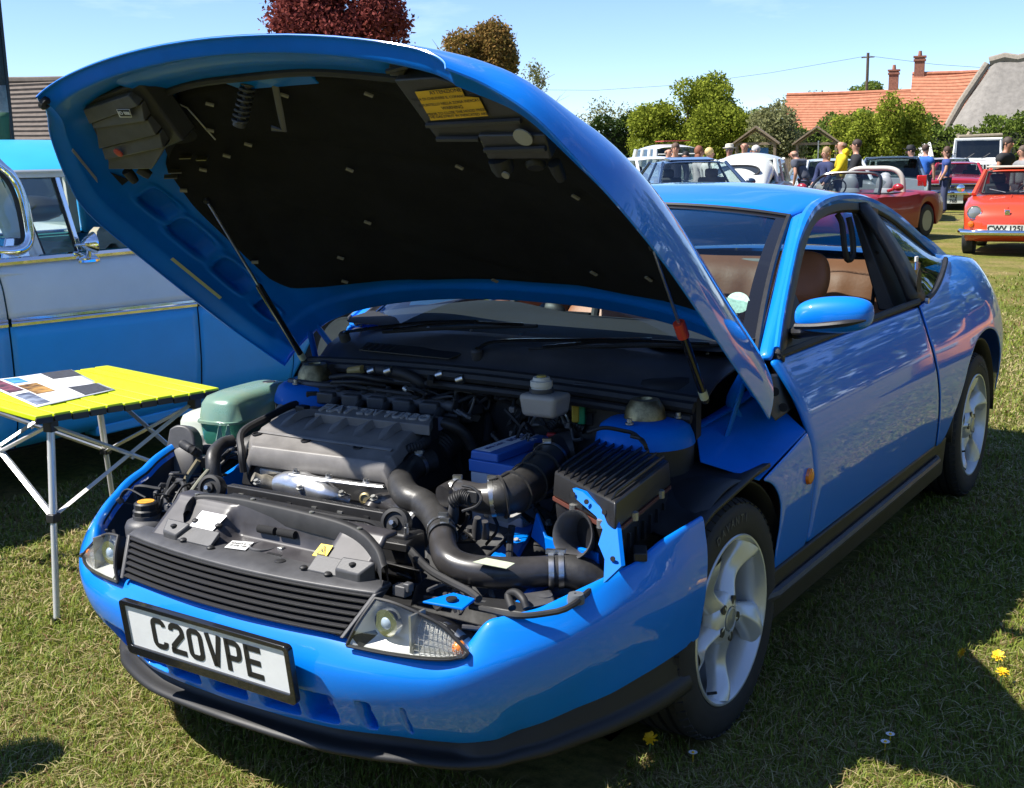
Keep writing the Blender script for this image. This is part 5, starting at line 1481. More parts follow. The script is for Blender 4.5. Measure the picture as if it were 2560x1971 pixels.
# ---- air filter box
top4 = [Vector((0.538, -0.352, 0.738)), Vector((0.786, -0.507, 0.738)), Vector((0.728, -0.134, 0.738)), Vector((0.467, 0.018, 0.738))]
ab = empty('air_filter_box', (0, 0, 0), 0, bay)
ABM = mat('air_box_plastic', (.017, .017, .018), rough=.35, var=.25, vscale=10)
def ab_pt(s, t, z=0.):
    return top4[0].lerp(top4[1], s).lerp(top4[3].lerp(top4[2], s), t) + Vector((0, 0, z))
base = [ab_pt(.05, .06, -.25), ab_pt(.95, .06, -.25), ab_pt(.95, .94, -.25), ab_pt(.05, .94, -.25)]
MB().hexa(base + [ab_pt(0, 0, -.075), ab_pt(1, 0, -.075), ab_pt(1, 1, -.075), ab_pt(0, 1, -.075)]).build('box_base', ABM, ab, bev=.006)
MB().hexa([ab_pt(-.02, -.02, -.075), ab_pt(1.02, -.02, -.075), ab_pt(1.02, 1.02, -.075), ab_pt(-.02, 1.02, -.075), ab_pt(-.02, -.02, -.067), ab_pt(1.02, -.02, -.067), ab_pt(1.02, 1.02, -.067), ab_pt(-.02, 1.02, -.067)]).build('filter_edge', mat('filter_edge_brown', (.10, .03, .02), rough=.6), ab)
MB().hexa([ab_pt(-.02, -.02, -.066), ab_pt(1.02, -.02, -.066), ab_pt(1.02, 1.02, -.066), ab_pt(-.02, 1.02, -.066), ab_pt(.0, .0, -.004), ab_pt(1.0, .0, -.004), ab_pt(1.0, 1.0, -.004), ab_pt(.0, 1.0, -.004)]).build('box_lid', ABM, ab, bev=.006)
for k in range(9):
    s = .06 + .11 * k
    a, b, c = ab_pt(s, .0, -.05), ab_pt(s, .08, .004), ab_pt(s, .97, .004)
    MB().tube([a + Vector((0, 0, 0)), ab_pt(s, .02, -.004), b, c], .0055, 6, flat=.45).build('lid_ridge', ABM, ab)
for k in range(7):
    MB().box(ab_pt(1.005, .1 + .13 * k, -.12), (.008, .006, .045)).build('side_rib', ABM, ab)
for (s, t) in ((.35, -.02), (.8, -.02), (1.02, .3), (1.02, .8)):
    MB().lathe([(.010, 0), (.010, .018), (.006, .020), (0, .020)], tuple(ab_pt(s, t, -.075)), (0, 0, 1), 8).build('lid_screw', ZINC, ab)
c = Vector((0.66, -0.47, 0.63)); ax = Vector((-.12, -.93, .30)).normalized()
MB().lathe([(.040, -.12), (.040, -.03), (.048, -.008), (.056, 0), (.055, .006), (.049, .002), (.041, -.02), (.038, -.09), (0, -.09)], tuple(c), tuple(ax), 32).build('air_inlet_horn', BLACK_GREY, ab, sharp=60)

# ---- blue brackets round the horn
yb = -.50
poly = [(0.64, -0.44, 0.727), (0.672, -0.45, 0.726), (0.718, -0.47, 0.71), (0.77, -0.49, 0.699), (0.792, -0.51, 0.679), (0.829, -0.56, 0.614), (0.809, -0.6, 0.586), (0.795, -0.57, 0.627), (0.757, -0.53, 0.642), (0.751, -0.5, 0.665), (0.724, -0.48, 0.685), (0.654, -0.45, 0.708)]
o_ = MB().prism(poly, (.004, .010, 0)).build('wing_bracket', BLUE_IN, bay, sharp=20)
for c in ((0.695, -0.472, 0.712), (0.751, -0.492, 0.702), (0.811, -0.563, 0.628), (0.649, -0.452, 0.717)):
    MB().lathe([(.006, 0), (.006, .002), (0, .002)], c, (0, -1, .2), 10).build('bracket_hole', DARK, o_)
MB().hexa([(0.371, -0.393, 0.5), (0.248, -0.005, 0.5), (0.288, -0.001, 0.5), (0.447, -0.379, 0.5), (0.388, -0.402, 0.515), (0.256, -0.017, 0.515), (0.292, -0.017, 0.515), (0.456, -0.401, 0.515)]).build('chassis_leg', BLUE_IN, bay, bev=.004)
MB().prism([(0.489, -0.36, 0.625), (0.527, -0.38, 0.578), (0.621, -0.42, 0.583), (0.716, -0.46, 0.594), (0.716, -0.46, 0.559), (0.574, -0.4, 0.529), (0.473, -0.36, 0.563)], (0, .012, 0)).build('cross_bracket', BLUE_IN, bay, bev=.003)
MB().prism([(0.485, -0.798, 0.548), (0.517, -0.731, 0.552), (0.578, -0.736, 0.552), (0.578, -0.782, 0.545)], (0, 0, -.006)).build('lamp_bracket', BLUE_IN, bay, bev=.002)
MB().lathe([(.013, 0), (.012, .004), (0, .004)], up((0.538, -0.766, 0.55), .001), (0, 0, 1), 14).build('blanking_plug', BLACK_PL, bay)
MB().box((0.428, -0.794, 0.56), (.035, .025, .025)).box((0.446, -0.795, 0.57), (.018, .018, .02)).build('lamp_connector', BLACK_GREY, bay, bev=.003)
# behind the left lamp: tray with ballast, cable loop and rubber buffer
MB().prism([(0.513, -0.661, 0.5), (0.681, -0.635, 0.5), (0.698, -0.486, 0.5), (0.67, -0.38, 0.5), (0.568, -0.455, 0.5), (0.493, -0.569, 0.5)], (0, 0, -.015)).build('lamp_tray', BLACK_PL, bay, bev=.004)
MB().hexa([(0.639, -0.642, 0.5), (0.686, -0.583, 0.5), (0.623, -0.504, 0.5), (0.576, -0.559, 0.5), (0.676, -0.693, 0.535), (0.713, -0.634, 0.535), (0.663, -0.575, 0.535), (0.624, -0.625, 0.535)]).build('ballast_box', BLACK_GREY, bay, bev=.004)
part_tube('ballast_cable', [(0.644, -0.697, 0.53), (0.618, -0.672, 0.545), (0.637, -0.672, 0.555), (0.664, -0.685, 0.55), (0.677, -0.692, 0.535)], .009, BLACK_RUB, bay, n=10, res=20)
MB().prism([(0.699, -0.67, 0.522), (0.697, -0.611, 0.522), (0.723, -0.614, 0.522), (0.719, -0.658, 0.522)], (0, 0, .004)).build('pale_bracket', mat('cream_plate', (.45, .42, .36), rough=.5), bay)
MB().lathe([(.018, -.012), (.0185, .0), (.016, .008), (.004, .009), (.003, .005), (0, .005)], (0.76, -0.63, 0.555), (0, 0, 1), 20).build('bump_stop', mat('grey_rubber', (.10, .11, .12), rough=.5), bay)
MB().lathe([(.018, 0), (.017, .012), (0, .014)], (0.671, -0.611, 0.525), (0, 0, 1), 14).build('ballast_knob', BLACK_GREY, bay)
MB().box((0.805, -0.429, 0.6), (.03, .06, .02), Matrix.Rotation(.5, 3, 'Z')).build('wing_clip', BLACK_PL, bay, bev=.003)
MB().lathe([(.006, 0), (.006, .025), (.0045, .026), (.0045, .035), (0, .035)], (0.291, -0.605, 0.6), (0, 0, 1), 8).build('locating_stud', STEEL, bay)
MB().prism([(0.245, -0.648, 0.598), (0.261, -0.567, 0.598), (0.299, -0.585, 0.598), (0.321, -0.642, 0.598)], (0, 0, -.02)).build('radiator_bracket', BLACK_PL, bay, bev=.003)
MB().hexa([(0.21, -0.596, 0.5), (0.316, -0.591, 0.5), (0.269, -0.531, 0.5), (0.158, -0.519, 0.5), (0.243, -0.633, 0.54), (0.355, -0.639, 0.54), (0.332, -0.61, 0.54), (0.208, -0.578, 0.54)]).build('air_deflector', BLACK_PL, bay, bev=.004)

# ---- right front of the bay: coolant tank, washer tank, timing plate, reservoirs
TANK = mat('tank_plastic', (.34, .47, .34), rough=.25, trans=.45, col2=(.18, .40, .34), vscale=5)
TANKG = mat('tank_coolant', (.05, .30, .23), rough=.25, trans=.35, col2=(.10, .38, .26), vscale=6)
def tank(name, c, L, W, H, rz, m1, m2, level, taper=.85):
    root = empty(name, tuple(c), rz, bay)
    def ring(z, k):
        out = []
        for i in range(24):
            a = 2 * math.pi * i / 24
            ca, sa = math.cos(a), math.sin(a)
            out.append((math.copysign(abs(ca) ** .45, ca) * W / 2 * k, math.copysign(abs(sa) ** .45, sa) * L / 2 * k, z))
        return out
    grid('tank_lower', [ring(z * H, k) for z, k in ((0, .0), (0, taper * .94), (.04, taper), (level * .5, lerp(taper, 1, .6)), (level, .98))], m2, root, closeu=True, sharp=60)
    grid('tank_upper', [ring(z * H, k) for z, k in ((level, .98), (level + .01, 1.03), (level + .05, 1.03), (level + .06, .99), (.86, .93), (.95, .84), (1., .62), (1.0, .0))], m1, root, closeu=True, sharp=60)
    return root
tc = Vector((-0.771, -0.052, 0.7))
tk = tank('coolant_tank', tc + Vector((0, 0, -.125)), .37, .17, .19, R(6), TANK, TANKG, .55)
MB().lathe([(.026, 0), (.026, .02), (.02, .026), (0, .026)], (0, .09, .165), (0, 0, 1), 18).build('tank_cap', BLACK_PL, tk)
wt = Vector((-0.883, -0.158, 0.62))
wk = tank('washer_tank', wt + Vector((-.02, .05, -.12)), .20, .13, .19, R(8), mat('washer_plastic', (.62, .66, .55), rough=.35, trans=.3), mat('washer_fluid', (.16, .48, .42), rough=.3, trans=.2), .45)
for a, b in (((-0.694, -0.258, 0.69), (-0.721, -0.241, 0.61)), ((-0.672, -0.246, 0.69), (-0.699, -0.229, 0.61))):
    MB().tube([a, b], [.004, .022], 4).build('tank_web', TANK, bay)
# grey timing/pump plate
c0 = Vector((-0.807, -0.322, 0.6))
nrm = Vector((.25, -.93, .28)).normalized()
exx = Vector((1, .27, 0)).normalized(); eyy = nrm.cross(exx) * -1
if eyy.z < 0: eyy = -eyy
out = [(-.045, .075), (-.02, .088), (.015, .085), (.040, .06), (.050, .02), (.052, -.04), (.035, -.075), (-.01, -.085), (-.04, -.06), (-.050, 0)]
o_ = MB().prism([c0 + exx * x + eyy * y for x, y in crn(out + [out[0]], 30)[:-1]], -nrm * .05).build('lamp_rear_cover', BLACK_GREY, bay, bev=.006)
MB().lathe([(.042, 0), (.042, .006), (.038, .009), (0, .009)], tuple(c0 + exx * .012 - eyy * .02), tuple(nrm), 28).build('cover_disc', mat('grey_disc', (.10, .095, .09), rough=.5, var=.2), o_)
ribbed('wiring_loom', [(-0.699, -0.397, 0.66), (-0.636, -0.425, 0.66), (-0.628, -0.403, 0.64)], .012, BLACK_RUB, res=30)
part_tube('radiator_hose', [(-0.587, -0.306, 0.665), (-0.597, -0.34, 0.66), (-0.574, -0.396, 0.645), (-0.556, -0.418, 0.615), (-0.547, -0.425, 0.575)], [.018, .02, .021, .021, .02], RUBBER_HOSE, bay, n=16, res=24)
part_tube('radiator_hose', [(-0.566, -0.44, 0.56), (-0.543, -0.515, 0.55), (-0.499, -0.611, 0.545), (-0.492, -0.655, 0.54)], .018, RUBBER_HOSE, bay, n=14, res=20)
part_tube('bleed_hose', [(-0.523, -0.467, 0.62), (-0.474, -0.55, 0.61), (-0.399, -0.649, 0.605), (-0.303, -0.743, 0.6)], .006, mat('pale_hose', (.22, .22, .17), rough=.5), bay, n=8, res=20)
part_tube('coolant_pipe', [(-0.61, -0.421, 0.63), (-0.645, -0.435, 0.58), (-0.651, -0.445, 0.56)], .008, mat('stained_pipe', (.20, .17, .10), rough=.5), bay, n=8, res=12)
for path, r in (([(-0.627, -0.519, 0.56), (-0.635, -0.496, 0.58), (-0.573, -0.513, 0.59), (-0.529, -0.545, 0.57)], .009), ([(-0.673, -0.502, 0.56), (-0.62, -0.51, 0.58), (-0.564, -0.517, 0.6)], .004), ([(-0.53, -0.61, 0.54), (-0.589, -0.56, 0.56), (-0.6, -0.52, 0.58)], .008), ([(-0.569, -0.53, 0.55), (-0.562, -0.522, 0.57), (-0.518, -0.512, 0.6)], .007), ([(-0.597, -0.344, 0.62), (-0.613, -0.299, 0.63), (-0.58, -0.301, 0.64)], .007), ([(-0.599, -0.354, 0.6), (-0.586, -0.326, 0.62), (-0.556, -0.317, 0.63)], .005)):
    part_tube('bay_cable', path, r, BLACK_RUB, bay, n=8, res=16)
for c in ((-0.624, -0.543, 0.54), (-0.677, -0.454, 0.575), (-0.584, -0.518, 0.55), (-0.638, -0.507, 0.55), (-0.664, -0.524, 0.54), (-0.606, -0.398, 0.62)):
    MB().box(c, (.03, .025, .035), Matrix.Rotation(.6, 3, 'Z')).build('plug_connector', BLACK_PL, bay, bev=.004)
# power steering reservoir with yellow label cap
c = (-0.517, -0.689, 0.535)
MB().lathe([(.055, -.07), (.058, -.01), (.052, .004), (.036, .010), (.036, .02), (0, .02)], c, (0, 0, 1), 28).build('fluid_reservoir', BLACK_GREY, bay, sharp=50)
MB().lathe([(.034, .018), (.035, .032), (.031, .036), (.031, .050), (.027, .054), (0, .054)], c, (0, 0, 1), 10).build('reservoir_cap', BLACK_PL, bay, sharp=30)
MB().lathe([(.022, 0), (.022, .001), (0, .001)], up(c, .0545), (0, 0, 1), 20).build('cap_label', mat('amber_print', (.60, .28, .02), rough=.5, var=.25, vscale=80), bay)
part_tube('bay_cable', [(-0.571, -0.711, 0.52), (-0.515, -0.715, 0.525), (-0.494, -0.684, 0.53)], .008, BLACK_RUB, bay, n=8, res=10)
MB().prism([(-0.448, -0.757, 0.535), (-0.438, -0.715, 0.54), (-0.382, -0.762, 0.54), (-0.401, -0.773, 0.535)], (0, 0, -.005)).build('lamp_bracket', BLUE_IN, bay)
MB().box((-0.678, -0.247, 0.52), (.10, .04, .02), Matrix.Rotation(.2, 3, 'Z')).build('chassis_leg', BLUE_IN, bay, bev=.004)

# ---- brake fluid reservoir, relays, connectors
c = Vector((0.33, -0.07, 0.835))
o_ = MB().hexa([c + Vector(q) for q in ((-.05, -.03, -.045), (.05, -.03, -.045), (.05, .05, -.045), (-.05, .05, -.045), (-.058, -.035, .015), (.058, -.035, .015), (.058, .055, .015), (-.058, .055, .015))]).build('brake_reservoir', mat('milky_plastic', (.34, .31, .27), rough=.4, var=.1), bay, bev=.012, seg=3)
MB().lathe([(.027, .0), (.028, .018), (.030, .020), (.030, .034), (.024, .036), (.022, .044), (0, .044)], tuple(c + Vector((-.012, .012, .012))), (0, 0, 1), 14).build('reservoir_cap', mat('cap_white', (.62, .60, .52), rough=.45), o_, sharp=30)
MB().lathe([(.033, 0), (.033, .016), (0, .016)], tuple(c + Vector((-.012, .012, .010))), (0, 0, 1), 18).build('cap_ring', BLACK_GREY, o_)
MB().lathe([(.013, 0), (.013, .004), (0, .004)], tuple(c + Vector((-.012, .012, .056))), (0, 0, 1), 12).build('cap_button', mat('cap_yellow', (.55, .40, .08), rough=.5), o_)
for path in ([(0.239, 0.007, 0.74), (0.239, 0.036, 0.76), (0.271, 0.041, 0.77), (0.28, 0.084, 0.75)], [(0.268, 0.108, 0.77), (0.297, 0.095, 0.76), (0.307, 0.097, 0.74)], [(0.261, 0.105, 0.77), (0.288, 0.089, 0.755), (0.322, 0.053, 0.74)]):
    part_tube('brake_pipe', path, .004, ZINC, bay, n=6, res=14)
ribbed('wiring_loom', [(0.26, 0.067, 0.72), (0.275, 0.091, 0.735), (0.311, 0.111, 0.735), (0.348, 0.116, 0.72)], .014, BLACK_RUB, res=40)
for (c, d, m_) in (((0.308, 0.098, 0.83), (.045, .03, .04), COVERM), ((0.319, 0.117, 0.82), (.05, .04, .06), BLACK_PL), ((0.369, 0.101, 0.83), (.08, .05, .05), BLACK_GREY), ((0.369, 0.141, 0.8), (.05, .05, .07), BLACK_PL), ((0.335, 0.09, 0.77), (.022, .02, .055), mat('yellow_plug', (.50, .36, .03), rough=.5)), ((0.349, 0.097, 0.765), (.022, .02, .055), mat('green_plug', (.02, .30, .12), rough=.5)), ((0.354, 0.128, 0.77), (.03, .03, .08), BLACK_PL), ((0.401, 0.147, 0.82), (.05, .03, .015), mat('yellow_tag', (.45, .38, .05), rough=.5)), ((0.268, 0.068, 0.7), (.025, .02, .02), mat('red_cap', (.5, .03, .03), rough=.4)), ((0.282, 0.098, 0.69), (.05, .04, .03), BLACK_GREY), ((0.276, 0.068, 0.68), (.05, .04, .03), BLACK_PL), ((0.393, 0.212, 0.8), (.05, .05, .05), BLACK_PL), ((0.342, 0.2, 0.75), (.06, .05, .10), BLACK_PL)):
    MB().box(c, d, Matrix.Rotation(.35, 3, 'Z')).build('relay', m_, bay, bev=.004)

# ---- scuttle: seals, plastic cowl, grille, wipers
G = []
for j in range(7):
    t = j / 6
    row = []
    for i in range(33):
        s = i / 16 - 1
        b_ = Vector(ws_base(s * .99)) + Vector((0, -.012, -.008))
        f_ = Vector((.68 * s, .085 + .055 * s * s, .862 - .03 * s * s))
        row.append(f_.lerp(b_, t) + Vector((0, 0, .012 * math.sin(math.pi * t) - (.012 if j == 1 else 0))))
    G.append(row)
grid('scuttle_panel', G, mat('scuttle_plastic', (.06, .06, .066), rough=.42, var=.15, vscale=8, bump=.04, bscale=300), bay, solid=.01, sharp=50)
for k, (dy, dz, r) in enumerate(((-.012, -.004, .014), (-.035, -.018, .016), (-.05, -.045, .012))):
    MB().tube([(.68 * s, .085 + .055 * s * s + dy, .862 - .03 * s * s + dz) for s in [i / 12 - 1 for i in range(25)]], r, 8).build('bonnet_seal', BLACK_RUB, bay)
MB().prism([Vector((-.46, .115, .879)), Vector((-.10, .098, .8815)), Vector((-.08, .13, .892)), Vector((-.12, .15, .899)), Vector((-.47, .165, .894))], (0, 0, .003)).build('pollen_grille', BLACK_PL, bay)
for k in range(14):
    a = Vector((-.45 + .026 * k, .118, .8835)); MB().tube([a, a + Vector((.004, .038, .014))], .0025, 4).build('grille_bar', BLACK_GREY, bay)
part_tube('bulkhead_drape', [(0.404, 0.182, 0.845), (0.466, 0.183, 0.835), (0.555, 0.172, 0.835), (0.614, 0.219, 0.845), (0.648, 0.237, 0.85)], [.02, .03, .035, .03, .02], BLACK_RUB, bay, n=12, res=24)
for i_ in range(8):
    s = -.9 + .25 * i_
    q = Vector(ws_base(s)) + Vector((0, -.03, -.002)); MB().lathe([(.005, 0), (.005, .003), (0, .004)], tuple(q), (0, -.4, 1), 8).build('scuttle_screw', STEEL, bay)
def wiper(pivot, tip, knee):
    root = empty('wiper', (0, 0, 0), 0, coupe)
    P0, P1, K = Vector(pivot), Vector(tip), Vector(knee)
    MB().lathe([(.018, -.02), (.018, .006), (.012, .012), (0, .012)], tuple(P0), (0, -.35, .93), 14).build('wiper_pivot', BLACK_GREY, root)
    MB().tube(crn([P0 + Vector((0, 0, .008)), K, P0.lerp(P1, .45) + Vector((0, -.02, .032)), P0.lerp(P1, .72) + Vector((0, -.012, .028))], 18), .0095, 6, flat=.6).build('wiper_arm', BLACK_GLOSS, root)
    a, b = P0.lerp(P1, .22), P1
    MB().tube([a.lerp(b, k / 12) + Vector((0, -.004, .006 + .004 * math.sin(math.pi * k / 12))) for k in range(13)], .006, 6).build('wiper_blade', BLACK_RUB, root)
    MB().tube([a.lerp(b, .08) + Vector((0, -.008, .013)), a.lerp(b, .35) + Vector((0, -.014, .024)), a.lerp(b, .6) + Vector((0, -.014, .026)), a.lerp(b, .92) + Vector((0, -.008, .013))], .005, 6).build('wiper_bow', BLACK_GLOSS, root)
wiper((-.60, .205, .905), (.10, .27, .965), (-.52, .175, .93))
wiper((-.02, .125, .905), (.66, .355, .935), (.05, .14, .94))
# ---- loose wiring, clips and bolts filling the gaps
rw = random.Random(77)
CAB = [BLACK_RUB, BLACK_RUB, BLACK_GREY, RUBBER_HOSE, mat('grey_conduit', (.09, .09, .09), rough=.5)]
for (lo, hi, n_, L) in (((-.46, -.02, .745), (.06, .10, .80), 16, .10), ((.08, -.36, .50), (.44, -.02, .60), 14, .09), ((-.66, -.66, .49), (-.42, -.38, .60), 12, .08), ((.10, -.02, .66), (.44, .10, .80), 12, .08), ((.30, -.70, .49), (.60, -.55, .53), 7, .07)):
    for k in range(n_):
        q = Vector([rw.uniform(a, b) for a, b in zip(lo, hi)]); P = [q]
        for _ in range(4):
            q = Vector([max(a, min(b, c + rw.uniform(-L, L))) for a, b, c in zip(lo, hi, q)]); P.append(q)
        part_tube('bay_cable', [tuple(v) for v in P], rw.choice((.0028, .0035, .005, .0065)), rw.choice(CAB), bay, n=6, res=18)
        c = P[2]
        if k % 3 == 0: MB().lathe([(.009, -.008), (.0095, 0), (.009, .008), (0, .008)], tuple(c), (rw.uniform(-1, 1), rw.uniform(-1, 1), .3), 10).build('cable_clip', rw.choice((ZINC, BLACK_GREY)), bay)
        if k % 4 == 1: MB().box(c, (.022, .016, .016), Matrix.Rotation(rw.uniform(0, 3), 3, 'Z')).build('plug_connector', rw.choice((BLACK_PL, COVERM)), bay, bev=.002)
for c in ((-.36, -.44, .60), (-.22, -.42, .60), (-.08, -.41, .60), (.02, -.40, .60), (.16, -.30, .53), (.26, -.34, .52), (.38, -.28, .51), (.22, -.18, .53), (.40, -.16, .53), (-.45, -.30, .67)):
    MB().lathe([(.011, 0), (.011, .004), (.007, .004), (.007, .012), (0, .012)], c, (0, -.4, 1), 6).build('engine_bolt', ZINC, bay, sharp=20)

# ================================================================== 1950s two-tone saloon parked alongside (nose towards -Y, we see its left flank)
SKY = mat('vintage_sky_blue_paint', (.03, .40, .76), rough=.38, coat=.3, var=.05, vscale=3, coat_rough=.25)
CREAM = mat('vintage_cream_paint', (.80, .79, .71), rough=.38, coat=.3, var=.04, vscale=3, coat_rough=.25)
TEAL = mat('teal_vinyl', (.05, .25, .26), rough=.45)
BEIGE = mat('beige_cloth', (.42, .36, .27), rough=.7, var=.08)
old = tag(empty('vintage_car', (-3.55, 1.3, 0)), 'sky blue and cream 1950s saloon with chrome side strip, parked beside the folding table', 'car')
OC = Vector((-3.55, 1.3, 0))
def ow(V): return [Vector(v) - OC for v in V]
o_in = smooth_tab([(.20, .09), (.27, .04), (.36, .012), (.5, 0), (.7, .0), (.85, .006), (.95, .02), (1.02, .045), (1.07, .09)], .18, 1.1, it=8)
o_w = smooth_tab([(-1.6, .62), (-1.45, .82), (-1.1, .90), (-.5, .94), (.4, .95), (2.0, .95), (3.0, .93), (3.6, .88), (4.0, .80), (4.15, .70)], -1.6, 4.15, it=12)
def ox(y, z): return interp(o_w, y) - interp(o_in, z)
def strip_z(y): return .806 - .027 * (y - .33)
def opanel(name, y0, y1, m, zf0, zf1, sg, arch=None, nz=10, ny=26):
    G = []
    for j in range(nz + 1):
        row = []
        for i in range(ny + 1):
            y = lerp(y0, y1, i / ny)
            z0, z1 = zf0(y), zf1(y)
            if arch:
                d = abs(y - arch[0])
                if d < arch[1]: z0 = max(z0, arch[2] + math.sqrt(max(0, arch[1] ** 2 - d * d)) * arch[3])
            z = lerp(z0, z1, j / nz)
            row.append((sg * ox(y, z) - 0, y - OC.y, z))
        G.append(row)
    return grid(name, G, m, old, flip=sg < 0, solid=.006)
rock = lambda y: .255
belt_z = lambda y: 1.045
for sg in (1, -1):
    for nm, y0, y1, ar in (('front_wing', -1.58, .328, (-.62, .40, .33, .72)), ('front_door', .338, 1.363, None), ('rear_door', 1.373, 2.02, None), ('rear_wing', 2.03, 4.14, (2.50, .40, .34, .72))):
        opanel(nm, y0, y1, SKY, rock, lambda y: strip_z(y) - .018, sg, ar)
        p_ = opanel(nm + '_upper', y0, y1, CREAM if nm != 'rear_wing' else SKY, lambda y: strip_z(y) + .018, belt_z, sg, None, nz=8)
        cs = [[(sg * (ox(y, strip_z(y)) + dx), y - OC.y, strip_z(y) + dz) for y in [lerp(y0 + .003, y1 - .003, i / 20) for i in range(21)]] for dx, dz in ((0, .020), (.008, .017), (.010, .006), (.006, .002), (.010, -.004), (.008, -.016), (0, -.020))]
        grid('chrome_strip', cs, CHROME, old, flip=sg < 0, sharp=30)
    MB().box((sg * .86, .75 - .0, .245), (.10, 2.6, .05)).build('rocker', SKY, old, bev=.01)
    MB().tube([(sg * (ox(1.368, z) - .004), 1.368 - OC.y + .05 * max(0, (.42 - z)) , z) for z in [.27 + .07 * k for k in range(11)]], .006, 5).build('door_gap', DARK, old)
    # belt moulding
    MB().tube([(sg * (ox(y, 1.045) - .004), y - OC.y, 1.058) for y in [-.4 + 3.0 * k / 14 for k in range(15)]], .019, 8).build('belt_moulding', CHROME, old)
    # cream hood of the wing sweeping back over the door
    # window frame posts and rail
    def fp(x, z): return None
    fx_b, fx_t = .865, .80
    def post(y0, y1, w, m=CREAM, name='window_post'):
        MB().hexa([(sg * fx_b, y0 - w - OC.y, 1.05), (sg * (fx_b + .0), y0 + w - OC.y, 1.05), (sg * (fx_b - .03), y0 + w - OC.y, 1.05), (sg * (fx_b - .03), y0 - w - OC.y, 1.05), (sg * fx_t, y1 - w - OC.y, 1.43), (sg * fx_t, y1 + w - OC.y, 1.43), (sg * (fx_t - .03), y1 + w - OC.y, 1.43), (sg * (fx_t - .03), y1 - w - OC.y, 1.43)]).build(name, m, old, bev=.003)
    post(.575, .50, .022); post(.785, .735, .012, CHROME, 'vent_post'); post(1.345, 1.335, .022); post(1.40, 1.39, .018); post(2.02, 1.95, .03)
    MB().box((sg * .798, .95 - OC.y, 1.425), (.03, .95, .035)).box((sg * .798, 1.68 - OC.y, 1.425), (.03, .6, .035)).build('window_rail', CREAM, old, bev=.004)
    def pane(nm, a0, a1, b0, b1):
        mesh(nm, [(sg * (fx_b - .016), a0 - OC.y, 1.06), (sg * (fx_b - .016), b0 - OC.y, 1.06), (sg * (fx_t - .014), b1 - OC.y, 1.41), (sg * (fx_t - .014), a1 - OC.y, 1.41)], [(0, 1, 2, 3)], GLASS, old)
        MB().tube([(sg * (fx_b - .012), a0 - OC.y, 1.062), (sg * (fx_b - .012), b0 - OC.y, 1.062), (sg * (fx_t - .010), b1 - OC.y, 1.408), (sg * (fx_t - .010), a1 - OC.y, 1.408), (sg * (fx_b - .012), a0 - OC.y, 1.062)], .009, 6).build(nm + '_seal', BLACK_RUB, old)
    pane('vent_window', .60, .525, .772, .722)
    mesh('rear_door_window', [(sg * (fx_b - .016), 1.42 - OC.y, 1.06), (sg * (fx_b - .016), 1.99 - OC.y, 1.06), (sg * (fx_t - .014), 1.92 - OC.y, 1.41), (sg * (fx_t - .014), 1.41 - OC.y, 1.41)], [(0, 1, 2, 3)], GLASS, old)
    # wrap-round screen: chrome frame
    if sg > 0:
        fr_ = [(-2.7, 0.406, 1.483), (-2.69, 0.429, 1.453), (-2.685, 0.46, 1.423), (-2.68, 0.487, 1.374), (-2.672, 0.5, 1.314), (-2.662, 0.504, 1.239), (-2.655, 0.503, 1.171), (-2.652, 0.491, 1.134), (-2.655, 0.468, 1.11), (-2.67, 0.435, 1.102), (-2.7, 0.388, 1.104), (-2.74, 0.364, 1.104)]
        P = ow(crn(fr_, 40))
        SCR = P
    Pm = [Vector((sg * q.x, q.y, q.z)) for q in P]
    MB().tube(Pm, .024, 10).build('screen_frame', CHROME, old)
    MB().tube([Vector((q.x - sg * .006, q.y - .02, q.z - .006)) for q in Pm], .014, 8).build('screen_seal', BLACK_RUB, old)
    post(.52, .40, .05)
    MB().hexa([(sg * .80, .36 - OC.y, 1.05), (sg * .885, .36 - OC.y, 1.05), (sg * .885, .52 - OC.y, 1.05), (sg * .80, .52 - OC.y, 1.05), (sg * .80, .41 - OC.y, 1.16), (sg * .865, .41 - OC.y, 1.16), (sg * .865, .50 - OC.y, 1.16), (sg * .80, .50 - OC.y, 1.16)]).build('pillar_foot', CHROME, old, bev=.006)
    # wheels
    for yw in (-.62, 2.50):
        w_ = empty('wheel', (sg * .80, yw - OC.y, .335), 0, old)
        MB().lathe([(.20, .06), (.24, .085), (.29, .085), (.325, .06), (.335, .0), (.325, -.06), (.24, -.085)], (0, 0, 0), (sg, 0, 0), 48, closed=True).build('tyre', TYRE, w_)
        MB().lathe([(.245, .078), (.225, .082), (.205, .070), (.185, .05), (.16, .052), (.14, .075), (.10, .082), (.085, .074), (.06, .076), (.05, .095), (0, .10)], (0, 0, 0), (sg, 0, 0), 44).build('wheel_disc', mat('cream_wheel_paint', (.40, .36, .26), rough=.4, var=.1), w_, sharp=40)
# windscreen glass: swept between the two chrome frames
NP = len(SCR)
top_i, bot_i = 0, NP - 1
G = []
for k in range(0, 28):
    q = SCR[k]
    G.append([(q.x * s, q.y - (1 - abs(s) ** 3) * .55, q.z + (.02 * (1 - s * s) if k < 10 else 0)) for s in [i / 10 - 1 for i in range(21)]])
grid('windscreen', G, GLASS, old)
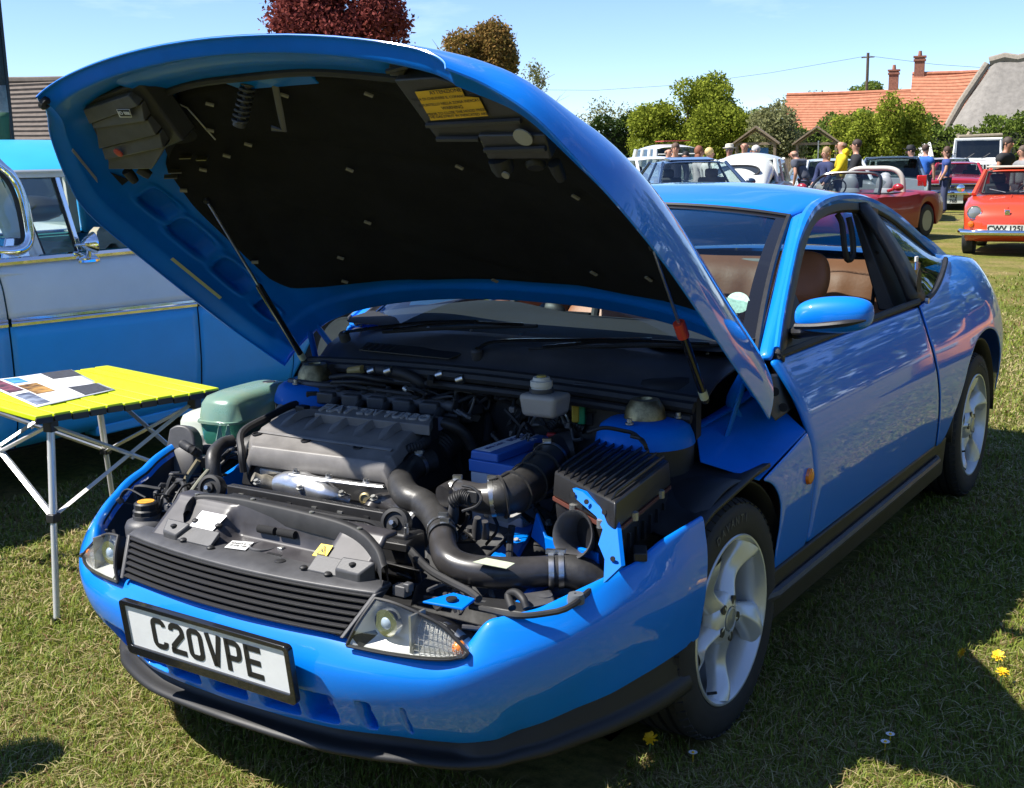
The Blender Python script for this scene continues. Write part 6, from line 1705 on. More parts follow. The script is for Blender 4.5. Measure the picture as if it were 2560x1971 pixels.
# roof
rz = smooth_tab([(-.35, 1.46), (-.1, 1.515), (.3, 1.565), (.9, 1.59), (1.7, 1.585), (2.3, 1.52), (2.7, 1.42)], -.4, 2.75, it=16)
G = []
for j in range(25):
    y = lerp(-.32, 2.70, j / 24)
    zc = interp(rz, y)
    row = []
    for i in range(25):
        s = i / 12 - 1
        ze = 1.432 - .10 * max(0, (.32 - y)) ** 1.2 - .12 * max(0, y - 2.1)
        row.append((.815 * s * (1 - .10 * max(0, .2 - y)), y - OC.y, ze + (zc - ze) * (1 - abs(s) ** 2.6)))
    G.append(row)
grid('roof', G, SKY, old, sub=1, solid=.012)
for sg in (1, -1):
    MB().tube([(sg * .822, y - OC.y, 1.436 - .12 * max(0, y - 2.1)) for y in [.42 + 2.2 * k / 12 for k in range(13)]], .010, 6, flat=.8).build('drip_rail', CREAM, old)
    MB().hexa([(sg * .80, 2.06 - OC.y, 1.05), (sg * .86, 2.06 - OC.y, 1.05), (sg * .80, 2.75 - OC.y, 1.05), (sg * .70, 2.75 - OC.y, 1.05), (sg * .76, 1.99 - OC.y, 1.44), (sg * .81, 1.99 - OC.y, 1.44), (sg * .79, 2.45 - OC.y, 1.40), (sg * .70, 2.45 - OC.y, 1.40)]).build('rear_pillar', SKY, old, bev=.02)
# bonnet, boot, ends
def deck(nm, ys, m, crown):
    G = []
    for y, z in ys:
        G.append([(ox(y, 1.0) * s, y - OC.y, z + crown * (1 - s * s)) for s in [i / 8 - 1 for i in range(17)]])
    return grid(nm, G, m, old, sub=1)
deck('bonnet', [(-1.55, .86), (-1.4, .95), (-1.0, 1.0), (-.5, 1.03), (0, 1.045), (.12, 1.05)], SKY, .05)
deck('boot_lid', [(2.6, 1.06), (3.0, 1.03), (3.5, .99), (3.9, .93), (4.1, .85)], SKY, .05)
for y, nm in ((-1.57, 'front_panel'), (4.13, 'rear_panel')):
    G = [[(ox(y, z) * s, y - OC.y + (.06 if y > 0 else -.06) * (1 - s * s), z) for s in [i / 6 - 1 for i in range(13)]] for z in (.3, .45, .6, .75, .9)]
    grid(nm, G, SKY, old)
    MB().tube([(ox(y, .5) * s * 1.02, y - OC.y + (.12 if y > 0 else -.12) * (1 - .6 * s * s), .50) for s in [i / 8 - 1 for i in range(17)]], .055, 10).build('bumper', CHROME, old)
MB().box((0, 0, .27), (1.6, 5.0, .1)).build('floor_pan', DARK, old)
# cream sweep on the front wing top edge of the door
MB().tube([(.905 - .002, y - OC.y, 1.03 - .03 * k / 8) for k, y in enumerate([.06 + .055 * k for k in range(9)])], [.02 * (1 - k / 9) + .004 for k in range(9)], 8).build('wing_sweep', CREAM, old)
# interior
for nm, y, x in (('front_bench', .98, 0), ('rear_bench', 1.95, 0)):
    b_ = empty(nm, (0, y - OC.y, 0), 0, old)
    G = []
    for j, (yy, z) in enumerate(((0, .55), (-.03, .75), (0, .95), (.06, 1.08), (.13, 1.10), (.17, 1.02), (.17, .6))):
        G.append([((i / 8 - 1) * .70, yy, z) for i in range(17)])
    grid('bench_back', G, BEIGE, b_, sub=1)
    MB().box((0, -.25, .52), (1.4, .5, .14)).build('bench_cushion', TEAL, b_, bev=.04)
sw = empty('steering_wheel', (.34, .62 - OC.y, 1.09), 0, old)
MB().tube([(.20 * math.cos(a), .11 * math.sin(a), .165 * math.sin(a)) for a in [2 * math.pi * k / 30 for k in range(31)]], .013, 8, caps=False).build('steering_rim', TEAL, sw)
MB().tube([(-.19, 0, 0), (.19, 0, 0)], .011, 6).ball((0, 0, 0), .04, 10).tube([(0, 0, 0), (0, -.35, -.28)], .022, 8).build('steering_spokes', TEAL, sw)
MB().box((0, .22 - OC.y, 1.0), (1.5, .25, .10)).build('dashboard', TEAL, old, bev=.03)
MB().hexa([(-.84, .4 - OC.y, .35), (-.80, .4 - OC.y, .35), (-.80, 2.0 - OC.y, .35), (-.84, 2.0 - OC.y, .35), (-.84, .4 - OC.y, 1.04), (-.80, .4 - OC.y, 1.04), (-.80, 2.0 - OC.y, 1.04), (-.84, 2.0 - OC.y, 1.04)]).build('door_card', TEAL, old)
MB().box((.82, 1.2 - OC.y, .7), (.03, 1.6, .66)).build('door_card', TEAL, old)
# chrome door mirror
mr = empty('door_mirror', (0, 0, 0), 0, old)
bq = Vector((-2.655, 0.799, 1.037)) - OC
MB().lathe([(.042, -.01), (.042, .0), (.034, .008), (0, .010)], (0, 0, 0), (0, 0, 1), 24).build('mirror_foot', CHROME, mr).matrix_local = Matrix.Translation(bq + Vector((0, 0, .0))) @ Matrix.Diagonal((.55, 1.45, 1, 1))
hq = Vector((-2.62, 0.804, 1.113)) - OC
MB().tube([bq, bq.lerp(hq, .55) + Vector((0, -.014, 0)), hq + Vector((0, -.03, 0))], [.012, .011, .010], 10).build('mirror_stalk', CHROME, mr)
MB().lathe([(.0, -.06), (.012, -.055), (.03, -.035), (.048, -.004), (.050, .004), (.046, .006), (0, .006)], tuple(hq), (.25, .95, .05), 28).build('mirror_head', CHROME, mr)
MB().lathe([(.006, -.05), (.008, .0), (.004, .03), (0, .03)], tuple(hq + Vector((0, -.05, -.004))), (0, 1, 0), 10).build('mirror_pin', CHROME, mr)

# ================================================================== roll-top camping table with papers
TN, TR_, TF = Vector((-1.35, -.43, 0)), Vector((-1.185, .195, 0)), Vector((-1.945, .315, 0))
tab = tag(empty('folding_table', (-1.65, -.05, 0)), 'lime yellow slatted folding table on crossed aluminium legs, printed sheet on it', 'table')
TO = Vector((-1.65, -.05, 0))
e1 = (TR_ - TN); n_sl = 11
e2 = (TF - TR_)
LIME = mat('lime_powder_coat', (.52, .62, .006), rough=.42, var=.04, vscale=8, coat=.1)
ALUT = mat('anodised_aluminium', (.66, .66, .64), rough=.35, metal=.45)
for k in range(n_sl):
    a, b = (k + .035) / n_sl, (k + .965) / n_sl
    P = [TN + e1 * a, TN + e1 * b, TN + e1 * b + e2, TN + e1 * a + e2]
    P = [q - TO for q in P]
    zj = .002 * math.sin(k * 2.1)
    MB().hexa([q + Vector((0, 0, .662 + zj)) for q in P] + [q + Vector((0, 0, .68 + zj)) for q in P]).build('table_slat', LIME, tab, bev=.003)
    MB().hexa([q + Vector((0, 0, .652 + zj)) for q in [P[0] - e2 * .004, P[1] - e2 * .004, P[1] + e2 * .01, P[0] + e2 * .01]] + [q + Vector((0, 0, .672 + zj)) for q in [P[0] - e2 * .004, P[1] - e2 * .004, P[1] + e2 * .01, P[0] + e2 * .01]]).build('slat_end_cap', BLACK_PL, tab, bev=.002)
MB().hexa([q - TO + Vector((0, 0, .650)) for q in (TN + e1 * .04 + e2 * .05, TN + e1 * .96 + e2 * .05, TN + e1 * .96 + e2 * .95, TN + e1 * .04 + e2 * .95)] + [q - TO + Vector((0, 0, .658)) for q in (TN + e1 * .04 + e2 * .05, TN + e1 * .96 + e2 * .05, TN + e1 * .96 + e2 * .95, TN + e1 * .04 + e2 * .95)]).build('slat_strap', BLACK_RUB, tab)
cor = [TN + e1 * .10 + e2 * .05, TN + e1 * .88 + e2 * .05, TN + e1 * .88 + e2 * .95, TN + e1 * .10 + e2 * .95]
feet = [TN + Vector((.04, -.02, 0)), TR_ + Vector((.02, -.02, 0)), TF + Vector((-.06, .02, 0)), TN + e2 + Vector((-.06, -.02, 0))]
cor = [q - TO for q in cor]; feet = [q - TO for q in feet]
for a, b in zip(cor, feet):
    t_, m_ = a + Vector((0, 0, .645)), a.lerp(b, .48) + Vector((0, 0, .34))
    b0 = b + Vector((0, 0, .0))
    MB().tube([t_, m_], .0125, 10).build('leg_upper', ALUT, tab)
    MB().tube([m_, b0], .0105, 10).build('leg_lower', ALUT, tab)
    MB().box(a + Vector((0, 0, .635)), (.036, .036, .04), Matrix.Rotation(.2, 3, 'Z')).build('top_joint', BLACK_PL, tab, bev=.004)
    MB().box(m_, (.034, .034, .03), Matrix.Rotation(.2, 3, 'Z')).build('slide_joint', BLACK_PL, tab, bev=.004)
    MB().lathe([(.014, 0), (.014, .02), (0, .02)], tuple(b0), (0, 0, 1), 10).build('foot_cap', BLACK_RUB, tab)
for i in range(4):
    a, b = cor[i], cor[(i + 1) % 4]
    fa, fb = feet[i], feet[(i + 1) % 4]
    ta, tb = a + Vector((0, 0, .635)), b + Vector((0, 0, .635))
    ma, mb_ = a.lerp(fa, .48) + Vector((0, 0, .34)), b.lerp(fb, .48) + Vector((0, 0, .34))
    off = Vector((e1.y, -e1.x, 0)).normalized() * .012
    MB().tube([ta + off * .6, mb_ + off * .6], .012, 4, flat=.6).build('cross_brace', ALUT, tab)
    MB().tube([ma - off * .6, tb - off * .6], .012, 4, flat=.6).build('cross_brace', ALUT, tab)
    c = (ta + mb_ + ma + tb) / 4
    MB().lathe([(.006, -.016), (.006, .016), (0, .016)], tuple(c), tuple(off), 8).build('brace_rivet', STEEL, tab)
# printed A2 sheet
def tp(s, t, z=.684): return TN + e1 * s + e2 * t + Vector((0, 0, z))
sheet = tag(empty('printed_sheet', tuple(tp(.4, .6, .682))), 'white printed information sheet with dark text blocks and photos lying on the lime table', 'paper')
SO = Vector(tp(.4, .6, .682))
def sp_(s, t, z=0.): return tp(s, t, .6825 + z) - SO
Q0, Q1, Q2, Q3 = (.10, .16), (.60, .30), (.76, .98), (.24, 1.02)      # sheet corners in table coordinates
def sq(a, b, z=0.):
    s = lerp(lerp(Q0[0], Q1[0], a), lerp(Q3[0], Q2[0], a), b); t = lerp(lerp(Q0[1], Q1[1], a), lerp(Q3[1], Q2[1], a), b)
    return sp_(s, t, z + .003 * math.sin(a * 5) * math.sin(b * 4) + .002)
grid('sheet', [[sq(i / 10, j / 10) for i in range(11)] for j in range(11)], mat('glossy_white_paper', (.80, .80, .80), rough=.4), sheet, solid=.0006)
def print_(a0, a1, b0, b1, m, n=4):
    G = [[sq(lerp(a0, a1, i / n), lerp(b0, b1, j / n), .0012) for i in range(n + 1)] for j in range(n + 1)]
    grid('print_block', G, m, sheet)
def photo(nm, c1, c2, sc=6): return mat(nm, c1, rough=.45, col2=c2, vscale=sc)
DKT = photo('print_dark_text', (.02, .02, .025), (.10, .10, .11), 160)
print_(.62, .97, .03, .36, DKT)
print_(.66, .99, .72, .99, DKT)
print_(.03, .20, .05, .40, photo('print_photo_night', (.01, .015, .05), (.30, .35, .45), 14))
print_(.22, .44, .30, .66, photo('print_photo_engine', (.03, .015, .01), (.55, .30, .08), 18))
print_(.03, .20, .48, .95, photo('print_photo_interior', (.02, .02, .03), (.35, .10, .14), 16))
print_(.24, .40, .74, .96, photo('print_photo_car', (.02, .14, .40), (.10, .35, .60), 12))
GTX = photo('print_grey_text', (.50, .50, .55), (.78, .78, .80), 220)
print_(.48, .60, .06, .40, GTX); print_(.48, .62, .46, .70, GTX); print_(.66, .95, .40, .68, GTX); print_(.46, .60, .74, .97, GTX)

# ================================================================== other show cars (each drawn nose towards local -Y)
GLASS_BG = glass_mat('show_car_glass', (.50, .56, .56))
SEATM = mat('show_car_seat', (.05, .05, .055), rough=.7)
def show_car(name, label, pos, rz, paint, body, gh, wheels, wr=.30, roof=None, extras=None, group=None, seats=True, glass=None, crown=.05, rimm=None, pillar=.035):
    """body: [(y, halfwidth, zbottom, ztop)]; gh: dict(y0,y1,wb,zb, r0,r1,wr,zr, bp=[B pillar positions 0..1])"""
    root = tag(empty(name, (pos[0], pos[1], gz(*pos)), rz), label, 'car' if 'van' not in name else 'van', group or 'classic cars parked across the show field')
    glass = glass or GLASS_BG
    ys = []
    y0, y1 = body[0][0], body[-1][0]
    N = 54
    tabs = [smooth_tab([(b[0], b[k]) for b in body], y0, y1, n=121, it=5) for k in (1, 2, 3)]
    G = []
    for i in range(N + 1):
        y = lerp(y0, y1, i / N)
        w, zb, zt = (interp(t, y) for t in tabs)
        za = zb
        for yw in wheels:
            d = abs(y - yw); ra = wr + .05
            if d < ra: za = max(za, min(zt - .12, wr + math.sqrt(ra * ra - d * d)))
        row = [(0, y, zb), (w * .72, y, zb), (w * .74, y, max(za, zb)), (w * .97, y, za), (w, y, lerp(za, zt, .4)), (w * .995, y, lerp(za, zt, .68)), (w * .96, y, zt - .05 * (zt - zb)), (w * .86, y, zt), (w * .5, y, zt + crown * .7), (0, y, zt + crown)]
        row = row + [(-q[0], q[1], q[2]) for q in row[-2:0:-1]]
        G.append(row)
    grid('body', G, paint, root, closeu=True, caps=True, flip=True, sharp=50)
    for sg in (1, -1):
        for yw in wheels:
            wv = empty('wheel', (sg * (interp(tabs[0], yw) - .10), yw, wr), 0, root)
            MB().lathe([(wr * .62, .08), (wr * .8, .09), (wr * .95, .075), (wr, .03), (wr, -.07), (wr * .9, -.09), (0, -.09)], (0, 0, 0), (sg, 0, 0), 28).build('tyre', TYRE, wv)
            MB().lathe([(wr * .62, .082), (wr * .58, .05), (wr * .3, .04), (wr * .2, .07), (0, .075)], (0, 0, 0), (sg, 0, 0), 24).build('rim', rimm or mat('rim_grey', (.26, .27, .28), rough=.35, metal=.6), wv)
    if gh:
        g = gh
        B = [Vector((sx * g['wb'], y, g['zb'])) for sx, y in ((-1, g['y0']), (1, g['y0']), (1, g['y1']), (-1, g['y1']))]
        T = [Vector((sx * g['wr'], y, g['zr'])) for sx, y in ((-1, g['r0']), (1, g['r0']), (1, g['r1']), (-1, g['r1']))]
        for i, nm in enumerate(('windscreen', 'side_window', 'rear_window', 'side_window')):
            a, b, c, d = B[i], B[(i + 1) % 4], T[(i + 1) % 4], T[i]
            bow = Vector((0, -1 if i == 0 else 1, 0)) * (.06 if i in (0, 2) else 0)
            GG = [[lerp(lerp(a, b, s / 6), lerp(d, c, s / 6), t / 4) + bow * (1 - (s / 3 - 1) ** 2) * (1 - .4 * t / 4) for s in range(7)] for t in range(5)]
            grid(nm, GG, glass, root)
        if roof is not False:
            RG = []
            for j in range(9):
                y = lerp(g['r0'] - .02, g['r1'] + .02, j / 8)
                RG.append([(g['wr'] * s * (1.02 if 0 < j < 8 else .98), y - (.06 * (1 - s * s) if j == 0 else 0) + (.06 * (1 - s * s) if j == 8 else 0), g['zr'] + g.get('rc', .06) * (1 - s * s * s * s) * (1 - (j / 4 - 1) ** 2 * .55) - .012) for s in [k / 6 - 1 for k in range(13)]])
            grid('roof', RG, roof or paint, root, solid=.03, sub=1)
        for i in range(4):
            MB().tube([B[i], T[i]], [pillar * 1.25, pillar], 6).build('pillar', roof or paint, root)
        for sx in (-1, 1):
            for t in g.get('bp', (.5,)):
                a = Vector((sx * g['wb'], lerp(g['y0'], g['y1'], t), g['zb'])); b = Vector((sx * g['wr'], lerp(g['r0'], g['r1'], t), g['zr']))
                MB().tube([a, b], pillar * .8, 6).build('pillar', roof or paint, root)
        if seats:
            for sx in (-.34, .34):
                yc = lerp(g['y0'], g['y1'], .42)
                MB().box((sx * g['wb'] / .65, yc, g['zb'] - .1), (.42 * g['wb'] / .65, .14, .5)).box((sx * g['wb'] / .65, yc + .03, g['zb'] + .22), (.24, .10, .16)).build('seat', SEATM, root, bev=.04)
    if extras: extras(root)
    return root
def disc(root, name, c, r, m, ax=(0, -1, 0), dome=.02, n=20): return MB().lathe([(r, -.04), (r, 0), (r * .8, dome * .6), (0, dome)], c, ax, n).build(name, m, root)
LAMPG = mat('headlamp_glass', (.55, .58, .58), rough=.12, metal=.4, coat=1)
AMB = mat('amber_lens', (.75, .16, .01))
REDL = mat('red_lens', (.45, .01, .01), rough=.2, coat=1)

# ---- small orange-red city car at the edge of the picture
ORANGE = mat('orange_red_paint', (.56, .055, .015), rough=.3, coat=.8)
def x500(r):
    for sx in (-1, 1):
        MB().lathe([(.104, -.10), (.106, .0), (.098, .014), (.088, .008)], (sx * .46, -1.435, .66), (0, -1, .1), 24, closed=True).build('headlamp_rim', CHROME, r)
        disc(r, 'headlamp', (sx * .46, -1.437, .66), .09, mat('lamp_grey', (.20, .22, .23), rough=.15, coat=1), (0, -1, .1))
        disc(r, 'indicator', (sx * .50, -1.455, .49), .045, AMB, (0, -1, 0))
        MB().tube([(sx * .62, -.62, .90), (sx * .72, -.66, .97)], .008, 6).lathe([(.06, -.01), (.06, .012), (.03, .03), (0, .032)], (sx * .76, -.66, 1.0), (0, -1, 0), 16).build('door_mirror', CHROME, r)
        MB().tube([(sx * .10, -.70, .935), (sx * .34, -.63, .985)], .008, 5).build('wiper', STEEL, r)
    MB().tube([(-.66, -1.30, .37), (-.62, -1.44, .37), (-.4, -1.52, .37), (0, -1.55, .37), (.4, -1.52, .37), (.62, -1.44, .37), (.66, -1.30, .37)], .045, 10).build('front_bumper', CHROME, r)
    MB().box((0, -1.53, .43), (.52, .02, .115)).build('number_plate', mat('old_plate_white', (.55, .56, .50), rough=.5), r)
    text('plate_lettering', 'CWV 125L', .112, BLACK_PR, r, frame((0, -1.543, .43), (1, 0, 0), (0, 0, 1)), ext=.001, bold=.003)
    MB().box((0, -1.475, .665), (.075, .02, .08)).build('badge', CHROME, r, bev=.01)
    MB().tube([(0, -1.40, .73), (0, -.80, .90)], .008, 6).build('bonnet_bead', ORANGE, r)
    MB().tube([(-.44, -.66, .925), (-.40, -.36, 1.24), (.40, -.36, 1.24), (.44, -.66, .925), (-.44, -.66, .925)], .018, 6).build('windscreen_rubber', BLACK_RUB, r)
    MB().box((0, -.1, 1.315), (.86, .55, .03)).build('folded_roof', mat('cream_canvas', (.45, .42, .34), rough=.8), r, bev=.01)
    MB().tube([(.2 * math.cos(a) + .26, -.55 + .04 * math.sin(a), .92 + .14 * math.sin(a)) for a in [2 * math.pi * k / 20 for k in range(21)]], .012, 6).build('steering_wheel', BLACK_RUB, r)
show_car('small_orange_car', 'orange-red 1970s city car with round headlamps and plate CWV 125L on the grass', (-2.04, 17.75), R(7), ORANGE,
         [(-1.50, .34, .36, .56), (-1.44, .52, .27, .66), (-1.30, .62, .22, .76), (-1.0, .66, .20, .82), (-.65, .67, .20, .88), (-.2, .67, .2, .90), (.6, .67, .2, .90), (1.0, .66, .2, .88), (1.3, .6, .25, .80), (1.48, .45, .33, .62)],
         dict(y0=-.68, y1=1.05, wb=.56, zb=.90, r0=-.34, r1=.52, wr=.44, zr=1.26, bp=(.55,), rc=.05), (-.98, .86), wr=.25, extras=x500, crown=.03, rimm=ZINC)
# ---- red muscle car, front on
MUSR = mat('candy_red_paint', (.33, .012, .022), rough=.28, coat=.9)
def xmus(r):
    MB().box((0, -2.30, .66), (1.20, .05, .20)).build('grille', mat('grille_black', (.01, .01, .012), rough=.6), r, bev=.01)
    MB().tube([(-.62, -2.34, .74), (.62, -2.34, .74)], .014, 6).tube([(-.62, -2.34, .57), (.62, -2.34, .57)], .012, 6).build('grille_trim', CHROME, r)
    MB().box((0, -2.335, .665), (.20, .02, .08)).build('grille_emblem', CHROME, r, bev=.02)
    for k in (-2, -1, 1, 2): MB().tube([(k * .14, -2.33, .60), (k * .14, -2.33, .73)], .006, 5).build('grille_bar', CHROME, r)
    MB().tube([(-.84, -2.10, .50), (-.80, -2.33, .50), (-.3, -2.40, .50), (.3, -2.40, .50), (.80, -2.33, .50), (.84, -2.10, .50)], .05, 8, flat=1.2).build('front_bumper', CHROME, r)
    for sx in (-1, 1):
        disc(r, 'headlamp', (sx * .70, -2.29, .70), .085, LAMPG)
        disc(r, 'side_light', (sx * .60, -2.36, .42), .035, AMB)
    MB().box((0, -2.36, .345), (.52, .02, .26)).build('number_plate', mat('old_plate_white', (.55, .56, .50)), r)
    text('plate_lettering', 'VKJ', .13, BLACK_PR, r, frame((0, -2.372, .41), (1, 0, 0), (0, 0, 1)), ext=.001, bold=.004)
    text('plate_lettering', '76B', .13, BLACK_PR, r, frame((0, -2.372, .28), (1, 0, 0), (0, 0, 1)), ext=.001, bold=.004)
show_car('muscle_car', 'bright red 1960s muscle car facing forward with wide black grille, between hatchback and orange car', (-6.97, 34.32), R(12), MUSR,
         [(-2.30, .80, .40, .80), (-2.2, .86, .28, .86), (-1.6, .88, .24, .90), (-.7, .88, .24, .93), (0, .88, .24, .94), (1.2, .88, .24, .94), (2.0, .86, .28, .92), (2.3, .8, .38, .86)],
         dict(y0=-.75, y1=1.35, wb=.74, zb=.93, r0=-.25, r1=.75, wr=.56, zr=1.28), (-1.45, 1.3), wr=.33, extras=xmus)
# ---- white off-roader with black soft top
WHITEP = mat('white_paint', (.72, .72, .70), rough=.3, coat=.6)
BLKP = mat('soft_top_black', (.015, .015, .016), rough=.8)
def xjeep(r):
    MB().box((0, -1.90, .92), (1.12, .06, .42)).build('grille_panel', WHITEP, r, bev=.02)
    for k in range(7): MB().box((-.27 + .09 * k, -1.935, .95), (.045, .01, .28)).build('grille_slot', DARK, r)
    for sx in (-1, 1):
        disc(r, 'headlamp', (sx * .44, -1.935, 1.0), .10, LAMPG)
        MB().box((sx * .72, -1.4, .88), (.32, .95, .06)).build('mudguard', BLACK_PL, r, bev=.02)
        MB().tube([(sx * .62, -.78, 1.42), (sx * .82, -.80, 1.42)], .01, 6).box((sx * .88, -.80, 1.45), (.15, .05, .20)).build('door_mirror', BLACK_PL, r)
    MB().box((0, -2.05, .55), (1.5, .16, .16)).build('front_bumper', BLACK_PL, r, bev=.02)
    MB().box((0, .55, 1.52), (1.40, 2.3, .62)).build('soft_top', BLKP, r, bev=.06)
    MB().tube([(-.70, -.74, 1.24), (-.66, -.62, 1.84), (.66, -.62, 1.84), (.70, -.74, 1.24), (-.70, -.74, 1.24)], .05, 6).build('screen_frame', WHITEP, r)
    MB().tube([(-.35, -.78, 1.25), (-.10, -.74, 1.42)], .01, 5).tube([(.1, -.78, 1.25), (.35, -.74, 1.42)], .01, 5).build('wiper', BLACK_PL, r)
show_car('off_roader', 'white boxy off-roader with black soft top standing in front of the hedge', (-8.07, 41.52), R(14), WHITEP,
         [(-1.88, .58, .62, 1.12), (-1.8, .60, .60, 1.16), (-.8, .68, .6, 1.22), (-.6, .76, .5, 1.22), (0, .78, .5, 1.22), (1.5, .78, .5, 1.22), (1.85, .76, .55, 1.22)],
         dict(y0=-.72, y1=-.5, wb=.66, zb=1.22, r0=-.62, r1=-.45, wr=.64, zr=1.82, bp=()), (-1.35, 1.15), wr=.40, roof=False, extras=xjeep, crown=.03, seats=False).scale = (1.12, 1.12, 1.12)
# ---- silver-blue hatchback seen from behind
SILV = mat('silver_blue_paint', (.30, .38, .44), rough=.3, coat=.8, metal=.3)
def xhatch(r):
    MB().box((0, 1.78, 1.46), (1.16, .22, .03)).build('roof_spoiler', MATS['hatch_roof_blue'], r, bev=.01)
    for sx in (-1, 1): MB().box((sx * .68, 1.98, .92), (.22, .08, .26)).build('tail_lamp', REDL, r, bev=.02)
    MB().tube([(-.8, 1.85, .52), (-.7, 2.06, .52), (.7, 2.06, .52), (.8, 1.85, .52)], .09, 8).build('rear_bumper', SILV, r)
    MB().box((0, 2.06, .75), (.52, .02, .11)).build('number_plate', LBLY, r)
mat('hatch_roof_blue', (.06, .10, .17), rough=.3, coat=.8)
show_car('hatchback', 'silver-blue estate hatchback with dark rear glass, parked behind the red roadster', (-6.86, 27.43), R(196), SILV,
         [(-1.95, .62, .38, .66), (-1.8, .76, .26, .76), (-1.2, .84, .2, .88), (-.8, .85, .2, .93), (0, .85, .2, .95), (1.2, .85, .2, .97), (1.8, .82, .22, .98), (2.02, .74, .34, .94)],
         dict(y0=-.95, y1=1.92, wb=.76, zb=.96, r0=-.15, r1=1.62, wr=.57, zr=1.44, bp=(.40, .75)), (-1.25, 1.3), wr=.30, roof=MATS['hatch_roof_blue'], extras=xhatch, glass=GLASS_DARK)
# ---- dark red roadster with pale roll hoop
BURG = mat('burgundy_paint', (.26, .012, .018), rough=.4, coat=.25, spec=.25)
def xroad(r):
    fr_ = [(-.66, -.55, .83), (-.62, -.40, 1.05), (-.50, -.26, 1.19), (-.2, -.22, 1.225), (.2, -.22, 1.225), (.50, -.26, 1.19), (.62, -.40, 1.05), (.66, -.55, .83)]
    MB().tube(crn(fr_, 30), .028, 8).build('screen_frame', BLACK_GLOSS, r)
    GG = [[(lerp(-.64, .64, s / 8), lerp(-.58, -.24, t / 4) - .05 * (1 - (s / 4 - 1) ** 2), lerp(.84, 1.20, t / 4) - (.14 * abs(s / 4 - 1) ** 4) * (t / 4)) for s in range(9)] for t in range(5)]
    grid('windscreen', GG, GLASS_BG, r)
    MB().tube(crn([(-.55, .62, .80), (-.52, .60, 1.12), (-.36, .58, 1.27), (0, .575, 1.29), (.36, .58, 1.27), (.52, .60, 1.12), (.55, .62, .80)], 30), .045, 10).build('roll_hoop', mat('pale_hoop', (.50, .46, .40), rough=.4), r)
    GREY = mat('grey_leather', (.22, .24, .26), rough=.5)
    for sx in (-.32, .32):
        MB().ball((sx, .34, .98), .16, 14, sc=(1., .5, 1.3)).ball((sx, .34, .72), .22, 14, sc=(1., .5, 1.4)).ball((sx, .37, 1.14), .10, 12, sc=(1.1, .5, .8)).build('seat', GREY, r)
        MB().tube([(sx / .32 * .70, -.30, .90), (sx / .32 * .83, -.34, .94)], .03, 8).ball((sx / .32 * .90, -.34, .97), .09, 12, sc=(1.1, .7, .75)).build('door_mirror', mat('mirror_red', (.32, .012, .015), rough=.25, coat=1), r)
    MB().box((0, -.42, .82), (1.2, .25, .10)).build('dashboard', BLACK_PL, r, bev=.03)
    MB().box((0, .25, .835), (1.16, .9, .03)).build('cockpit', mat('cockpit_dark', (.02, .02, .02), rough=.8), r)
    MB().tube([(.17 * math.cos(a) - .32, -.15 + .05 * math.sin(a), .95 + .15 * math.sin(a)) for a in [2 * math.pi * k / 20 for k in range(21)]], .014, 6).build('steering_wheel', BLACK_RUB, r)
show_car('roadster', 'dark red open roadster with pale roll hoop and grey seats, just beyond the coupe roof', (-4.95, 18.9), R(-10), BURG,
         [(-1.95, .55, .36, .58), (-1.85, .68, .24, .66), (-1.5, .80, .2, .74), (-1.1, .83, .2, .82), (-.6, .83, .2, .84), (.2, .83, .2, .82), (.9, .83, .2, .86), (1.5, .82, .22, .84), (1.9, .72, .32, .74)],
         None, (-1.22, 1.05), wr=.31, extras=xroad, crown=.03).scale = (1.04, 1.0, .97)
# ---- rounded white 1940s-50s saloon seen from behind
IVORY = mat('ivory_paint', (.66, .68, .62), rough=.35, coat=.6)
def xround(r):
    # fastback shell from roof to tail with oval back window
    G = []
    for j in range(13):
        t = j / 12
        y = lerp(-.45, 1.75, t)
        zc = 1.545 - .02 * (t * 6 - 1.5) ** 2 if t < .55 else lerp(1.46, .80, ((t - .55) / .45) ** 1.3)
        w = lerp(.62, .56, t)
        ze = lerp(1.40, .80, t ** 1.6) - .08
        G.append([(w * math.sin(s * math.pi / 2) * 1.0, y, ze + (zc - ze) * math.cos(s * math.pi / 2) ** .7) for s in [k / 8 - 1 for k in range(17)]])
    grid('roof_shell', G, IVORY, r, sub=1, solid=.02)
    ov = [(.40 * math.cos(a), 1.06 + .10 * (1 - math.sin(a)), 1.19 + .105 * math.sin(a)) for a in [R(15 * k) for k in range(24)]]
    ov = [(math.copysign(abs(x / .40) ** .7 * .40, x), y + .035, z) for x, y, z in ov]
    MB().prism(ov, (0, .012, .012)).build('rear_window', mat('dark_back_glass', (.03, .035, .04), rough=.06, coat=1), r)
    MB().tube([Vector(q) + Vector((0, .014, .014)) for q in ov + [ov[0]]], .018, 6).build('window_rubber', BLACK_RUB, r)
    for sx in (-1, 1):
        disc(r, 'tail_lamp', (sx * .62, 1.86, .70), .05, REDL, (0, 1, 0))
    MB().tube([(-.75, 1.85, .48), (-.5, 1.97, .48), (.5, 1.97, .48), (.75, 1.85, .48)], .05, 8).build('rear_bumper', CHROME, r)
    for yy in (-.2, .35):
        MB().box((.655, yy, 1.16), (.012, .40, .26)).build('side_window', MATS['dark_back_glass'] if 'dark_back_glass' in MATS else GLASS_DARK, r, bev=.03)
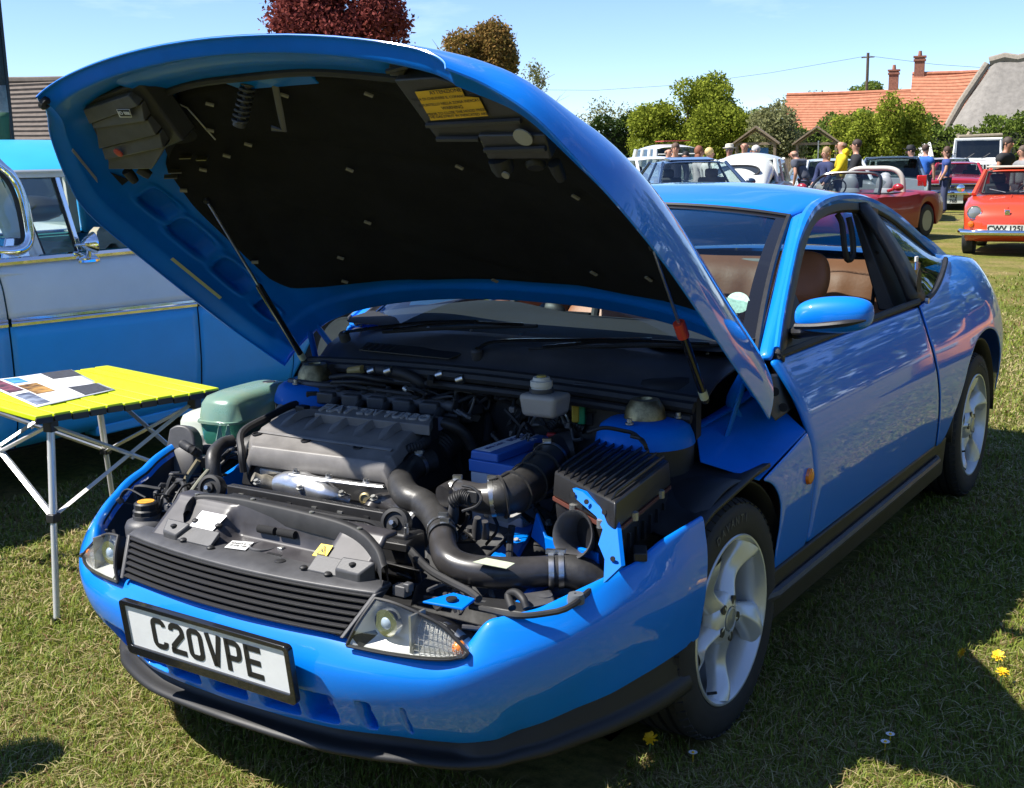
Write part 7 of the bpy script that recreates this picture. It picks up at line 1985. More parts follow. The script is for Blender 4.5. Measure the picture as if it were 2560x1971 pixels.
show_car('rounded_saloon', 'ivory white rounded old saloon seen from behind with oval back window and door open', (-7.40, 19.83), R(192), IVORY,
         [(-1.9, .45, .4, .75), (-1.7, .58, .3, .86), (-1.0, .70, .25, .95), (-.5, .74, .25, .98), (.3, .74, .25, 1.0), (1.0, .74, .25, .95), (1.5, .66, .28, .85), (1.85, .5, .4, .70)],
         dict(y0=-.75, y1=.70, wb=.64, zb=.98, r0=-.40, r1=.55, wr=.57, zr=1.42, bp=(.5,)), (-1.25, 1.15), wr=.33, extras=xround, roof=IVORY)
# ---- navy saloon
NAVY = mat('navy_paint', (.018, .035, .075), rough=.25, coat=1.)
def xnavy(r):
    MB().hexa([(-.40, -.15, 1.395), (.40, -.15, 1.395), (.40, .38, 1.40), (-.40, .38, 1.40), (-.40, -.15, 1.415), (.40, -.15, 1.415), (.40, .38, 1.455), (-.40, .38, 1.455)]).build('sunroof', NAVY, r, bev=.01)
    MB().box((.40, -.93, .99), (.09, .005, .07)).build('tax_disc', WHITE_PR, r)
    for sx in (-1, 1): MB().ball((sx * .93, -.62, 1.02), .09, 12, sc=(1, .6, .7)).build('door_mirror', NAVY, r)
show_car('navy_saloon', 'dark navy four-door saloon with tilted sunroof, just beyond the coupe roof', (-7.45, 17.23), R(38), NAVY,
         [(-2.35, .6, .38, .66), (-2.2, .78, .26, .74), (-1.4, .88, .2, .88), (-.9, .88, .2, .93), (0, .88, .2, .95), (1.2, .88, .2, .96), (1.8, .87, .22, .98), (2.3, .78, .3, .93)],
         dict(y0=-1.0, y1=1.55, wb=.77, zb=.95, r0=-.28, r1=.98, wr=.56, zr=1.365, bp=(.48,)), (-1.4, 1.35), wr=.31, extras=xnavy, glass=GLASS, pillar=.03)
# ---- old white van with rounded roof
def xvan(r):
    MB().tube([(-.7, -1.6, 1.55), (.7, -1.6, 1.55)], .02, 6).build('roof_seam', WHITEP, r)
    MB().box((.3, .6, 1.97), (.9, 1.2, .03)).build('roof_rack', mat('rack_red', (.35, .04, .03), rough=.5), r)
show_car('old_van', 'cream white old camper van with rounded roof, in front of the big green tree', (-15.80, 33.13), R(40), WHITEP,
         [(-1.9, .6, .5, .9), (-1.75, .76, .4, 1.05), (-1.0, .82, .35, 1.15), (0, .83, .35, 1.18), (1.5, .83, .35, 1.18), (1.9, .8, .4, 1.15)],
         dict(y0=-1.5, y1=1.85, wb=.78, zb=1.16, r0=-1.15, r1=1.75, wr=.68, zr=1.72, bp=(.3, .65), rc=.16), (-1.2, 1.2), wr=.33, extras=xvan, glass=GLASS_DARK, pillar=.07)
show_car('white_coupe', 'white low car with only its rounded roof showing beside the navy saloon', (-10.9, 22.6), R(50), WHITEP,
         [(-2.0, .6, .4, .7), (-1.8, .76, .26, .8), (-1.0, .82, .2, .9), (0, .83, .2, .95), (1.4, .83, .2, .97), (1.9, .74, .3, .9)],
         dict(y0=-.9, y1=1.5, wb=.74, zb=.95, r0=-.3, r1=1.0, wr=.58, zr=1.40, bp=(.5,), rc=.09), (-1.25, 1.2), wr=.3)
show_car('panel_van', 'tall white modern panel van at the back by the hedge', (-12.55, 48.73), R(16), WHITEP,
         [(-2.3, .7, .4, .95), (-2.1, .86, .3, 1.1), (-1.3, .92, .25, 1.25), (-.9, .93, .25, 1.3), (1.0, .93, .25, 1.3), (2.4, .93, .25, 1.3)],
         dict(y0=-1.5, y1=2.35, wb=.90, zb=1.28, r0=-.85, r1=2.3, wr=.80, zr=1.78, bp=(.3,), rc=.09), (-1.5, 1.5), wr=.33, glass=mat('van_panel_white', (.72, .72, .70), rough=.3, coat=.5), pillar=.06).scale = (1.1, 1.1, 1.12)
show_car('hardtop_car', 'white hardtop car with flat roof in front of the panel van', (-8.6, 33.6), R(30), WHITEP,
         [(-2.1, .65, .38, .72), (-1.9, .8, .26, .8), (-.9, .86, .22, .92), (1.2, .86, .22, .95), (2.1, .76, .35, .85)],
         dict(y0=-.9, y1=1.5, wb=.76, zb=.94, r0=-.3, r1=1.1, wr=.60, zr=1.36, bp=(.5,)), (-1.3, 1.3), wr=.31, pillar=.03)
show_car('silver_saloon', 'pale silver saloon with door open beside the rounded white car', (-7.9, 25.6), R(-150), mat('pale_silver_paint', (.50, .54, .57), rough=.3, coat=.8),
         [(-2.1, .65, .38, .72), (-1.9, .8, .26, .8), (-.9, .86, .22, .92), (1.2, .86, .22, .95), (2.1, .76, .35, .85)],
         dict(y0=-.9, y1=1.5, wb=.76, zb=.94, r0=-.3, r1=1.1, wr=.60, zr=1.38, bp=(.5,)), (-1.3, 1.3), wr=.31, glass=GLASS_DARK)
show_car('pale_estate', 'pale grey estate car partly hidden behind the red muscle car', (-8.3, 38.6), R(20), mat('pale_blue_grey_paint', (.42, .48, .55), rough=.3, coat=.8),
         [(-2.1, .65, .38, .72), (-1.9, .8, .26, .8), (-.9, .86, .22, .92), (1.2, .86, .22, .95), (2.1, .76, .35, .85)],
         dict(y0=-.9, y1=1.9, wb=.76, zb=.94, r0=-.3, r1=1.7, wr=.62, zr=1.40, bp=(.5,)), (-1.3, 1.3), wr=.31, glass=GLASS_DARK)
# ---- white car beyond the two-tone saloon
show_car('white_saloon', 'long white car standing beyond the two-tone saloon, seen through its windows', (-6.15, 3.6), R(4), WHITEP,
         [(-2.3, .7, .38, .8), (-2.1, .84, .26, .9), (-1.0, .9, .22, 1.0), (0, .9, .22, 1.03), (1.4, .9, .22, 1.03), (2.3, .8, .35, .95)],
         dict(y0=-1.0, y1=1.6, wb=.80, zb=1.03, r0=-.4, r1=1.2, wr=.62, zr=1.50, bp=(.5,)), (-1.4, 1.35), wr=.33)
# ---- amber hatchback next in the row, out of frame but mirrored in the coupe's flank
def xamb(r):
    for sx in (-1, 1): MB().box((sx * .60, -1.93, .66), (.30, .08, .14)).build('headlamp', LAMPG, r, bev=.02)
    MB().box((0, -1.97, .52), (.52, .02, .11)).build('number_plate', mat('old_plate_white', (.55, .56, .50)), r)
    text('plate_lettering', 'C380 KEE', .10, BLACK_PR, r, frame((0, -1.982, .52), (1, 0, 0), (0, 0, 1)), ext=.001, bold=.002)
show_car('amber_hatchback', 'amber yellow hatchback with plate C380 KEE, mirrored in the rear flank of the coupe', (2.7, 10.4), R(-6), mat('amber_paint', (.72, .27, .02), rough=.3, coat=.8),
         [(-1.95, .62, .38, .66), (-1.8, .76, .26, .76), (-1.2, .84, .2, .88), (-.8, .85, .2, .93), (0, .85, .2, .95), (1.2, .85, .2, .97), (1.8, .82, .22, .98), (2.02, .74, .34, .94)],
         dict(y0=-.95, y1=1.92, wb=.76, zb=.96, r0=-.15, r1=1.62, wr=.57, zr=1.40, bp=(.40, .75)), (-1.25, 1.3), extras=xamb)

# ================================================================== visitors
def skin_mesh(name, verts, edges, radii, m, parent, root=0, sub=2):
    me = bpy.data.meshes.new(name)
    me.from_pydata(verts, edges, [])
    me.materials.append(m)
    o = link(bpy.data.objects.new(name, me), parent)
    md = o.modifiers.new('skin', 'SKIN')
    for v, r in zip(me.skin_vertices[0].data, radii):
        v.radius = r if isinstance(r, tuple) else (r, r)
        v.use_root = False
    me.skin_vertices[0].data[root].use_root = True
    md.use_smooth_shade = True
    s = o.modifiers.new('sub', 'SUBSURF'); s.levels = s.render_levels = sub
    return o
SKIN = mat('visitor_skin', (.46, .24, .16), rough=.55)
SKIN2 = mat('visitor_skin_tanned', (.36, .17, .10), rough=.55)
def person(label, pos, rz, h=1.75, shirt=(.1, .1, .1), legs=(.03, .03, .05), hair=(.05, .03, .02), bald=False, long=False, sleeves=True, lean=0., arm=0., hat=None, skin=SKIN, hood=False):
    k = h / 1.75
    root = tag(empty('person', (pos[0], pos[1], gz(*pos)), rz), label, 'person', 'visitors walking among the show cars')
    root.scale = (k, k, k)
    def L(x, y, z):                                # lean the upper body forward about the hips
        if z > .95:
            c, s = math.cos(lean), math.sin(lean)
            dy, dz = y, z - .95
            return (x, dy * c - dz * s, .95 + dy * s + dz * c)
        return (x, y, z)
    pts = {'pel': L(0, 0, .96), 'wst': L(0, 0, 1.10), 'chs': L(0, .01, 1.30), 'col': L(0, .01, 1.44), 'nk': L(0, 0, 1.52), 'hd0': L(0, -.012, 1.585), 'hd1': L(0, -.012, 1.66), 'hd2': L(0, .0, 1.715)}
    for sx, n in ((1, 'l'), (-1, 'r')):
        pts['sh' + n] = L(sx * .185, .01, 1.42)
        pts['el' + n] = L(sx * .25, -.02 - .05 * arm, 1.15 + .02 * arm)
        pts['wr' + n] = L(sx * (.24 - .08 * arm), -.06 - .24 * arm, .92 + .16 * arm)
        pts['hn' + n] = L(sx * (.235 - .09 * arm), -.08 - .30 * arm, .84 + .22 * arm)
        pts['hp' + n] = (sx * .10, 0, .90); pts['kn' + n] = (sx * .115, -.02, .50); pts['an' + n] = (sx * .12, .01, .09); pts['to' + n] = (sx * .13, -.15, .035)
    names = list(pts)
    E_ = [('pel', 'wst'), ('wst', 'chs'), ('chs', 'col'), ('col', 'nk'), ('nk', 'hd0'), ('hd0', 'hd1'), ('hd1', 'hd2')]
    for n in 'lr': E_ += [('col', 'sh' + n), ('sh' + n, 'el' + n), ('el' + n, 'wr' + n), ('wr' + n, 'hn' + n), ('pel', 'hp' + n), ('hp' + n, 'kn' + n), ('kn' + n, 'an' + n), ('an' + n, 'to' + n)]
    rad = dict(pel=(.13, .10), wst=(.125, .095), chs=(.145, .105), col=(.10, .08), nk=.055, hd0=(.07, .085), hd1=(.082, .10), hd2=(.06, .07))
    for n in 'lr': rad.update({'sh' + n: .062, 'el' + n: .044, 'wr' + n: .032, 'hn' + n: (.022, .042), 'hp' + n: .09, 'kn' + n: .062, 'an' + n: .042, 'to' + n: (.035, .028)})
    slim = {n: (.72 if n in ('pel', 'wst', 'chs', 'col') or n[:2] in ('hp', 'sh') else 1.) for n in names}
    skin_mesh('body', [pts[n] for n in names], [(names.index(a), names.index(b)) for a, b in E_], [tuple(q * slim[n] for q in (rad[n] if isinstance(rad[n], tuple) else (rad[n], rad[n]))) for n in names], skin, root)
    def wear(nm, keys, edges, grow, col, extra={}):
        skin_mesh(nm, [extra.get(n, pts[n]) for n in keys], [(keys.index(a), keys.index(b)) for a, b in edges], [tuple(q + grow for q in (rad[n] if isinstance(rad[n], tuple) else (rad[n], rad[n]))) for n in keys], mat('cloth_%d_%d_%d' % tuple(int(c * 999) for c in col), col, rough=.85, var=.15, vscale=9), root)
    tk = ['pel', 'wst', 'chs', 'col', 'shl', 'shr', 'ell', 'elr'] + (['wrl', 'wrr'] if sleeves else [])
    te = [('pel', 'wst'), ('wst', 'chs'), ('chs', 'col'), ('col', 'shl'), ('col', 'shr'), ('shl', 'ell'), ('shr', 'elr')] + ([('ell', 'wrl'), ('elr', 'wrr')] if sleeves else [])
    ex = {} if sleeves else {'ell': tuple(lerp(a, b, .6) for a, b in zip(pts['shl'], pts['ell'])), 'elr': tuple(lerp(a, b, .6) for a, b in zip(pts['shr'], pts['elr']))}
    rad.update(col=(.12, .095), shl=.085, shr=.085)
    wear('top', tk, te, .026, shirt, ex)
    wear('trousers', ['pel', 'hpl', 'hpr', 'knl', 'knr', 'anl', 'anr'], [('pel', 'hpl'), ('pel', 'hpr'), ('hpl', 'knl'), ('hpr', 'knr'), ('knl', 'anl'), ('knr', 'anr')], .016, legs)
    hm = mat('hair_%d_%d_%d' % tuple(int(c * 999) for c in hair), hair, rough=.7, var=.2, vscale=30)
    hc = Vector(pts['hd1']); up_ = (Vector(pts['hd2']) - Vector(pts['hd0'])).normalized()
    fw = Vector((0, -1, 0))
    hb = MB()
    if not bald:
        hb.ball(hc + up_ * .03 + Vector((0, .022, 0)), .098, 14, sc=(.95, 1.05, 1.0 if not long else 1.25))
    else:
        hb.ball(hc + Vector((0, .035, -.015)), .09, 12, sc=(1.02, .85, .62))
    if long: hb.ball(hc + Vector((0, .05, -.10)), .085, 12, sc=(1.15, .75, 1.3))
    hb.build('hair', hm, root)
    # face
    f = hc - fw * -0 + Vector((0, -.088, -.012))
    MB().ball(f + Vector((0, -.016, -.012)), .017, 8, sc=(.8, 1.1, 1.4)).build('nose', skin, root)
    for sx in (-1, 1):
        MB().ball(f + Vector((sx * .032, .004, .014)), .010, 8).build('eye', DARK, root)
        MB().ball(hc + Vector((sx * .086, .008, -.01)), .02, 8, sc=(.5, .8, 1.3)).build('ear', skin, root)
    MB().ball(f + Vector((0, .002, -.052)), .018, 8, sc=(1.4, .5, .4)).build('mouth', mat('lips', (.30, .09, .08), rough=.5), root)
    if hat:
        MB().lathe([(.155, 0), (.155, .008), (.10, .015), (.095, .085), (.07, .10), (0, .10)] if hat[1] == 'brim' else [(.10, 0), (.10, .05), (.07, .095), (0, .10)], tuple(hc + up_ * .045), tuple(up_), 20).build('hat', mat('hat_%d' % int(hat[0][0] * 999), hat[0], rough=.8), root)
        if hat[1] == 'cap': MB().box(hc + up_ * .05 + Vector((0, -.13, 0)), (.14, .10, .012)).build('cap_peak', MATS['hat_%d' % int(hat[0][0] * 999)], root, bev=.004)
    if hood: MB().ball(Vector(pts['nk']) + Vector((0, .07, -.01)), .12, 12, sc=(1.2, .7, .8)).build('hood', mat('cloth_%d_%d_%d' % tuple(int(c * 999) for c in shirt), shirt), root)
    return root
P_ = person
P_('balding man in royal blue jumper, standing left of the white-haired man', (-8.71, 22.68), 0.2, 1.80, (.03,.08,.28), (.05,.06,.10), (.12,.07,.04), bald=True, lean=.12)
P_('white-haired man in dark navy jacket bending over beside the blue jumper', (-8.54, 23.29), -0.9, 1.72, (.012,.016,.03), (.05,.06,.10), (.55,.53,.50), lean=.25)
P_('person in pale straw hat and lilac shirt', (-9.23, 23), 0.3, 1.70, (.36,.30,.46), (.2,.2,.25), (.3,.3,.28), hat=((.62,.58,.48),'brim'))
P_('woman with short blonde hair behind the navy saloon', (-8.39, 20.09), 2.6, 1.62, (.55,.50,.48), (.1,.1,.15), (.60,.42,.18), long=False)
P_('woman with reddish brown hair beside the blonde woman', (-8.79, 20.46), 2.4, 1.64, (.42,.36,.36), (.1,.1,.15), (.22,.08,.04), long=True)
P_('dark-haired man in black top in front of the old van', (-9.89, 21.59), 0.5, 1.74, (.03,.03,.05), (.05,.05,.07), (.10,.06,.04), lean=.1)
P_('bald man with only his head showing by the old van', (-10.47, 22.42), 1.2, 1.66, (.08,.09,.14), (.05,.05,.07), (.25,.18,.12), bald=True)
P_('child with black hair between the old van and the brown-haired woman', (-10.12, 22.59), 0.2, 1.56, (.4,.38,.36), (.05,.05,.07), (.012,.01,.01))
P_('man in bright yellow hooded waterproof jacket', (-6.3, 21.99), -1.15, 1.80, (.66,.50,.01), (.05,.06,.10), (.14,.09,.06), bald=True, arm=.9, hood=True)
P_('dark-haired man in black shirt right of the yellow jacket', (-6.34, 23.03), -1.2, 1.80, (.012,.013,.016), (.03,.03,.04), (.04,.025,.02), arm=.8)
P_('woman in navy top with a pale bag left of the yellow jacket', (-6.6, 21.89), -0.6, 1.62, (.02,.03,.09), (.30,.30,.28), (.30,.20,.10), long=True, arm=.5)
P_('man in grey T-shirt bending down behind the open car door', (-7.64, 23.64), -1.7, 1.72, (.08,.09,.12), (.04,.05,.09), (.30,.20,.14), bald=True, sleeves=False, lean=.5, arm=.6)
P_('man in black cap and black top behind the hatchback', (-5.98, 26.27), -1.3, 1.70, (.012,.012,.014), (.03,.03,.05), (.03,.02,.02), hat=((.02,.02,.022),'cap'), lean=.15)
P_('man in royal blue T-shirt with his back turned', (-6.8, 30.19), 2.8, 1.76, (.02,.11,.42), (.04,.05,.09), (.07,.04,.03), sleeves=False)
P_('woman in blue vest top with long dark hair and bare arms', (-6.05, 29.35), -1.2, 1.68, (.03,.06,.22), (.05,.06,.12), (.06,.03,.02), long=True, sleeves=False, arm=.3)
P_('broad man in black T-shirt behind the orange city car', (-3.52, 23.78), 1.2, 1.84, (.014,.015,.017), (.05,.05,.06), (.06,.04,.03), sleeves=False, lean=.12, arm=.5, skin=SKIN2)
P_('person in grey top at the picture edge behind the orange car', (-2.97, 22.87), -0.8, 1.66, (.22,.22,.22), (.05,.05,.06), (.10,.07,.05))
P_('visitor just outside the picture whose head shadow falls on the corner of the lawn', (-1.52, -1.95), .4, 1.78, (.2, .22, .28), (.05, .06, .1), (.08, .05, .03))

# ================================================================== trees, hedges, houses, fence
def leaf_mat(name, c1, c2, tr=.35):
    if name in MATS: return MATS[name]
    m = bpy.data.materials.new(name)
    m.use_nodes = True
    nt = m.node_tree; nt.nodes.clear()
    o = nt.nodes.new('ShaderNodeOutputMaterial')
    at = nt.nodes.new('ShaderNodeAttribute'); at.attribute_name = 'tone'
    mx = nt.nodes.new('ShaderNodeMix'); mx.data_type = 'RGBA'
    mx.inputs['A'].default_value = (*c1, 1); mx.inputs['B'].default_value = (*c2, 1)
    nt.links.new(at.outputs['Fac'], mx.inputs['Factor'])
    d = nt.nodes.new('ShaderNodeBsdfDiffuse'); t = nt.nodes.new('ShaderNodeBsdfTranslucent')
    nt.links.new(mx.outputs['Result'], d.inputs['Color']); nt.links.new(mx.outputs['Result'], t.inputs['Color'])
    ms = nt.nodes.new('ShaderNodeMixShader'); ms.inputs['Fac'].default_value = tr
    nt.links.new(d.outputs['BSDF'], ms.inputs[1]); nt.links.new(t.outputs['BSDF'], ms.inputs[2])
    nt.links.new(ms.outputs['Shader'], o.inputs['Surface'])
    MATS[name] = m
    return m
def leaf_cloud(name, C, m, parent, size, sq=.6):
    """C: (n,3) leaf centres -> one mesh of leaf faces"""
    n = len(C)
    a = rng.normal(size=(n, 3)); a /= np.linalg.norm(a, axis=1)[:, None]
    b = rng.normal(size=(n, 3)); b -= (a * b).sum(1)[:, None] * a; b /= np.linalg.norm(b, axis=1)[:, None]
    s = size * rng.uniform(.6, 1.35, size=(n, 1))
    V = np.concatenate([C + a * s, C + b * s * sq, C - a * s, C - b * s * sq], axis=1).reshape(-1, 3)
    me = bpy.data.meshes.new(name)
    me.vertices.add(4 * n); me.vertices.foreach_set('co', V.ravel())
    me.loops.add(4 * n); me.loops.foreach_set('vertex_index', np.arange(4 * n, dtype=np.int32))
    me.polygons.add(n); me.polygons.foreach_set('loop_start', np.arange(0, 4 * n, 4, dtype=np.int32)); me.polygons.foreach_set('loop_total', np.full(n, 4, dtype=np.int32))
    me.update()
    at = me.attributes.new('tone', 'FLOAT', 'FACE')
    at.data.foreach_set('value', rng.uniform(0, 1, n).astype(np.float32))
    me.materials.append(m)
    return link(bpy.data.objects.new(name, me), parent)
def blob_pts(blobs, n, shell=.55):
    w = np.array([b[3] * b[4] * b[5] for b in blobs]); w = w / w.sum()
    out = []
    for b, k in zip(blobs, (w * n).astype(int)):
        d = rng.normal(size=(k, 3)); d /= np.linalg.norm(d, axis=1)[:, None]
        r = rng.uniform(shell, 1.0, size=(k, 1)) ** .7 * (1 + .12 * rng.normal(size=(k, 1)))
        out.append(np.array(b[:3]) + d * r * np.array(b[3:6]))
    return np.concatenate(out)
BARK = mat('bark', (.09, .065, .045), rough=.9, var=.3, vscale=6, bump=.4, bscale=30)
def branchy(root, h, spread, n, seed, r0=.16, base=.0):
    rd = random.Random(seed)
    mb = MB()
    mb.tube([(0, 0, base), (.05, .02, h * .25), (-.03, .05, h * .5), (.02, 0, h * .75)], [r0, r0 * .75, r0 * .5, r0 * .2], 8)
    tips = []
    for k in range(n):
        a = rd.uniform(0, 2 * math.pi); z0 = h * rd.uniform(.2, .62); el = rd.uniform(.3, 1.1); L = spread * rd.uniform(.6, 1.05)
        p0 = Vector((0, 0, z0)); d = Vector((math.cos(a) * math.cos(el), math.sin(a) * math.cos(el), math.sin(el)))
        p1 = p0 + d * L * .5 + Vector((0, 0, L * .06)); p2 = p0 + d * L
        mb.tube([p0, p1, p2], [r0 * .38, r0 * .22, r0 * .06], 6); tips += [p1, p2]
        for q in range(3):
            e = p1.lerp(p2, rd.uniform(0, .8)); dd = (d + Vector((rd.uniform(-.8, .8), rd.uniform(-.8, .8), rd.uniform(-.2, .7)))).normalized()
            mb.tube([e, e + dd * L * .35], [r0 * .12, r0 * .03], 5); tips.append(e + dd * L * .35)
    mb.build('trunk', BARK, root, sharp=180)
    return tips
def tree(name, label, pos, h, blobs, n, size, m, group='trees and shrubs round the field', nb=9, seed=1, r0=.16, shell=.5):
    root = tag(empty(name, (pos[0], pos[1], gz(*pos)), 0), label, 'tree' if 'shrub' not in name and 'hedge' not in name else 'shrub', group)
    branchy(root, h * .8, h * .4, nb, seed, r0)
    leaf_cloud('crown', blob_pts(blobs, n, shell), m, root, size)
    return root
LG = leaf_mat('leaf_spring_green', (.13, .17, .02), (.32, .36, .05))
LD = leaf_mat('leaf_dark_green', (.018, .035, .010), (.05, .08, .02))
LM = leaf_mat('leaf_mid_green', (.075, .12, .025), (.19, .25, .05))
LC = leaf_mat('leaf_copper', (.11, .026, .026), (.30, .085, .07), .3)
LB = leaf_mat('leaf_bronze', (.13, .11, .03), (.34, .20, .07))
LY = leaf_mat('leaf_sparse_olive', (.16, .17, .07), (.30, .30, .15))
def rblobs(k, cx, cz, rx, rz_, seed, br=.42, ry=None):
    rd = random.Random(seed); ry = ry or rx; out = []
    for _ in range(k):
        a, e, r = rd.uniform(0, 2 * math.pi), rd.uniform(-1, 1), rd.uniform(.35, .80)
        q = math.sqrt(max(0, 1 - e * e))
        s = br * rd.uniform(.7, 1.25)
        out.append((cx + rx * r * q * math.cos(a), ry * r * q * math.sin(a), cz + rz_ * r * e, rx * s, ry * s, rz_ * s))
    return out
tree('green_tree', 'large fresh green tree with dense rounded crown behind the parked cars', (-23.03, 49.67), 5.9, rblobs(18, -1.3, 2.4, 1.9, 1.5, 3) + rblobs(18, 1.2, 2.7, 2.1, 1.7, 4) + rblobs(16, 1.0, 4.1, 1.5, 1.1, 5), 60000, .07, LG, seed=4, r0=.22)
tree('bare_tree', 'thin sparsely leaved tree left of the large green tree', (-30.2, 54.97), 5.2, rblobs(18, 0, 3.5, 1.6, 1.3, 7, .5), 1500, .07, LY, nb=16, seed=7, r0=.10, shell=.2)
tree('copper_tree', 'copper red leaved tree rising above the open bonnet', (-27.2, 30.28), 9.2, rblobs(22, 0, 6.4, 2.5, 2.2, 9) + [(1.6, 0, 7.9, 1.0, 1.0, 1.1), (-1.2, 0, 7.3, 1.2, 1.2, .7)], 30000, .085, LC, seed=9)
tree('bronze_tree', 'bronze green tree with rounded top right of the copper tree', (-27.91, 39.9), 8.0, rblobs(20, 0, 5.6, 1.75, 1.9, 12), 26000, .075, LB, seed=12)
tree('twiggy_tree', 'small twiggy bare tree beside the bonnet edge', (-27.64, 43.68), 6.0, rblobs(10, 0, 4.8, .7, .9, 13, .5), 500, .07, LY, nb=12, seed=13, r0=.07, shell=.2)
tree('grey_shrub', 'loose grey-green shrub climbing beside the wooden arches', (-17.56, 47.68), 3.9, rblobs(14, -.3, 2.2, 1.7, 1.5, 15), 9000, .07, LY, seed=15, r0=.08)
tree('bright_shrub', 'bright green bushy shrub right of the second wooden arch', (-12.71, 45.14), 4.2, rblobs(12, -.6, 1.9, 1.3, 1.5, 17) + rblobs(12, 1.0, 2.3, 1.1, 1.7, 18), 26000, .06, LG, seed=17, r0=.08)
tree('dark_shrub', 'dark green shrub behind the yellow jacket', (-14.28, 46.73), 3.6, rblobs(12, 0, 1.7, 1.5, 1.3, 19), 8000, .075, LM, seed=19, r0=.08)
tree('hedge_tree', 'bare-branched treetop behind the tiled roof, left of the telegraph pole', (-28.53, 79.88), 7.2, rblobs(12, 0, 5.2, 2.2, 1.0, 20, .5), 700, .09, LY, nb=22, seed=20, r0=.10, shell=.2)
tree('roof_tree', 'small green treetop just behind the tiled roof by the telegraph pole', (-25.85, 85.03), 7.4, rblobs(10, 0, 6.1, 1.5, .9, 21), 2500, .10, LM, seed=21, r0=.10)
def hedge(name, label, a, b, h, w, m, n):
    a, b = Vector(a), Vector(b); L = (b - a).length; c = (a + b) / 2
    root = tag(empty(name, (c.x, c.y, gz(c.x, c.y)), math.atan2(b.y - a.y, b.x - a.x)), label, 'hedge')
    C = np.stack([rng.uniform(-L / 2, L / 2, n), rng.uniform(-w / 2, w / 2, n), rng.uniform(0, h, n)], 1)
    wob = .12 * np.sin(C[:, 0] * 1.3) + .08 * np.sin(C[:, 0] * 3.7 + 1)
    C[:, 2] *= 1 + wob; 
    edge = np.maximum(np.abs(C[:, 1]) / (w / 2), C[:, 2] / h)
    C = C[edge > .55]
    C += .05 * rng.normal(size=C.shape)
    leaf_cloud('foliage', C, m, root, .085)
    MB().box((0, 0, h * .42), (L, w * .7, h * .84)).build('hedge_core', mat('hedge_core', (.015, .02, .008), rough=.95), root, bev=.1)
    return root
hedge('dark_hedge', 'dark clipped hedge at the left of the green tree', (-29.42, 48.47), (-26.19, 50.32), 3.1, 1.4, LD, 9000)
hedge('field_hedge', 'long green hedge below the roofs at the right end of the field', (-15.37, 58.94), (-7.17, 56.64), 3.05, 1.6, LM, 26000)
hedge('back_hedge', 'low shaded hedge behind the wooden fence', (-21.95, 52.37), (-14.31, 57.16), 3.2, 1.6, LM, 26000)
ROOFT = mat('pantile_roof', (.34, .125, .065), rough=.85, col2=(.46, .19, .105), vscale=3.5, bump=.5, bscale=14)
BRICK = mat('chimney_brick', (.24, .10, .065), rough=.9, var=.25, vscale=9, bump=.3, bscale=30)
THATCH = mat('grey_thatch', (.20, .185, .165), rough=.95, var=.18, vscale=3, bump=.5, bscale=40)
STONEW = mat('rubble_wall', (.30, .25, .19), rough=.9, var=.2, vscale=5)
def house(name, label, pos, rz, L, W, eave, ridge, roofm, tiles=True):
    root = tag(empty(name, (pos[0], pos[1], gz(*pos)), rz), label, 'house')
    MB().box((0, 0, eave / 2), (L, W, eave)).build('wall', STONEW, root)
    for sx in (-1, 1):
        MB().prism([(sx * L / 2, -W / 2, eave), (sx * L / 2, W / 2, eave), (sx * L / 2, 0, ridge)], (sx * .01, 0, 0)).build('gable', STONEW, root)
    rf = empty('roof', (0, 0, 0), 0, root)
    for sg in (-1, 1):
        mb = MB()
        rows = 16
        for k in range(rows):
            t0, t1 = k / rows, (k + 1) / rows
            y0, z0 = sg * (W / 2 + .25) * (1 - t0), lerp(eave - .12, ridge, t0)
            y1, z1 = sg * (W / 2 + .25) * (1 - t1), lerp(eave - .12, ridge, t1)
            sag = [.05 * math.sin(3.1 * i / 12 * 2 + k * .2) for i in range(13)]
            V = []
            for i in range(13):
                x = lerp(-L / 2 - .2, L / 2 + .2, i / 12)
                V += [(x, y0, z0 + .06 + sag[i]), (x, y1, z1 + sag[i])]
            mb.add(V, [(2 * i, 2 * i + 2, 2 * i + 3, 2 * i + 1) for i in range(12)])
            mb.add([(lerp(-L / 2 - .2, L / 2 + .2, i / 12), y0, z0 + .06 + sag[i]) for i in range(13)] + [(lerp(-L / 2 - .2, L / 2 + .2, i / 12), y0, z0 - .02 + sag[i]) for i in range(13)], [(i, i + 1, 14 + i, 13 + i) for i in range(12)])
        mb.build('tile_courses', roofm, rf, sharp=30)
    MB().tube([(-L / 2 - .2, 0, ridge + .03), (0, 0, ridge + .0), (L / 2 + .2, 0, ridge + .03)], .13, 8).build('ridge', roofm, rf)
    return root
def chimney(parent, x, y, z0, z1, w=.6):
    c = empty('chimney', (x, y, z0), 0, parent)
    MB().box((0, 0, (z1 - z0) / 2), (w, w, z1 - z0)).box((0, 0, z1 - z0 - .25), (w + .12, w + .12, .12)).box((0, 0, z1 - z0 - .05), (w + .16, w + .16, .1)).build('chimney_stack', BRICK, c)
    MB().lathe([(.13, 0), (.10, .3), (0, .3)], (0, 0, z1 - z0), (0, 0, 1), 12).build('chimney_pot', mat('pot_red', (.3, .12, .07), rough=.8), c)
h1 = house('tiled_house', 'long low house with orange pantile roof behind the shrubs', (-23.63, 77.34), R(14), 9.4, 5.5, 2.9, 5.6, ROOFT)
chimney(h1, 1.9, .2, 4.6, 7.0)
h2 = house('tall_tiled_house', 'higher orange pantile roof with brick chimney beside the thatched cottage', (-16.73, 75.12), R(14), 5.6, 6.5, 3.4, 6.5, ROOFT)
chimney(h2, -2.6, .1, 4.6, 7.6)
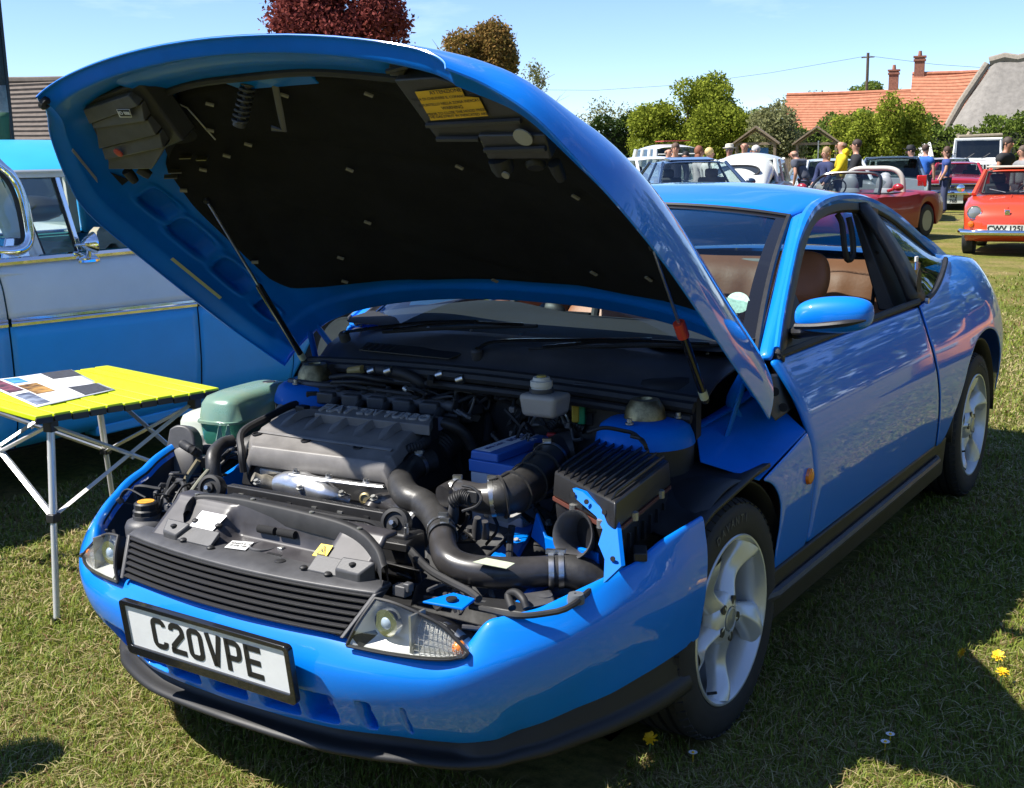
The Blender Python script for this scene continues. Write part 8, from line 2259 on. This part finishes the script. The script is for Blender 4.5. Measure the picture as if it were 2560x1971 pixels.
MB().prism([(2.85, -3.5, 3.3), (2.85, .2, 6.7), (3.1, .2, 6.75), (3.1, -3.5, 3.35)], (.12, 0, .14)).build('coping', mat('pale_coping', (.42, .37, .29), rough=.85), h2)
def thatched(pos, rz):
    root = tag(empty('thatched_cottage', (pos[0], pos[1], gz(*pos)), rz), 'steep grey thatched cottage roof at the far corner', 'house')
    MB().box((0, 0, 1.4), (6.5, 6, 2.8)).build('wall', STONEW, root)
    G = []
    for j in range(15):
        t = j / 14
        row = []
        for i in range(25):
            a = i / 24 * 2 * math.pi
            ca, sa = math.cos(a), math.sin(a)
            sx, sy = math.copysign(abs(ca) ** .55, ca), math.copysign(abs(sa) ** .55, sa)
            k = 1 - t ** .9
            row.append((sx * (1.3 + 2.9 * k) + .06 * math.sin(9 * t + i), sy * (.12 + 3.6 * k), 2.2 + 4.7 * t ** 1.05 + .05 * math.sin(i * 1.7)))
        G.append(row)
    grid('thatch', G, THATCH, root, flip=False, sharp=180)
    MB().tube([(-1.5, 0, 6.85), (-.7, 0, 7.05), (0, 0, 6.9), (.7, 0, 7.05), (1.5, 0, 6.85)], .28, 8).build('thatch_ridge', mat('ridge_thatch', (.24, .21, .17), rough=.95, var=.2), root)
    MB().tube([(-3.9, -.6, 2.6), (-2.9, -.4, 4.6), (-1.6, 0, 6.75)], .22, 8).build('thatch_hip', MATS['ridge_thatch'], root)
thatched((-13.04, 71.84), R(10))
def pole(pos):
    root = tag(empty('telegraph_pole', (pos[0], pos[1], gz(*pos))), 'tall dark telegraph pole above the tiled roof', 'pole')
    MB().tube([(0, 0, 0), (0, 0, 8.6)], [.14, .10], 8).build('pole_shaft', BARK, root)
    MB().box((0, 0, 8.3), (.9, .08, .08)).build('cross_arm', BARK, root)
    for k, (dx, dy, dz) in enumerate(((-34, -4, -.6), (22, 4, -.4))):
        MB().tube([(0, 0, 8.4)] + [(dx * t, dy * t, 8.4 + dz * t - 1.2 * math.sin(math.pi * t)) for t in (.2, .4, .6, .8, 1.)], .012, 4).build('wire', BLACK_RUB, root)
pole((-25.21, 83.14))
WOOD = mat('weathered_wood', (.22, .165, .115), rough=.85, var=.2, vscale=8, bump=.2, bscale=40)
def arch(label, pos, rz, sign=False):
    root = tag(empty('wooden_arch', (pos[0], pos[1], gz(*pos)), rz), label, 'arch', 'wooden arches in the field fence')
    for sx in (-.75, .75):
        for sy in (-.25, .25): MB().box((sx, sy, 1.0), (.10, .10, 2.0)).build('post', WOOD, root)
        MB().hexa([(sx * 1.25, -.45, 1.93), (0, -.45, 2.60), (0, .45, 2.60), (sx * 1.25, .45, 1.93), (sx * 1.25, -.45, 2.0), (0, -.45, 2.68), (0, .45, 2.68), (sx * 1.25, .45, 2.0)]).build('roof_slope', WOOD, root)
    MB().box((0, -.25, 1.98), (1.7, .09, .10)).box((0, .25, 1.98), (1.7, .09, .10)).build('tie_beam', WOOD, root)
    MB().tube([(-.75, -.27, 2.02), (0, -.27, 2.50), (.75, -.27, 2.02)], .05, 4).build('truss', WOOD, root)
    if sign: MB().box((.05, -.1, 1.66), (.9, .03, .32)).build('notice_board', mat('board_blue', (.03, .14, .34), rough=.5, var=.3, vscale=14), root)
    for k in range(6):
        if k not in (2, 3): MB().box((-.62 + .25 * k, .25, .95), (.09, .03, .9)).build('slat', WOOD, root)
    MB().box((0, .28, 1.3), (1.5, .03, .07)).build('rail', WOOD, root)
arch('wooden gabled arch with blue notice board behind the man in blue', (-17.07, 43.57), R(18), True)
arch('wooden gabled arch left of the yellow jacket, open without board', (-14.86, 44.42), R(18))
def fence(a, b, n, h=1.35):
    a, b = Vector(a), Vector(b); root = tag(empty('picket_fence', (a.x, a.y, gz(a.x, a.y)), math.atan2(b.y - a.y, b.x - a.x)), 'weathered wooden picket fence between the two gabled arches', 'fence')
    L = (b - a).length; w = L / n
    me = None
    for k in range(n):
        V = [(k * w, 0, .05), (k * w + w * .86, 0, .05), (k * w + w * .86, 0, h), (k * w + w * .43, 0, h + .09), (k * w, 0, h)]
        if me is None:
            first = MB().prism(V, (0, .025, 0)).build('picket', WOOD, root); me = first
        else:
            c = me.copy(); c.location = (k * w, 0, .012 * math.sin(k * 2.3)); link(c, root)
    MB().box((L / 2, .05, .4), (L, .05, .09)).box((L / 2, .05, 1.1), (L, .05, .09)).build('fence_rail', WOOD, root)
fence((-16.4, 43.3), (-15.02, 43.83), 22)
fence_post = None
def signpost(pos):
    root = tag(empty('thin_post', (pos[0], pos[1], gz(*pos))), 'thin grey metal post in front of the second wooden arch', 'post')
    MB().tube([(0, 0, 0), (0, 0, 2.0)], .022, 8).build('post_shaft', ZINC, root)
    MB().lathe([(.03, 0), (.03, .02), (0, .03)], (0, 0, 2.0), (0, 0, 1), 10).build('post_cap', ZINC, root)
signpost((-13.12, 39.73))
def playframe(pos, rz):
    root = tag(empty('log_frame', (pos[0], pos[1], gz(*pos)), rz), 'crossed log play frame in front of the hedge left of the off-roader', 'play frame')
    LOG = mat('pale_log', (.30, .25, .18), rough=.8, var=.15)
    MB().tube([(-1.0, 0, 0), (.35, 0, 2.5)], .09, 8).build('log_leg', LOG, root)
    MB().tube([(.75, 0, 0), (-.15, 0, 2.45)], .09, 8).build('log_leg', LOG, root)
    MB().tube([(-.1, -.3, 2.3), (1.6, .6, 2.35)], .09, 8).build('log_beam', LOG, root)
playframe((-11.1, 51.79), R(10))
h3 = house('barn', 'low stone barn with brown-grey roof behind the feather flag', (-30.79, 20.29), R(38), 9, 7, 1.6, 3.7, mat('brown_slate', (.13, .105, .085), rough=.85, var=.2, vscale=6, bump=.4, bscale=18))
# feather flag standing behind the two-tone car
def flag(pos, rz):
    root = tag(empty('feather_flag', (pos[0], pos[1], gz(*pos)), rz), 'black feather flag with yellow lettering and green foot at the edge of the picture', 'flag')
    pth = crn([(.02, 0, 0), (.02, 0, 2.2), (0, 0, 3.2), (-.12, 0, 3.8), (-.45, 0, 4.1)], 20)
    MB().tube(pth, .014, 8).build('flag_pole', BLACK_PL, root)
    def sail(z0, z1, m, nm):
        G = []
        for j in range(13):
            z = lerp(z0, z1, j / 12)
            w = .62 if z < 3.0 else .62 * max(.05, 1 - ((z - 3.0) / 1.1) ** 2)
            edge = .02 - (.0 if z < 2.6 else .35 * ((z - 2.6) / 1.5) ** 2)
            G.append([(edge - w * s, .03 * math.sin(5 * s + z * 2), z) for s in [k / 8 for k in range(9)]])
        return grid(nm, G, m, root, solid=.002)
    sail(1.95, 4.05, mat('flag_black', (.015, .015, .016), rough=.7), 'flag_sail')
    sail(1.78, 1.95, mat('flag_window_print', (.12, .12, .12), rough=.7, col2=(.35, .33, .30), vscale=9), 'flag_print')
    sail(1.30, 1.78, mat('flag_green', (.03, .10, .05), rough=.7), 'flag_foot')
    sail(1.22, 1.30, WHITE_PR, 'flag_hem')
    FY = mat('flag_yellow', (.75, .55, .02), rough=.6)
    for s_, z, sz in (('A', 2.80, .34), ('M', 2.46, .34), ('D', 2.16, .22)):
        text('flag_letter', s_, sz, FY, root, frame((-.10, -.045, z), (1, 0, 0), (0, 0, 1)), ext=.002, bold=.008)
    MB().ball((.10, 0, 1.16), .16, 14, sc=(1.4, 1.2, .55)).tube([(0, 0, 0), (0, 0, 1.15)], .02, 6).box((0, 0, .05), (.6, .6, .06)).build('flag_base', BLACK_PL, root, bev=.02)
flag((-5.16, 2.14), R(34))
# the wood is unseen, added so that paint and glass reflect dark green
def wood():
    C = []
    for k in range(60):
        a = R(lerp(-100, 88, k / 59)); d = 42 + 5 * math.sin(k * 2.1)
        c = (CAMXY.x + d * math.cos(a), CAMXY.y + d * math.sin(a)); hh = 9.5 + 2.6 * math.sin(k * 1.7) + random.uniform(-1, 1)
        C.append(blob_pts([(c[0], c[1], hh * .5, 3.0, 3.0, hh * .55)], 520, .25))
    o = leaf_cloud('added_woods', np.concatenate(C), LM, None, .42)
    tag(o, 'unseen belt of trees added to darken the reflections in the coupe paint', 'added_woods', kind='stuff')
wood()
tree('tall_tree', 'tall leafy tree beyond the picture edge, mirrored in the quarter glass of the coupe', (3.6, 30.0), 9, rblobs(20, 0, 5.2, 2.6, 3.2, 31), 9000, .14, LM, seed=31)

# ================================================================== grass blades near the camera
def grass():
    ax, ay = math.sin(-yaw), math.cos(yaw)
    N = 620000
    # polar scatter about the camera foot, dense close by
    u = rng.uniform(0, 1, N)
    r0_, r1_ = 1.15, 17.0
    r = r0_ * (r1_ / r0_) ** (u ** .92)
    th = rng.uniform(-.62, .62, N)
    dirx = -np.sin(yaw + th); diry = np.cos(yaw + th)
    x = CAMXY.x + dirx * r; y = CAMXY.y + diry * r
    keep = ~((np.abs(x) < .70) & (y > -.55) & (y < 3.1))                      # under the coupe
    keep &= ~((x > -4.3) & (x < -2.75) & (y > -1.4) & (y < 3.9))
    for wx, wy in ((.745, 0), (.745, 2.54), (-.745, 0), (-.745, 2.54)):
        keep &= ~((np.abs(x - wx) < .11) & (np.abs(y - wy) < .12))
    keep &= rng.uniform(0, 1, N) < np.clip((17.0 - r) / 9.0, 0, 1)             # thins out into the distant turf
    x, y, r = x[keep], y[keep], r[keep]
    n = len(x)
    z = np.array([gz(a, b) for a, b in zip(x, y)])
    # patches: lush / dry
    pat = np.array([noise.noise(Vector((a * .9, b * .9, 0))) + .55 * noise.noise(Vector((a * 2.7, b * 2.7, 5))) for a, b in zip(x, y)])
    clump = np.array([noise.noise(Vector((a * 9, b * 9, 9))) for a, b in zip(x, y)])
    dry = (rng.uniform(0, 1, n) < np.clip(.36 + .50 * pat, .08, .85))
    h = (.014 + .018 * rng.uniform(0, 1, n) + .018 * np.clip(clump, 0, 1)) * np.where(dry, .75, 1.) * np.clip(.75 + r * .05, .8, 1.5)
    wdt = np.where(dry, .0008, .0011) * rng.uniform(.7, 1.4, n) * np.clip(r / 2.4, 1, 5)
    ang = rng.uniform(0, 2 * np.pi, n); bend = rng.uniform(.3, 1.5, n) * np.where(dry, 2.0, 1.0)
    clip = rng.uniform(0, 1, n) < .08                                        # mown straws lying on top
    dry = dry | clip
    h = np.where(clip, rng.uniform(.022, .045, n), h)
    bend = np.where(clip, 1.6, bend)
    dx, dy = np.cos(ang), np.sin(ang)
    px, py = -dy, dx
    B = np.stack([x, y, z - .003 + np.where(clip, rng.uniform(.004, .022, n), 0)], 1)
    side = np.stack([px, py, np.zeros(n)], 1) * wdt[:, None]
    flat = np.where(clip, .16, np.where(dry & (rng.uniform(0, 1, n) < .45), .3, 1.))              # cut clippings lie flat
    m1 = B + np.stack([dx * h * bend * .35, dy * h * bend * .35, h * .6 * flat + .004], 1)
    tp = B + np.stack([dx * h * bend, dy * h * bend, h * np.clip(1.05 - .25 * bend, .25, 1) * flat + .004], 1)
    V = np.stack([B - side, B + side, m1 + side * .8, m1 - side * .8, tp], 1).reshape(-1, 3)
    F = np.empty((n, 2), dtype=object)
    i0 = np.arange(n, dtype=np.int32) * 5
    lo = np.stack([i0, i0 + 1, i0 + 2, i0 + 3, i0 + 3, i0 + 2, i0 + 4], 1).ravel()
    me = bpy.data.meshes.new('grass')
    me.vertices.add(5 * n); me.vertices.foreach_set('co', V.ravel().astype(np.float32))
    me.loops.add(7 * n); me.loops.foreach_set('vertex_index', lo.astype(np.int32))
    me.polygons.add(2 * n)
    st = (np.arange(n)[:, None] * 7 + np.array([0, 4])[None]).ravel().astype(np.int32)
    me.polygons.foreach_set('loop_start', st); me.polygons.foreach_set('loop_total', np.tile([4, 3], n).astype(np.int32))
    me.update()
    col = np.zeros((n, 4), np.float32); col[:, 3] = 1
    g = rng.uniform(0, 1, n)[:, None]
    green = np.array([.10, .155, .018]) * (1 - g) + np.array([.25, .29, .04]) * g
    straw = np.array([.33, .27, .12]) * (1 - g) + np.array([.50, .42, .21]) * g
    brown = np.array([.20, .11, .05])
    c = np.where(dry[:, None], straw, green)
    br = (rng.uniform(0, 1, n) < .08)[:, None]
    c = np.where(br, brown, c)
    col[:, :3] = c
    at = me.attributes.new('Col', 'FLOAT_COLOR', 'POINT')
    at.data.foreach_set('color', np.repeat(col, 5, axis=0).ravel())
    m = bpy.data.materials.new('grass_blade'); m.use_nodes = True
    nt = m.node_tree; nt.nodes.clear()
    o = nt.nodes.new('ShaderNodeOutputMaterial'); a_ = nt.nodes.new('ShaderNodeAttribute'); a_.attribute_name = 'Col'
    d = nt.nodes.new('ShaderNodeBsdfPrincipled'); d.inputs['Roughness'].default_value = .6; d.inputs['Specular IOR Level'].default_value = .25
    t = nt.nodes.new('ShaderNodeBsdfTranslucent'); ms = nt.nodes.new('ShaderNodeMixShader'); ms.inputs['Fac'].default_value = .3
    nt.links.new(a_.outputs['Color'], d.inputs['Base Color']); nt.links.new(a_.outputs['Color'], t.inputs['Color'])
    nt.links.new(d.outputs['BSDF'], ms.inputs[1]); nt.links.new(t.outputs['BSDF'], ms.inputs[2]); nt.links.new(ms.outputs['Shader'], o.inputs['Surface'])
    me.materials.append(m)
    ob = link(bpy.data.objects.new('grass', me))
    tag(ob, 'short mown green and straw coloured grass of the show field', 'grass', kind='stuff')
grass()
# flowers in the lawn
def dandelion(label, pos, zt=.045, tilt=(0, 0, 1)):
    root = tag(empty('dandelion', (pos[0], pos[1], gz(pos[0], pos[1]))), label, 'flower', 'yellow dandelions in the grass')
    MB().tube([(0, 0, 0), (.004, 0, zt)], .0022, 6).build('stem', mat('stem_green', (.12, .20, .04), rough=.6), root)
    mb = MB()
    tz = Vector(tilt).normalized(); u = tz.orthogonal().normalized(); w = tz.cross(u)
    for k in range(34):
        a = k * 2.4; L = .019 - .007 * (k % 3) / 2; up_ = .002 + .004 * (k % 3)
        d = u * math.cos(a) + w * math.sin(a); s = tz.cross(d) * .0028
        c = Vector((.004, 0, zt))
        mb.add([c - s + tz * up_, c + s + tz * up_, c + d * L + s * .6 + tz * (up_ + .003), c + d * L - s * .6 + tz * (up_ + .003)], [(0, 1, 2, 3)])
    mb.build('petals', mat('dandelion_yellow', (.80, .48, .005), rough=.6), root)
dandelion('yellow dandelion in the shade in front of the front wheel', (0.722, -0.22, 0.03), tilt=(.2, -.6, .8))
dandelion('yellow dandelion at the edge of the sunlit patch on the far lawn side', (1.333, 0.733, 0.03), tilt=(.1, -.6, .8))
dandelion('yellow dandelion seen edge-on left of the sunlit patch', (1.246, 0.699, 0.03), tilt=(-.7, -.3, .5))
dandelion('yellow dandelion just below the sunlit patch, petals flat', (1.367, 0.619, 0.03), tilt=(.2, -.2, .95))
def daisy(label, pos):
    root = tag(empty('daisy', (pos[0], pos[1], gz(pos[0], pos[1]))), label, 'flower', 'white daisies in the grass')
    mb = MB()
    for k in range(12):
        a = 2 * math.pi * k / 12; d = Vector((math.cos(a), math.sin(a), .2)); s = Vector((-math.sin(a), math.cos(a), 0)) * .0022
        c = Vector((0, 0, .03)); mb.add([c - s, c + s, c + d * .011 + s, c + d * .011 - s], [(0, 1, 2, 3)])
    mb.build('petals', WHITE_PR, root)
    MB().ball((0, 0, .031), .004, 8).tube([(0, 0, 0), (0, 0, .03)], .0012, 5).build('flower_head', mat('dandelion_yellow', (.80, .48, .005)), root)
daisy('white daisy left of its pair near the bottom edge in the shade', (0.832, -0.203, 0.03))
daisy('white daisy in the shade on the lower lawn, upper of a pair', (1.208, 0.139, 0.03))
daisy('white daisy in the shade on the lower lawn, lower of a pair', (1.209, 0.094, 0.03))
daisy('white daisy in the car shadow under the table', (-1.599, -0.084, 0.03))
